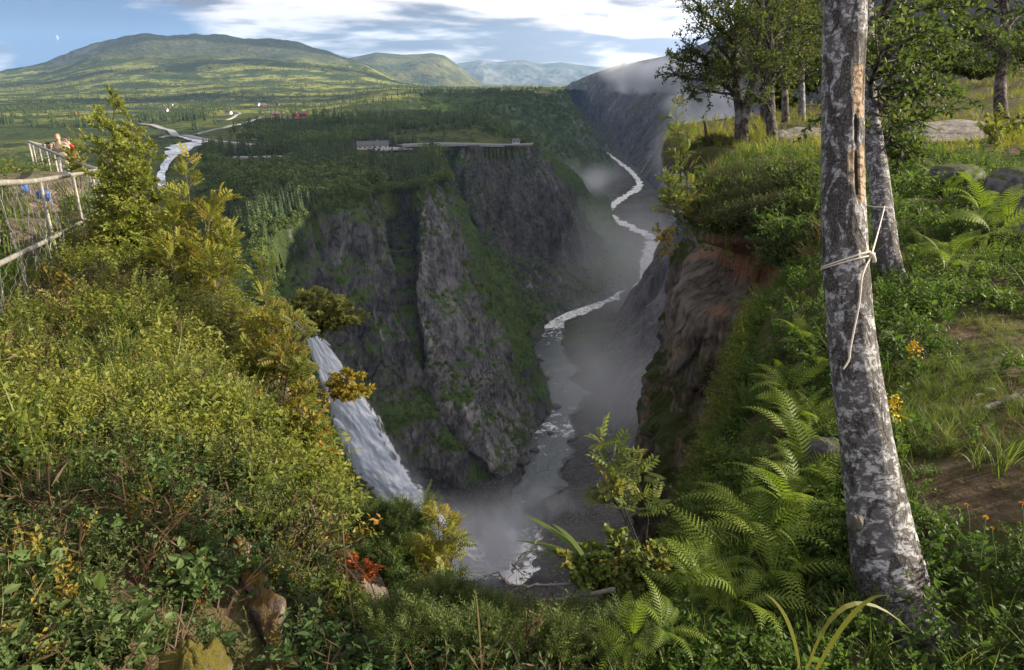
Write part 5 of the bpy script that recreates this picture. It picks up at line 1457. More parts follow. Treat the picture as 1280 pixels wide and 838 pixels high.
shrub('rowan_sapling', 'slender rowan sapling with golden leaves left of the waterfall lip', 'sapling',
      [S(335, 510, 5.4, 330, 330, 5.5, (-.02, 0, 0)), S(330, 510, 5.4, 312, 395, 5.4), S(340, 515, 5.3, 352, 400, 5.4), S(327, 505, 5.4, 322, 440, 5.2)], ROWAN, M_ROW, .13, 5, 15, .20, 4, M_TWIG, .4, .2, rad=.009, rbase=.62)
shrub('rowan_sapling', 'green rowan sapling hanging just left of the waterfall', 'sapling',
      [S(352, 520, 5.2, 372, 400, 5.3), S(362, 525, 5.2, 378, 455, 5.2), S(345, 510, 5.2, 356, 440, 5.2)], ROWAN, M_ROWG, .13, 6, 11, .17, 4, M_TWIG, .3, .3, rad=.007, rbase=.7)
shrub('willow_bush', 'pale willow bough reaching out over the top of the waterfall', 'bush',
      [S(340, 455, 6.0, 410, 378, 6.0, (0, 0, .1)), S(345, 450, 6.0, 446, 402, 6.0, (0, 0, .16)), S(340, 450, 6.0, 385, 372, 6.1, (0, 0, .05)), S(345, 455, 5.9, 432, 385, 5.9, (0, 0, .16)), S(342, 450, 6.1, 424, 404, 5.9, (0, 0, .12))], OVAL4, M_WIL, .050, 7, 18, .17, 8, M_TWIG, .5, .5, sub=3, rad=.009)
shrub('birch_branch', 'short golden birch spray sticking out in front of the waterfall', 'bush',
      [S(372, 492, 5.3, 456, 488, 5.3, (0, 0, -.02)), S(372, 492, 5.3, 448, 470, 5.3, (0, 0, -.04)), S(376, 493, 5.3, 440, 498, 5.2, (0, 0, -.02))], OVAL4, M_YEL, .042, 8, 14, .12, 7, M_TWIG, .25, .5, sub=2, rad=.006, rbase=.45)
shrub('willow_bush', 'small pale willow bush among bilberry left of the golden rowan', 'bush', [S(285, 470, 5.9, 290, 390, 5.9), S(290, 475, 5.8, 310, 400, 5.8), S(280, 470, 5.9, 268, 400, 6)], OVAL4, M_WIL, .045, 9, 16, .2, 8, M_TWIG, .5, .15, sub=2, rad=.007)
yb = [S(330 + dx, 600 + dy, 4.3, 330 + tx, 600 + ty, 4.3 + dd) for dx, dy, tx, ty, dd in [(-20, 0, -35, -70, 0), (0, 5, -5, -95, .1), (15, 5, 30, -85, 0), (30, 10, 65, -75, 0), (40, 15, 78, -25, -.1), (10, 20, 20, -40, -.2), (35, 25, 60, 10, -.3), (-10, 20, -30, -20, -.2), (20, 5, 48, -110, .1)]]
shrub('dwarf_birch', 'yellow and orange dwarf birch thicket beside the dark rock of the waterfall', 'bush', yb, OVAL4, M_ORA, .036, 10, 20, .18, 8, M_TWIG, .5, .1, sub=3, rad=.007, rbase=.55)
jb = [S(430 + dx, 720 + dy, 3.6, 430 + tx, 720 + ty, 3.6 + dd) for dx, dy, tx, ty, dd in [(-50, 0, -85, -62, .1), (-30, 0, -45, -78, .2), (-10, 0, -10, -72, .2), (15, 0, 25, -76, .2), (35, 5, 62, -80, .1), (50, 8, 92, -72, 0), (0, 20, 10, -20, -.2), (40, 20, 70, -25, -.2), (-40, 25, -70, -10, -.2), (60, 20, 105, -30, -.1)]]
shrub('juniper_bush', 'dark green juniper with bronze shoots in front of the waterfall foot', 'bush', jb, JUN, M_JUN, .075, 11, 22, .18, 7, M_DTWIG, .5, .05, sub=3, rad=.007)
shrub('dwarf_birch', 'russet dwarf birch patch under the juniper', 'bush', [S(400 + a, 740, 3.25, 400 + b, 700 + c, 3.2) for a, b, c in [(-20, -35, 0), (0, 0, -12), (20, 25, -5), (40, 60, 10), (5, 15, 15)]], OVAL4, M_RUST, .026, 12, 12, .12, 7, M_DTWIG, .4, .1, sub=2, rad=.005)
shrub('rowan_sapling', 'little red-tinged rowan sapling in front of the pool at the falls', 'sapling',
      [S(552, 765, 3.0, 548, 640, 3.1), S(556, 765, 3.0, 566, 655, 3.1, (.04, 0, 0)), S(548, 765, 3.0, 528, 680, 3.1)], ROWAN, M_ROW, .085, 13, 8, .10, 4, M_DTWIG, .4, .3, rad=.006, rbase=.72)
bb = [S(400 + dx, 800 + dy, 2.6, 400 + tx, 800 + ty, 2.6) for dx, dy, tx, ty in [(-25, 0, -30, -50), (0, 0, 5, -65), (25, 5, 35, -60), (45, 10, 65, -35), (10, 20, 15, -20), (60, 15, 95, -20)]]
shrub('bilberry_bush', 'rounded pale green bilberry bush below the juniper', 'bush', bb, OVAL4, M_BILB, .024, 14, 18, .11, 9, M_DTWIG, .5, .05, sub=3, rad=.004)
jm = [S(u, 835, d, u + du, v, d + .1) for u, du, v, d in [(500, -10, 775, 2.3), (530, 5, 765, 2.35), (565, -8, 745, 2.4), (590, 10, 765, 2.35), (625, 0, 785, 2.3), (655, 12, 795, 2.3), (690, 0, 792, 2.3), (720, -6, 788, 2.3), (755, 12, 785, 2.35), (785, 8, 792, 2.35), (600, 0, 800, 2.1), (690, 10, 808, 2.1), (760, 8, 805, 2.1), (530, 0, 800, 2.1)]]
shrub('juniper_bush', 'low bright juniper along the bottom edge in front of the gorge', 'bush', jm, JUN, M_JUN, .07, 15, 16, .13, 7, M_DTWIG, .7, .1, sub=3, rad=.005, rbase=.7)
# centre
shrub('rowan_sapling', 'dark-stemmed rowan sapling standing alone against the gorge floor', 'sapling',
      [S(822, 770, 2.75, 748, 545, 2.9, (.07, 0, .04)), S(815, 720, 2.8, 792, 580, 2.9, (.03, 0, .02)), S(808, 700, 2.8, 760, 612, 2.85)], ROWAN, M_ROWG, .105, 16, 8, .09, 3, M_DTWIG, .35, .55, rad=.007, rbase=.48)
shrub('willow_bush', 'round-leaved willow bush with brown twigs below the lone rowan', 'bush',
      [S(800, 790, 2.55, 735, 690, 2.65, (.03, 0, .03)), S(790, 790, 2.55, 770, 668, 2.7, (.02, 0, 0)), S(800, 790, 2.55, 800, 700, 2.65), S(785, 790, 2.5, 712, 700, 2.6, (0, 0, .06)), S(790, 790, 2.55, 755, 720, 2.6), S(805, 790, 2.5, 822, 690, 2.6)], ROUND, M_ROWG, .022, 17, 18, .10, 8, M_DTWIG, .4, .45, sub=2, rad=.006)
# straps of broad grass
def straps(label, specs, mat, seed, grp=None, nm='grass_tuft', w=.02):
    g = Geo(); b0 = Pd(*specs[0][0])
    for a, b, c in specs:
        A_, B_, C_ = Pd(*a) - b0, Pd(*b) - b0, Pd(*c) - b0; f = np.linspace(0, 1, 12)[:, None]
        pts_ = (1 - f) ** 2 * A_ + 2 * f * (1 - f) * B_ + f * f * C_
        d = C_ - A_; s = np.cross(d, [.2, -.6, .8]); s /= np.linalg.norm(s)
        t = TM(); t.strip(pts_, w * np.interp(np.linspace(0, 1, 12), [0, .4, .8, 1], [.7, 1, .6, .03]), .6, 0, s)
        V, T, r, q = t.done(); g.add(V, T, r, q)
    o = g.build(nm, mat); o.location = b0
    tag(o, label, 'grass', grp)
straps('tuft of broad drooping grass blades beside the round-leaved willow', [((735, 705, 2.6), (700, 660, 2.6), (652, 643, 2.6)), ((735, 710, 2.6), (705, 680, 2.6), (645, 676, 2.6)), ((738, 715, 2.6), (720, 690, 2.6), (668, 690, 2.6)), ((735, 705, 2.6), (715, 668, 2.6), (690, 655, 2.6))], M_GRASS, 1, w=.02)
straps('long arching pale grass blade in front of the big birch foot', [((1010, 835, 1.7), (1050, 700, 1.75), (1140, 790, 1.8)), ((1020, 838, 1.7), (1075, 735, 1.7), (1112, 745, 1.7)), ((1000, 838, 1.7), (990, 760, 1.7), (955, 742, 1.7))], M_SUNGR, 2, w=.012)
straps('pale bent grass stalks in front of the juniper', [((455, 790, 2.4), (470, 720, 2.4), (402, 690, 2.5)), ((470, 800, 2.4), (480, 730, 2.4), (440, 702, 2.5)), ((445, 790, 2.4), (430, 720, 2.4), (428, 635, 2.6))], M_DRY, 3, w=.006)
straps('upright dry grass stalk at the bottom centre', [((602, 838, 2.0), (600, 780, 2.0), (594, 735, 2.05))], M_DRY, 4, w=.005)
# dead branches
M_DEAD = simple_mat('lichened_deadwood', (0.16, 0.145, 0.135), 0.9, .2, .6, 60, .5)
def dead(label, lines, seed):
    rng = np.random.default_rng(seed); g = Geo(); b0 = Pd(*lines[0][0])
    for ln, r0 in [(l[:-1], l[-1]) for l in lines]:
        c = catmull(np.array([Pd(*q) - b0 for q in ln]), 24); c += rng.normal(0, .0022, c.shape)
        g.tube(c, np.linspace(r0, r0 * .35, 24) * (1 + .25 * rng.random(24)), 6)
        for k in range(9):
            f = rng.uniform(.15, .95); o = at(c, f); d = tang(c, f) * .5 + rng.normal(0, .5, 3); d /= np.linalg.norm(d)
            l_ = rng.uniform(.02, .09); g.tube(curve3(o, o + d * l_, rng.normal(0, .1, 3), rng, 5), np.linspace(r0 * .4, r0 * .15, 5), 4)
    o = g.build('dead_branch', M_DEAD, None, True); o.location = b0
    tag(o, label, 'branch', 'dead branches at the brink')
dead('thick lichen-covered dead branch lying across below the willow bush', [[(768, 738, 2.5), (725, 745, 2.5), (690, 750, 2.5), (655, 752, 2.5), .009], [(715, 752, 2.5), (680, 762, 2.5), (650, 764, 2.5), .005]], 1)
dead('pale forked dead twig reaching left over the pool', [[(745, 728, 2.55), (700, 731, 2.55), (660, 733, 2.55), (635, 730, 2.55), (622, 716, 2.55), (606, 722, 2.55), .006], [(660, 733, 2.55), (632, 742, 2.55), (632, 752, 2.55), .004], [(640, 731, 2.55), (665, 748, 2.55), (680, 752, 2.5), .003]], 2)
dead('thin dead twig pointing up and right towards the broad grass', [[(640, 715, 2.55), (648, 700, 2.55), (662, 687, 2.55), (680, 668, 2.6), .004], [(640, 706, 2.55), (652, 716, 2.55), (660, 728, 2.55), .003]], 3)
sk = Geo(); b0 = Pd(884, 172, 18); sk.tube(curve3((0, 0, -.3), Pd(880, 152, 18) - b0, (.05, 0, 0), np.random.default_rng(3), 8), np.linspace(.05, .03, 8), 6)
o = sk.build('dead_stick', M_BARK, None, True); o.location = b0; tag(o, 'short dark dead snag standing on the turf hummock by the trees', 'branch')
shrub('rowan_sapling', 'tall thin sapling at the outer tip of the turf cushion', 'sapling',
      [S(856, 275, 9.9, 845, 135, 10.1, (.02, 0, 0)), S(862, 275, 9.9, 860, 165, 10.1), S(852, 280, 9.9, 832, 225, 9.9), S(850, 282, 9.8, 836, 245, 9.8)], ROWAN, M_ROWG, .17, 21, 11, .22, 4, M_DTWIG, .3, .15, rad=.010, rbase=.45)
shrub('bilberry_bush', 'yellowish little bush drooping from the lip left of the turf cushion', 'bush', [S(842, 300, 9.7, 826, 300, 9.6), S(842, 300, 9.7, 830, 318, 9.6), S(842, 300, 9.7, 822, 288, 9.7)], OVAL4, M_YEL, .05, 22, 9, .14, 6, M_TWIG, .1, .3, sub=1, rad=.006)
# turf hummock beside the trees
def hummock():
    c = Pd(893, 196, 18.0)
    e = rock_mesh('turf_hummock', (.62, .6, .62), 33, M_GROUND, (c[0], c[1], c[2] - .25), 26, rough=.35)
    tag(e, 'overhanging turf hummock at the gorge rim left of the dark trees', 'hummock')
    g = Geo(); r = np.random.default_rng(4); N = 1500
    d = r.normal(size=(N, 3)); d[:, 2] = np.abs(d[:, 2]) - .15; d /= np.linalg.norm(d, axis=1, keepdims=True)
    p = d * np.array([.66, .64, .66]) * r.uniform(.85, 1.0, N)[:, None]
    S_ = r.uniform(.15, .28, N); R = rot_up(N, r, .4, d)
    for q in range(3): s = np.arange(N) % 3 == q; g.scatter(HEATH[q], p[s], R[s], S_[s])
    g.build('heather', M_HEATH, e)
hummock()

# ---------------------------------------------------------------- trees with trunks, limbs and crowns
def bark_dark(t):
    p = t.pos(); n = t.noise(t.scale(p, (1, 1, .35)), 14, 7, .7); n2 = t.noise(p, 3, 4)
    c = t.mix(t.sstep(n, .4, .62), (0.022, 0.018, 0.016), (0.12, 0.105, 0.09))
    c = t.mix(t.math('MULTIPLY', t.sstep(n2, .55, .66), .6), c, (0.26, 0.25, 0.23))
    return t.principled(c, .9, .15, t.bump(n, .9, .03))
M_TRUNK = material('dark_tree_bark', bark_dark)
def bark_white(t):
    p = t.pos(); s = t.attr('along').outputs['Fac']; th = t.attr('around').outputs['Fac']
    v = t.n('ShaderNodeCombineXYZ', ins={0: t.math('COSINE', th), 1: t.math('SINE', th), 2: s}).outputs[0]
    fine = t.noise(t.vmath('MULTIPLY', v, (1.0, 1.0, 13.0)), 2.6, 8, .68, .5)
    lent = t.noise(t.vmath('MULTIPLY', v, (1.3, 1.3, 42.0)), 2.0, 5, .6)
    plate = t.noise(t.vmath('MULTIPLY', v, (1.0, 1.0, 5.5)), 1.5, 8, .62, .8)
    grit = t.noise(t.vmath('MULTIPLY', v, (1, 1, 10.0)), 14, 5, .7)
    base = t.mix(grit, (0.24, 0.24, 0.255), (0.56, 0.555, 0.56))
    c = t.mix(t.math('MULTIPLY', t.sstep(lent, .53, .62), .85), base, (0.07, 0.06, 0.06))
    c = t.mix(t.math('MULTIPLY', t.sstep(fine, .43, .54), .92), c, t.mix(grit, (0.028, 0.025, 0.026), (0.13, 0.12, 0.125)))
    dk = t.attr('rough').outputs['Fac']
    pm = t.sstep(t.math('ADD', plate, t.math('MULTIPLY', dk, .13)), .54, .62)
    c = t.mix(pm, c, t.mix(t.sstep(grit, .4, .7), (0.028, 0.024, 0.023), (0.17, 0.155, 0.15)))
    tan = t.attr('peel').outputs['Fac']
    tc = t.mix(t.sstep(lent, .5, .6), t.mix(grit, (0.30, 0.20, 0.125), (0.46, 0.34, 0.24)), (0.12, 0.08, 0.055))
    c = t.mix(t.sstep(t.math('ADD', tan, t.math('MULTIPLY', t.math('SUBTRACT', plate, .5), .9)), .45, .6), c, tc)
    sc = t.attr('scar').outputs['Fac']
    c = t.mix(t.sstep(t.math('ADD', sc, t.math('MULTIPLY', t.math('SUBTRACT', grit, .5), .5)), .4, .6), c, (0.028, 0.022, 0.019))
    h = t.math('ADD', t.math('ADD', t.math('MULTIPLY', fine, .6), t.math('MULTIPLY', pm, .8)), t.math('MULTIPLY', grit, .35))
    return t.principled(c, .82, .2, t.bump(h, .9, .016))
M_BIRCH = material('white_birch_bark', bark_white)
def trunk_mesh(name, pts, rad, mat, parent, seed, n=260, k=56, rough=.05, feats=(), flare=0.0):
    pts = catmull(np.array(pts, float), n, np.linalg.norm(np.diff(pts, axis=0), axis=1)); L = np.r_[0, np.cumsum(np.linalg.norm(np.diff(pts, axis=0), axis=1))]
    rad = np.interp(np.linspace(0, 1, n), np.linspace(0, 1, len(rad)), rad)
    tn = np.gradient(pts, axis=0); tn /= np.linalg.norm(tn, axis=1, keepdims=True)
    u = np.cross(np.tile([0, 1.0, 0], (n, 1)), tn); u /= np.linalg.norm(u, axis=1, keepdims=True); w = np.cross(tn, u)     # u: to the right, w: away
    th = np.arange(k) / k * 2 * np.pi
    TH, LL = np.meshgrid(th, L); c, s = np.cos(TH), np.sin(TH)
    plates = fbm(c * 2.2, s * 2.2, LL * 5.0, 4, seed); fine = fbm(c * 7, s * 7, LL * 34, 3, seed + 3)
    r = rad[:, None] * (1 + rough * plates + rough * .5 * fine)
    if flare: r = r * (1 + flare * np.exp(-LL / .16) * (1 + .55 * np.cos(TH * 4 + 1.0)) + .06 * np.exp(-LL / .5) * np.cos(TH * 3))
    at_ = {k_: np.zeros_like(TH) for k_ in ('peel', 'scar', 'rough')}
    for kind, a0, aw, l0, lw, amt, dz in feats:
        da = np.abs((TH - a0 + np.pi) % (2 * np.pi) - np.pi)
        m = np.exp(-(da / aw) ** 4 - ((LL - l0) / lw) ** 4) * amt
        at_[kind] = np.maximum(at_[kind], m); r = r * (1 + dz * m)
    V = pts[:, None] + (c * r)[..., None] * u[:, None] + (s * r)[..., None] * w[:, None]
    o = mesh_obj(name, V.reshape(-1, 3), None, grid_quads(n, k, True)[:, ::-1], mat, parent, {'along': LL.ravel(), 'around': TH.ravel(), **{a: b.ravel() for a, b in at_.items()}}, True)
    return o, pts, rad
def tree(nm, label, trunks, limbs, lmat, tms, lsize, seed, bark, sub=7, twl=.4, nleaf=9, group=None, k=18, droop=.0, part_mat=None, sub2=2, rough=.08):
    """trunks: list of (points, radii); limbs: list of (start, end, bend, radius)"""
    rng = np.random.default_rng(seed); base = np.asarray(trunks[0][0][0], float)
    e = empty(nm, base); tag(e, label, 'tree', group)
    wood = Geo()
    for i, (pts_, rad_) in enumerate(trunks):
        trunk_mesh('trunk', np.asarray(pts_) - base, rad_, bark, e, seed + i, 90, k, rough, [('rough', 0, 9, 0.2, .5, .8, 0)])
    L = Leaves()
    for a, b, bend, r0 in limbs:
        c = curve3(np.asarray(a) - base, np.asarray(b) - base, bend, rng, 14, .07); ln = np.linalg.norm(c[-1] - c[0])
        wood.tube(c, np.linspace(r0, r0 * .2, 14), 7)
        ns = max(3, int(sub * (ln / 1.2) ** .8))
        for i in range(ns):
            f = .18 + .82 * (i + rng.random()) / ns; o = at(c, min(.99, f)); a_ = rng.random() * 6.28
            d = tang(c, min(.99, f)) * .7 + np.array([math.cos(a_), math.sin(a_), rng.normal(.1, .35) - droop]); d /= np.linalg.norm(d)
            l_ = twl * rng.uniform(.5, 1.3) * (1.15 - .4 * f)
            tc = curve3(o, o + d * l_, (0, 0, .08 - droop * .3), rng, 7, .08)
            wood.tube(tc, np.linspace(r0 * .32, r0 * .08, 7), 4)
            rb = np.clip(.45 + rng.normal(0, .2), 0, 1)
            L.twig(tc, nleaf, lsize, rng, rb, .2, 1.0)
            for q in range(sub2):
                o2 = at(tc, rng.uniform(.3, .95)); d2 = d + rng.normal(0, .8, 3); d2[2] -= droop; d2 /= np.linalg.norm(d2)
                t2 = curve3(o2, o2 + d2 * l_ * rng.uniform(.35, .75), (0, 0, .05), rng, 5); wood.tube(t2, np.linspace(r0 * .15, r0 * .05, 5), 3)
                L.twig(t2, nleaf, lsize, rng, rb, .1, 1.0)
    wood.build('limbs', part_mat or M_TRUNK, e, True)
    L.build('crown', tms, lmat, e)
    return e
# the big birch in front
bp = [(1168, 872, 2.2), (1150, 812, 2.25), (1128, 770, 2.35), (1108, 700, 2.42), (1092, 610, 2.47), (1078, 520, 2.5), (1066, 440, 2.52), (1058, 350, 2.54), (1054, 250, 2.56), (1053, 150, 2.58), (1055, 60, 2.6), (1058, -40, 2.62), (1062, -160, 2.66), (1064, -330, 2.75)]
bpts = np.array([Pd(*q) for q in bp]); brad = [.14, .122, .104, .088, .081, .077, .074, .072, .072, .075, .079, .080, .076, .07]
birch = empty('birch_tree', bpts[0] - [0, 0, .05]); tag(birch, 'big birch with peeling grey-white bark and a cord round its trunk', 'tree')
b0 = np.array(birch.location)
T0 = 3 * np.pi / 2       # the side of the trunk that faces the path
feats = [('rough', T0 + .1, 1.1, 2.05, .22, 1.0, .03), ('rough', T0 - .5, .9, 1.60, .22, .9, .03), ('rough', 0.3, .7, 1.95, .4, .8, .03), ('rough', T0, 3.2, .08, .26, 1.0, .0), ('rough', T0 + .2, .7, 1.32, .16, .7, .02),
         ('peel', T0 + .50, .50, 2.02 , .11, 1.0, -.06), ('peel', T0 + .62, .40, 1.72, .12, .95, -.07), ('peel', T0 - .02, .18, 1.74, .09, .8, -.05), ('scar', T0 + .30, .15, 1.72, .09, 1.0, -.2), ('scar', T0 + .22, .12, 1.88, .06, 1.0, -.1), ('scar', T0 + .75, .1, 2.1, .15, .8, .03)]
btr, bcur, brr = trunk_mesh('trunk', bpts - b0, brad, M_BIRCH, birch, 11, 620, 110, .045, [(k_, a_, w_, l_ + .08, lw_, am_, dz_) for k_, a_, w_, l_, lw_, am_, dz_ in feats], .22)
r = np.random.default_rng(8)
nub = rock_mesh('knot', (.022, .02, .034), 12, M_TRUNK, Vector(Pd(1069, 655, 2.37)) - Vector(b0), 16, rough=.6, parent=birch)
# rope: knotted round the big birch, taut to the leaning birch, loose tail hanging
M_ROPE = simple_mat('pale_cord', (0.62, 0.55, 0.47), .8, .2, .15, 200, .3)
g = Geo(); iw = int(np.argmin(np.abs((bcur + b0)[:, 2] - Pd(1056, 337, 2.46)[2])))
cc = bcur[iw] + b0; tn = bcur[iw + 1] - bcur[iw - 1]; tn /= np.linalg.norm(tn); u_ = np.cross([0, 1.0, 0], tn); u_ /= np.linalg.norm(u_); w_ = np.cross(tn, u_)
for off_, tl in ((0, .16), (.012, .20)):
    a = np.linspace(0, 2 * np.pi, 50); rr0 = brr[iw] * 1.055
    g.tube(cc + rr0 * (np.cos(a)[:, None] * u_ + np.sin(a)[:, None] * w_) + tn * (off_ + tl * .12 * np.cos(a)[:, None]), .0032, 6, .5, 0)
kn = cc + brr[iw] * 1.1 * (.82 * u_ - .57 * w_) + tn * .012
g.tube(curve3(kn - u_ * .012 + tn * .018, kn + u_ * .010 - tn * .02, (.3, -.4, .2), r, 8), .0062, 7, .5, 0)
g.tube(curve3(kn + u_ * .012 + tn * .012, kn - u_ * .008 - tn * .012, (-.3, -.4, 0), r, 8), .0052, 7, .5, 0)
far_ = Pd(1106, 258, 5.85)
g.tube(curve3(kn, far_, (0, 0, -.012), r, 14, .0), .0032, 6, .5, 0)
a = np.linspace(0, 2 * np.pi, 40); cb2 = Pd(1098, 257, 6.0); g.tube(cb2 + .092 * np.stack([np.cos(a), np.sin(a), 0 * a], 1), .0045, 6, .5, 0)
tl = [kn]; 
for u, v in [(1078, 345), (1074, 380), (1068, 410), (1063, 436), (1061, 450), (1054, 462)]:
    p = Pd(u, v, 2.43 if v < 460 else 2.43); tl.append(p)
g.tube(catmull(np.array(tl), 40), .0032, 6, .5, 0)
o = g.build('cord', M_ROPE, None, True); tag(o, 'pale pinkish cord knotted round the big birch and stretched to the leaning birch', 'rope')

# the leaning white birch behind it
tp2 = [(1130, 372, 5.75), (1119, 352, 5.8), (1110, 320, 5.85), (1105, 280, 5.95), (1100, 230, 6.1), (1093, 180, 6.25), (1084, 120, 6.4), (1082, 50, 6.6), (1084, -40, 6.8), (1090, -130, 7.0)]
p2 = np.array([Pd(*q) for q in tp2])
def lim(u0, v0, d0, u1, v1, d1, b=(0, 0, .08), r=.03): return (Pd(u0, v0, d0), Pd(u1, v1, d1), b, r)
l2 = [lim(1090, 190, 6.2, 1150, 150, 6.3), lim(1086, 150, 6.3, 1160, 95, 6.5), lim(1085, 120, 6.4, 1120, 160, 6.0), lim(1084, 100, 6.4, 1150, 40, 6.3), lim(1083, 60, 6.6, 1180, 10, 7), lim(1083, 60, 6.6, 1020, 30, 6.9), lim(1083, 90, 6.5, 1010, 90, 6.9), lim(1085, 140, 6.3, 1020, 150, 6.8),
      lim(1083, 40, 6.6, 1130, -30, 6.4), lim(1084, 10, 6.7, 1190, 60, 7.2), lim(1086, 160, 6.3, 1135, 200, 6.4, (0, 0, .1)), lim(1084, -10, 6.8, 1160, -60, 7), lim(1084, -10, 6.8, 1000, -40, 7), lim(1085, 110, 6.4, 1185, 120, 7.0), lim(1086, 130, 6.4, 1105, 60, 5.8), lim(1083, 50, 6.6, 1135, 90, 6.0), lim(1084, 80, 6.5, 1165, 150, 6.9)]
tree('birch_tree', 'leaning white birch with full green crown, second from the front on the right', [(p2, [.105, .092, .084, .08, .077, .075, .07, .06, .045, .03])], l2, M_TREE2, OVAL4, .062, 41, M_BIRCH, 12, .42, 8, k=40, sub2=3)
# dark trees on the promontory
def tpts(l): return np.array([Pd(*q) for q in l])
A1 = tpts([(926, 196, 18), (926, 170, 18.1), (925, 140, 18.3), (921, 110, 18.5), (918, 70, 18.8), (922, 20, 19.2), (925, -30, 19.5)])
A2 = tpts([(929, 180, 18), (932, 140, 18.1), (938, 112, 18.2), (946, 80, 18.4), (950, 40, 18.8), (955, -10, 19.2)])
lA = [lim(922, 118, 18.4, 836, 92, 18.6, (0, 0, .12), .07), lim(921, 105, 18.5, 850, 50, 18.8, (0, 0, .05), .06), lim(920, 85, 18.7, 868, 20, 19, (0, 0, 0), .05), lim(919, 70, 18.8, 900, -20, 19.3, (0, 0, 0), .05), lim(920, 95, 18.5, 880, 110, 17.6, (0, 0, .1), .04), lim(940, 105, 18.2, 985, 70, 18.4, (0, 0, .1), .05), lim(946, 80, 18.4, 1000, 30, 19, (0, 0, .1), .05),
      lim(936, 115, 18.1, 960, 60, 17.5), lim(921, 60, 18.9, 960, 0, 19.4), lim(919, 75, 18.8, 905, 30, 17.6), lim(922, 120, 18.3, 862, 118, 18.4, (0, 0, .1), .04), lim(918, 60, 18.9, 858, -10, 19.3, (0, 0, .05), .05), lim(945, 70, 18.5, 930, 20, 17.9), lim(920, 40, 19, 880, -20, 18.8), lim(922, 110, 18.5, 905, 80, 20, (0, 0, .1), .04), lim(948, 60, 18.6, 1010, -10, 19), lim(921, 100, 18.5, 845, 72, 19.4, (0, 0, .1), .05)]
tree('mountain_birch', 'dark two-stemmed mountain birch nearest the gorge rim, leaning a bough left', [(A1, [.19, .14, .125, .11, .09, .07, .03]), (A2, [.12, .105, .09, .08, .06, .03])], lA, M_TREE, OVAL4, .085, 42, M_TRUNK, 15, .62, 8, k=22, sub2=3)
B1 = tpts([(973, 212, 16.2), (968, 190, 16.3), (964, 155, 16.5), (962, 110, 16.8), (963, 60, 17.1), (960, 10, 17.4), (956, -50, 17.8)])
lB = [lim(963, 130, 16.6, 930, 70, 16.8, (0, 0, .05), .05), lim(963, 100, 16.8, 1010, 50, 17, (0, 0, .05), .05), lim(962, 70, 17, 925, 15, 17.3), lim(962, 55, 17.1, 1005, 0, 17.4), lim(962, 40, 17.2, 985, -40, 17.6), lim(962, 110, 16.8, 985, 80, 15.9), lim(961, 20, 17.4, 915, -30, 17.6), lim(963, 140, 16.5, 945, 120, 16.0, (0, 0, .1), .03), lim(962, 85, 16.9, 1000, 100, 17.4), lim(962, 60, 17, 950, 20, 16.2)]
tree('mountain_birch', 'dark straight-trunked mountain birch right of the two-stemmed one', [(B1, [.17, .125, .11, .1, .085, .06, .03])], lB, M_TREE, OVAL4, .08, 43, M_TRUNK, 14, .6, 8, k=22, sub2=3)
for i, (u, v, d, tu, tv, lab) in enumerate([(982, 165, 22, 975, 20, 'thin birch standing behind the dark straight one'), (1003, 168, 23, 1000, 10, 'pale birch behind the dark trees just left of the big birch'), (955, 172, 24, 945, 30, 'slender birch far behind between the two dark trees')]):
    c_ = tpts([(u, v, d), (u - 1, (v * 2 + tv) / 3, d + .1), (tu + 2, (v + tv * 2) / 3, d + .4), (tu, tv, d + .8), (tu - 2, tv - 60, d + 1.2)])
    ll = [lim(u - 1, v - 60 - 9 * q, d + .2, u + (-1) ** q * (28 + 7 * (q % 3)), v - 85 - 14 * q, d + .3 + .5 * (q % 3 - 1), (0, 0, .06), .03) for q in range(9)]
    tree('mountain_birch', lab, [(c_, [.13, .1, .08, .06, .03])], ll, M_TREE, OVAL4, .09, 44 + i, M_BIRCH if i == 1 else M_TRUNK, 13, .75, 8, k=16, sub2=3)
# right-hand tree
C1 = tpts([(1252, 150, 17.5), (1250, 120, 17.6), (1252, 90, 17.8), (1257, 60, 18), (1256, 20, 18.3), (1252, -20, 18.6), (1250, -70, 19)])
lC = [lim(1254, 70, 17.9, 1195, 20, 18, (0, 0, .08), .05), lim(1256, 50, 18, 1180, 55, 18.2, (0, 0, .12), .05), lim(1256, 40, 18.1, 1300, 0, 18.3, (0, 0, .08), .05), lim(1256, 60, 18, 1310, 60, 18, (0, 0, .1), .05), lim(1254, 10, 18.4, 1210, -30, 18.6), lim(1256, 30, 18.2, 1230, 60, 17.3), lim(1254, 0, 18.4, 1290, -40, 18.7), lim(1256, 45, 18.1, 1275, 85, 17.5), lim(1255, 20, 18.3, 1170, 0, 18.8, (0, 0, .08), .04), lim(1256, 55, 18, 1215, 75, 18.8)]
tree('mountain_birch', 'birch with airy pale crown on the sunlit grass at the far right', [(C1, [.17, .13, .12, .11, .09, .06, .03])], lC, M_TREE2, OVAL4, .085, 51, M_TRUNK, 13, .6, 8, k=20, sub2=3)
bush = lambda lab, u, v, d, w, h, seed, mat=M_TREE, ls=.08, n=7: shrub('bush', lab, 'bush', [(Pd(u, v, d), Pd(u + (q - n / 2) * w / n, v - h * (.6 + .4 * math.sin(q * 2.1 + seed)), d + .5 * math.sin(q * 1.7)), (0, 0, .05)) for q in range(n)], OVAL4, mat, ls, seed, 16, .38, 8, M_TRUNK, .4, .05, sub=3, rad=.018)
bush('olive bush at the foot of the airy birch on the right', 1262, 205, 15, 90, 65, 61, M_BIR)
bush('dark bush behind the sunlit grass at the far right', 1225, 100, 27, 130, 38, 62, n=9, ls=.12)
bush('dark bush between the leaning birch and the airy one', 1150, 98, 29, 120, 45, 63, n=9, ls=.12)
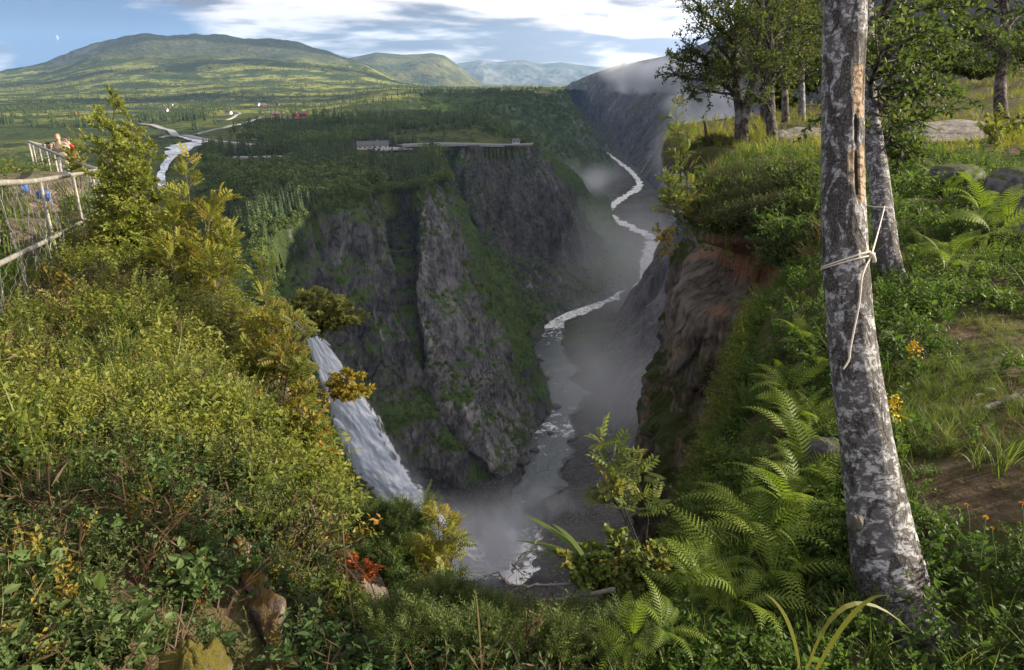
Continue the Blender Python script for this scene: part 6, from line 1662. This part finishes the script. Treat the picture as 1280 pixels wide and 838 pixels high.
bush('dark leafy bush left of the big birch below the trees', 1000, 305, 9.8, 60, 95, 64, M_TREE2, .055, 9)
bush('green bush between the big birch and the gorge cushion', 985, 345, 7.9, 50, 70, 65, M_RGT, .042, 8)
bush('low bush under the dark straight birch', 950, 215, 15.5, 70, 28, 66, M_TREE2, .06, 8)
bush('leafy bush left of the pale slab', 1128, 205, 11.5, 40, 45, 67, M_TREE2, .06)
for i, (u, v, d, h, w) in enumerate([(1090, 92, 32, 95, 150), (1010, 120, 33, 90, 90), (1190, 85, 35, 110, 140), (1290, 85, 33, 110, 140), (975, 140, 31, 70, 60)]):
    bush('tall thicket of young birches in the background behind the trees', u, v, d, w, h, 70 + i, M_TREE, .17, 10)
    bpy.context.scene.objects[[o.name for o in SC.objects if o.name.startswith('bush')][-1]]['group'] = 'birch thickets in the background'
# ---------------------------------------------------------------- ferns
FPROTO = []
rf = np.random.default_rng(77)
for q in range(4):
    g = Geo(); nf = 6 + q
    for k in range(nf):
        a = k / nf * 6.283 + rf.normal(0, .25); f = np.array([[math.cos(a), math.sin(a), rf.uniform(-.05, .12)]]); up = np.array([[0, 0, 1.0]])
        R = frames(up, f); s = rf.uniform(.6, 1.15)
        g.scatter(FRONDS[rf.integers(0, 3)], np.array([[math.cos(a) * .02, math.sin(a) * .02, 0]]), R, np.array([s]), np.array([rf.random()]), .5)
    me = raw_mesh('fern', np.concatenate(g.V), np.concatenate(g.T), None, {'rnd': np.concatenate(g.r), 'stem': np.concatenate(g.s)}); me.materials.append(M_FERN); FPROTO.append(me)
def ferns(lst, label, grp, seed, k=1.0):
    r = np.random.default_rng(seed)
    lst = list(lst) + [(u + r.uniform(-24, 24), v + r.uniform(-22, 22), d * r.uniform(.97, 1.06), s * r.uniform(.55, .95)) for u, v, d, s in lst] * (k > .9 and len(lst) > 2)
    for i, (u, v, d, s) in enumerate(lst):
        p = Pd(u, v, d); s = s * k; o = link(bpy.data.objects.new('fern', FPROTO[(i + seed) % 4])); o.location = (p[0], p[1], max(p[2], float(gz(p[0], p[1]))) + .03)
        o.scale = (s, s, s * r.uniform(.85, 1.1)); o.rotation_euler = (r.normal(0, .24) + .12, r.normal(0, .24) - .12, r.uniform(0, 6.28))
        tag(o, label, 'fern', grp)
ferns([(950, 700, 2.9, .36), (905, 725, 2.8, .34), (985, 655, 3.0, .36), (930, 665, 3.2, .36), (880, 745, 2.6, .3), (1000, 620, 3.3, .36), (965, 740, 2.6, .32), (1010, 690, 2.8, .30), (860, 770, 2.5, .26), (920, 770, 2.4, .28), (990, 585, 3.6, .36), (1020, 640, 3.1, .3)], 'yellow-green fern on the slope between the big birch and the gorge', 'ferns on the gorge slope', 1, 1.05)
ferns([(985, 520, 4.2, .36), (1005, 545, 3.9, .34), (1020, 500, 4.4, .34), (1000, 480, 4.8, .34), (985, 560, 3.8, .3)], 'fern on the bank edge left of the big birch trunk', 'ferns on the bank edge', 2, 1.0)
ferns([(1240, 300, 6.3, .62), (1205, 325, 5.9, .55), (1180, 345, 5.6, .45), (1262, 290, 6.6, .6), (1225, 275, 7.0, .55), (1150, 335, 6.2, .36)], 'big pale fern in the clump between boulder and leaning birch at the right', 'big ferns at the right', 3)
ferns([(1190, 245, 8.8, .5), (1165, 225, 9.5, .5), (1215, 235, 8.5, .4), (1140, 240, 9.6, .4)], 'darker fern in front of the pale slab', 'ferns before the slab', 4)
ferns([(825, 800, 2.15, .2), (790, 815, 2.1, .18)], 'small fern at the very brink in the bottom centre', 'ferns at the brink', 5)

# ---------------------------------------------------------------- flowers and single leaves
M_PETAL = simple_mat('yellow_petals', (0.62, 0.42, 0.02), .6, .2, .15, 60)
M_ORPET = simple_mat('orange_petals', (0.55, 0.22, 0.03), .6, .2, .15, 60)
M_STEM = simple_mat('green_stem', (0.07, 0.11, 0.03), .7, .2, .2, 30)
def goldenrod(u, v, ub, vb, d, size, seed, lab):
    r = np.random.default_rng(seed); top = Pd(u, v, d); base = Pd(ub, vb, d); e = empty('goldenrod', base); tag(e, lab, 'flower')
    g = Geo(); c = curve3((0, 0, 0), top - base, (.03, 0, 0), r, 10); g.tube(c, np.linspace(.004, .002, 10), 5); g.build('stem', M_STEM, e, True)
    g = Geo(); N = 90; f = r.uniform(.66, 1.0, N); p = np.array([at(c, q) for q in f]) + r.normal(0, 1, (N, 3)) * size * (1.1 - f)[:, None] * 1.6
    lf = leaf4(.7, .1, .1); g.scatter((lf[0], lf[1], np.full(4, .5), np.zeros(4)), p, rand_rot(N, r), r.uniform(.012, .022, N)); g.build('flower_head', M_PETAL, e)
    L = Leaves(); L.twig(c[:7], 12, .06, r, .6, .1, 1.0); L.build('foliage', OVAL, M_RGT, e)
goldenrod(1118, 494, 1122, 590, 3.2, .05, 1, 'yellow goldenrod in full bloom just right of the big birch')
goldenrod(1140, 428, 1150, 470, 4.0, .035, 2, 'smaller pale goldenrod farther up the bank behind the bright one')
def hawkbit(u, v, ub, vb, d, mat, s, seed, lab):
    r = np.random.default_rng(seed); top = Pd(u, v, d); base = Pd(ub, vb, d); e = empty('hawkbit', base); tag(e, lab, 'flower')
    g = Geo(); c = curve3((0, 0, 0), top - base, (.05, 0, 0), r, 10); g.tube(c, .0016, 5); g.build('stem', M_STEM, e, True)
    g = Geo(); N = 44; a = np.arange(N) * 2.4; el = np.linspace(.05, 1.3, N)
    dr_ = np.stack([np.cos(a) * np.cos(el), np.sin(a) * np.cos(el), np.sin(el)], 1); lf = leaf4(.3, .03, .05)
    g.scatter((lf[0], lf[1], np.full(4, .5), np.zeros(4)), np.tile(c[-1], (N, 1)), frames(np.tile([0, 0, 1.0], (N, 1)), dr_), np.full(N, s)); g.build('flower_head', mat, e)
hawkbit(1232, 648, 1225, 700, 2.1, M_PETAL, .010, 1, 'bright yellow hawkbit on the grassy slope at the right')
hawkbit(1208, 632, 1215, 690, 2.15, M_ORPET, .008, 2, 'faded orange hawkbit left of the bright yellow one')
hawkbit(1277, 630, 1275, 700, 2.05, M_ORPET, .009, 3, 'orange hawkbit at the right edge of the grassy slope')
hawkbit(1240, 661, 1245, 710, 2.05, M_ORPET, .007, 4, 'small orange hawkbit bud just below the bright yellow one')
def single_leaf(u, v, d, size, col, lab, up):
    lf = leaf6(.62, .03, .05); V = lf[0] * size; M_ = frames(np.array(up, float), np.array([.15, .2, 1.0])); g = Geo(); g.add(V @ M_.T, lf[1], .6, 0)
    o = g.build('broad_leaf', leaf_mat('single_leaf_skin', [col, tuple(1.4 * c for c in col)], transl=.4)); o.location = Pd(u, v, d); tag(o, lab, 'leaf')
single_leaf(124, 738, 1.35, .040, (.15, .21, .05), 'single large pale oval leaf standing upright in the bottom-left shrubs', (.1, -1, .2))
# bits on the trodden patch
for i, (u, v, d, s, lab) in enumerate([(1246, 458, 3.7, .022, 'small white stone on the trodden earth at the right'), (1233, 466, 3.65, .018, 'tiny tan stone beside the white one on the trodden earth')]):
    p = Pd(u, v, d); z = float(gz(p[0], p[1])); tag(rock_mesh('pebble', (s, s * .8, s * .6), 90 + i, simple_mat('pebble_skin', (.62, .62, .62) if i == 0 else (.4, .3, .18), .8, .2, .2, 30), (p[0], p[1], z + .012), 12), lab, 'stone')
g = Geo(); r = np.random.default_rng(9); p0 = Pd(1262, 490, 3.5); p0[2] = float(gz(p0[0], p0[1])) + .02
for q in range(3):
    a = Pd(1228 + q * 6, 512 - q * 8, 3.5); b = Pd(1300, 458 + q * 14, 3.6); a[2] = float(gz(a[0], a[1])) + .02; b[2] = float(gz(b[0], b[1])) + .03
    g.tube(curve3(a - p0, b - p0, (0, 0, .03), r, 14, .08), np.linspace(.012, .02, 14) * (1 - .25 * q), 7)
o = g.build('tree_root', M_TRUNK, None, True); o.location = p0; tag(o, 'dark bare tree root crossing the trodden earth at the right edge', 'root')

# ---------------------------------------------------------------- railing with wire netting
def steel(t):
    p = t.pos(); n = t.noise(p, 18, 6, .7); c = t.mix(t.sstep(n, .35, .7), (0.19, 0.18, 0.155), (0.29, 0.275, 0.245))
    c = t.mix(t.sstep(t.noise(p, 7, 5), .62, .7), c, (0.25, 0.17, 0.10)); return t.principled(c, .55, .4, t.bump(n, .2, .004), Metallic=.35)
M_STEEL = material('galvanised_tube', steel)
M_WIRE = simple_mat('galvanised_wire', (0.10, 0.10, 0.097), .45, .5, .2, 50)
def railing(nm, label, top, h, posts, rad, cell, seed, low=.55, upto=1.0, wire=True, sag=.0):
    """top: list of points along the hand rail"""
    e = empty(nm, top[0]); tag(e, label, 'railing'); b0 = np.array(top[0]); r = np.random.default_rng(seed)
    T_ = np.array(top, float) - b0; c = catmull(T_, 80, np.linalg.norm(np.diff(T_, axis=0), axis=1))
    g = Geo(); g.tube(c, rad * 1.25, 12, .5, 0); hr = g.build('rail', M_STEEL, e, True)
    g = Geo()
    for f in np.linspace(.03, .97, int(len(posts) * 2.2)):
        o = at(c, f); d = tang(c, f); g.tube([o - d * .012, o + d * .012], rad * 1.42, 12, .5, 0)
    g.build('collar', M_STEEL, hr, True)
    g = Geo(); g.tube(c - np.array([0, 0, h * low]), rad * 1.05, 10, .5, 0); g.build('rail', M_STEEL, e, True)
    for f in posts:
        o = at(c, f); g = Geo(); g.tube([o - [0, 0, .0], o - [0, 0, h * .5], o - [0, 0, h + .25]], rad, 10, .5, 0); g.build('post', M_STEEL, e, True)
    if wire:
        Lh = np.linalg.norm(np.diff(c, axis=0), axis=1).sum(); nx = int(Lh / cell); ny = int(h / (cell * .87)); g = Geo(); P_ = {}
        nrm_ = np.cross(c[-1] - c[0], [0, 0, 1.0]); nrm_ /= np.linalg.norm(nrm_)
        def pt(i, j):
            if (i, j) not in P_:
                # hexagonal netting, hung a little slack
                x = (i + .5 * (j % 2)) ; f = np.clip(x / nx, 0, .999); y = j * cell * .87
                P_[i, j] = at(c, f) - np.array([0, 0, y + .03]) + r.normal(0, cell * .09, 3) + nrm_ * (.05 * math.sin(y / h * 3.1) * (1 + math.sin(x * .9)))
            return P_[i, j]
        for j in range(ny):
            for i in range(nx):
                # each cell: a short twisted vertical and two slanting wires
                A0 = pt(i, j); dn = pt(i, j + 1); dn2 = pt(i - 1 if j % 2 == 0 else i + 1, j + 1)
                m = A0 + np.array([0, 0, -cell * .34]) * (1 + .1 * r.normal())
                g.tube([A0, m], rad * .03 + .0014, 3, .5, 0); g.tube([m, dn], rad * .02 + .0012, 3, .5, 0)
                if 0 <= (i - 1 if j % 2 == 0 else i + 1) <= nx: g.tube([m, dn2], rad * .02 + .0012, 3, .5, 0)
        g.build('wire_netting', M_WIRE, e)
    return e
a_, b_, c_ = P(0, 229, 6.0), P(50, 225.5, 7.6), P(122, 213, 11.4)
a0 = a_ - (b_ - a_) * 1.6
posts1 = []
cl = np.array([a0, a_, b_, c_]); Lc = np.r_[0, np.cumsum(np.linalg.norm(np.diff(cl, axis=0), axis=1))]
for q in (a0, (a0 + a_) / 2, b_, P(86, 219.5, 9.3), P(109, 215.4, 10.6), P(119, 213.6, 11.2)): posts1.append(float(np.interp(np.linalg.norm(q - a0), Lc, Lc / Lc[-1])))
railing('railing', 'near section of galvanised tube railing with wire netting at the left edge', [a0, a_, b_, c_], 1.12, posts1, .021, .105, 1)
D = P(35, 177, 25)
railing('railing', 'far section of tube railing descending to the corner post beyond', [c_, P(92, 202, 14.5), P(62, 189, 19), D], 1.1, [.1, .34, .5, .62, .74, .87, .99], .028, .2, 2, .62)
E_ = P(72, 184, 27.5)
railing('railing', 'short outer section of railing in front of the two visitors', [D, P(52, 181, 26), E_, P(100, 190, 30)], 1.1, [.02, .25, .45, .65, .9], .028, .24, 3, .62)

# rocks and bags behind the railing
M_TANROCK = material('tan_bare_rock', lambda t: moss_rock(t, ((0.10, 0.075, 0.06), (0.26, 0.20, 0.165)), .1, ((0.03, 0.04, 0.012), (0.08, 0.085, 0.03))))
put2 = lambda p, size, seed, lab, mat=M_TANROCK: tag(rock_mesh('boulder', size, seed, mat, p, 30, rough=.3, yaw=seed), lab, 'rock')
put2(P(6, 226, 15) - [0, 0, .3], (1.3, 1.8, .42), 21, 'long pale bare rock behind the near railing')
put2(P(4, 290, 9.5) - [0, 0, .3], (.75, .8, .42), 22, 'broken tan rock seen through the netting at the left edge')
put2(P(20, 256, 12.0) - [0, 0, .25], (.6, .6, .35), 23, 'smaller tan rock behind the netting below the long pale rock')
put2(P(15, 392, 6.2) - [0, 0, .12], (.42, .5, .28), 24, 'light grey rock at the foot of the near railing')
M_BLUE = simple_mat('blue_nylon', (0.04, 0.10, 0.42), .6, .3, .25, 15)
def bag(p, s, lab, seed):
    e = empty('rucksack', p); tag(e, lab, 'bag'); r = np.random.default_rng(seed)
    rock_mesh('body', (s * .62, s * .42, s), seed, M_BLUE, (0, 0, s), 18, rough=.12, parent=e); rock_mesh('lid', (s * .55, s * .42, s * .28), seed + 1, M_BLUE, (0, 0, s * 1.85), 14, rough=.1, parent=e)
    rock_mesh('pocket', (s * .42, s * .16, s * .45), seed + 2, M_BLUE, (0, -s * .46, s * .75), 14, rough=.1, parent=e)
    for sx in (-1, 1):
        g = Geo(); g.tube([(sx * s * .3, s * .35, s * 1.6), (sx * s * .36, s * .62, s), (sx * s * .3, s * .4, s * .4)], s * .05, 6, .5, 0); g.build('strap', simple_mat('black_webbing', (.02, .02, .02)), e, True)
bag(P(60, 268, 12.5), .2, 'blue rucksack standing in the grass behind the second railing post', 5)
bag(P(31, 242, 14) , .13, 'small blue bag lying on the pale rock behind the railing', 8)

# ---------------------------------------------------------------- two visitors at the far railing
def person(loc, yaw, label, joints, edges, head, hair, jacket, trouser, seed, extra=None):
    """joints: name -> (x, y, z, r); one continuous skinned body"""
    e = empty('person', loc); e.rotation_euler = (0, 0, yaw); tag(e, label, 'person')
    names = list(joints); idx = {n: i for i, n in enumerate(names)}
    me = bpy.data.meshes.new('body'); me.from_pydata([joints[n][:3] for n in names], [(idx[a], idx[b]) for a, b in edges], [])
    o = bpy.data.objects.new('body', me); link(o, e)
    md = o.modifiers.new('skin', 'SKIN'); md.use_smooth_shade = True
    for i, n in enumerate(names):
        rr_ = joints[n][3]; rr_ = rr_ if isinstance(rr_, tuple) else (rr_, rr_)
        me.skin_vertices[0].data[i].radius = rr_; me.skin_vertices[0].data[i].use_root = (n == 'pelvis')
    o.modifiers.new('smooth', 'SUBSURF').levels = 2; o.modifiers['smooth'].render_levels = 2
    me.materials.append(M_SKIN)
    dg = bpy.context.evaluated_depsgraph_get(); dg.update()
    em = o.evaluated_get(dg).to_mesh()
    V = np.empty(len(em.vertices) * 3); em.vertices.foreach_get('co', V); V = V.reshape(-1, 3)
    N = np.empty(len(em.vertices) * 3); em.vertices.foreach_get('normal', N); N = N.reshape(-1, 3)
    F = [tuple(p.vertices) for p in em.polygons]
    # clothes: shells that follow the body
    hz = joints['pelvis'][2]
    hands = [np.array(joints[n][:3]) for n in joints if n.startswith('hand')]
    nk_ = joints['neck'][2]
    def shell(name, sel, off, mat):
        ids = {}; vs = []; fs = []
        for f in F:
            if all(sel[i] for i in f):
                for i in f:
                    if i not in ids: ids[i] = len(vs); vs.append(V[i] + N[i] * off)
                fs.append([ids[i] for i in f])
        m2 = bpy.data.meshes.new(name); m2.from_pydata(vs, [], fs); m2.materials.append(mat)
        for p in m2.polygons: p.use_smooth = True
        link(bpy.data.objects.new(name, m2), e)
    hd = np.min([np.linalg.norm(V - h, axis=1) for h in hands], 0)
    shell('jacket', (V[:, 2] > hz - .08) & (V[:, 2] < nk_ + .01) & (hd > .13) | ((V[:, 2] > hz - .08) & (hd > .13) & (np.hypot(V[:, 0], V[:, 1]) > .16)), .018, jacket)
    shell('trousers', (V[:, 2] < hz + .04) & (V[:, 2] > .09) & (hd > .13), .012, trouser)
    shell('shoes', (V[:, 2] < .13), .014, simple_mat('boot_leather', (.05, .04, .035)))
    hx, hy, hz2 = head
    hm = rock_mesh('head', (.078, .098, .118), 3, M_SKIN, (hx, hy, hz2), 20, rough=.03, parent=e)
    rock_mesh('nose', (.012, .02, .02), 4, M_SKIN, (hx, hy - .10, hz2 - .01), 8, rough=.02, parent=e)
    for sx in (-1, 1): rock_mesh('eye', (.010, .006, .006), 4, M_GLASS, (hx + sx * .032, hy - .092, hz2 + .012), 8, rough=.02, parent=e); rock_mesh('ear', (.012, .02, .03), 4, M_SKIN, (hx + sx * .082, hy, hz2), 8, rough=.02, parent=e)
    rock_mesh('mouth', (.022, .006, .005), 4, M_RED, (hx, hy - .094, hz2 - .045), 8, rough=.02, parent=e)
    rock_mesh('hair', (.086, .100, .10), 6, hair, (hx, hy + .018, hz2 + .035), 18, rough=.1, parent=e)
    return e
M_SKIN = simple_mat('skin', (.52, .32, .23), .6, .3, .08, 20)
std = {'pelvis': (0, 0, .95, .15), 'belly': (0, 0, 1.12, (.155, .12)), 'chest': (0, .01, 1.32, (.17, .125)), 'neck': (0, .01, 1.5, .06), 'skull': (0, -.01, 1.60, .07), 'hip_l': (-.10, 0, .88, .10), 'hip_r': (.10, 0, .88, .10), 'knee_l': (-.11, -.02, .48, .062), 'knee_r': (.11, -.02, .48, .062), 'ank_l': (-.11, .02, .09, .045), 'ank_r': (.11, .02, .09, .045), 'toe_l': (-.12, -.15, .04, .04), 'toe_r': (.12, -.15, .04, .04),
       'sh_l': (-.19, 0, 1.42, .062), 'sh_r': (.19, 0, 1.42, .062)}
ed = [('pelvis', 'belly'), ('belly', 'chest'), ('chest', 'neck'), ('neck', 'skull'), ('pelvis', 'hip_l'), ('pelvis', 'hip_r'), ('hip_l', 'knee_l'), ('hip_r', 'knee_r'), ('knee_l', 'ank_l'), ('knee_r', 'ank_r'), ('ank_l', 'toe_l'), ('ank_r', 'toe_r'), ('chest', 'sh_l'), ('chest', 'sh_r')]
def arms(j, el_l, ha_l, el_r, ha_r):
    j = dict(j); e2 = list(ed)
    for s, el_, ha in (('l', el_l, ha_l), ('r', el_r, ha_r)):
        j['elb_' + s] = (*el_, .045); j['wri_' + s] = (*ha, .03); d = np.array(ha) - np.array(el_); d /= np.linalg.norm(d)
        h = np.array(ha) + d * .09; j['hand_' + s] = (*h, (.042, .02)); e2 += [('sh_' + s, 'elb_' + s), ('elb_' + s, 'wri_' + s), ('wri_' + s, 'hand_' + s)]
        sd = np.cross(d, [0, 0, 1.0]); sd /= np.linalg.norm(sd) + 1e-6
        for q in range(4):
            f = h + d * (.075 - .01 * abs(q - 1.5)) + sd * (q - 1.5) * .02; j[f'fing_{s}{q}'] = (*f, .009); e2.append(('hand_' + s, f'fing_{s}{q}'))
        f = np.array(ha) + d * .07 + sd * .055; j[f'thumb_{s}'] = (*f, .011); e2.append(('wri_' + s, f'thumb_{s}'))
    return j, e2
M_TAN = simple_mat('tan_jacket_cloth', (.30, .24, .19), .85, .1, .25, 12); M_REDJ = simple_mat('red_jacket_cloth', (.50, .05, .045), .8, .2, .2, 12); M_DKTR = simple_mat('dark_trouser_cloth', (.05, .05, .06), .9, .1, .2, 12); M_LTTR = simple_mat('pale_trouser_cloth', (.42, .40, .38), .9, .1, .2, 12)
M_FAIR = simple_mat('fair_hair', (.26, .15, .07), .8, .2, .3, 60); M_DHAIR = simple_mat('dark_hair', (.05, .035, .025), .8, .2, .3, 60)
j1, e1 = arms(std, (-.33, -.12, 1.22), (-.22, -.34, 1.36), (.32, -.14, 1.24), (.16, -.36, 1.38))
pA = P(71, 168, 26.5)
person((pA[0], pA[1], pA[2] - 1.74), .35, 'visitor in a tan jacket raising a camera at the far railing', j1, e1, (0, -.015, 1.63), M_FAIR, M_TAN, M_LTTR, 1)
j2, e2 = arms(std, (-.27, .02, 1.16), (-.20, -.22, 1.05), (.27, .02, 1.16), (.20, -.22, 1.05))
pB = P(84, 173, 27.2)
person((pB[0], pB[1], pB[2] - 1.70), -.3, 'visitor in a red jacket standing right of the one with the camera', j2, e2, (0, -.015, 1.63), M_DHAIR, M_REDJ, M_DKTR, 2)
g = Geo(); g.box((-.07, -.03, -.045), (.07, .03, .045)); kk = g
cm = empty('camera_in_hand', (pA[0] - .13, pA[1] - .42, pA[2] - .28)); tag(cm, 'small black camera held up by the visitor in tan', 'camera')
g.build('body', simple_mat('black_plastic', (.02, .02, .022), .4), cm); g = Geo(); g.tube([(0, -.03, 0), (0, -.09, 0)], .032, 12, .5, 0); g.build('lens', simple_mat('black_plastic_gloss', (.015, .015, .017), .25), cm, True)
# ground under the visitors' feet
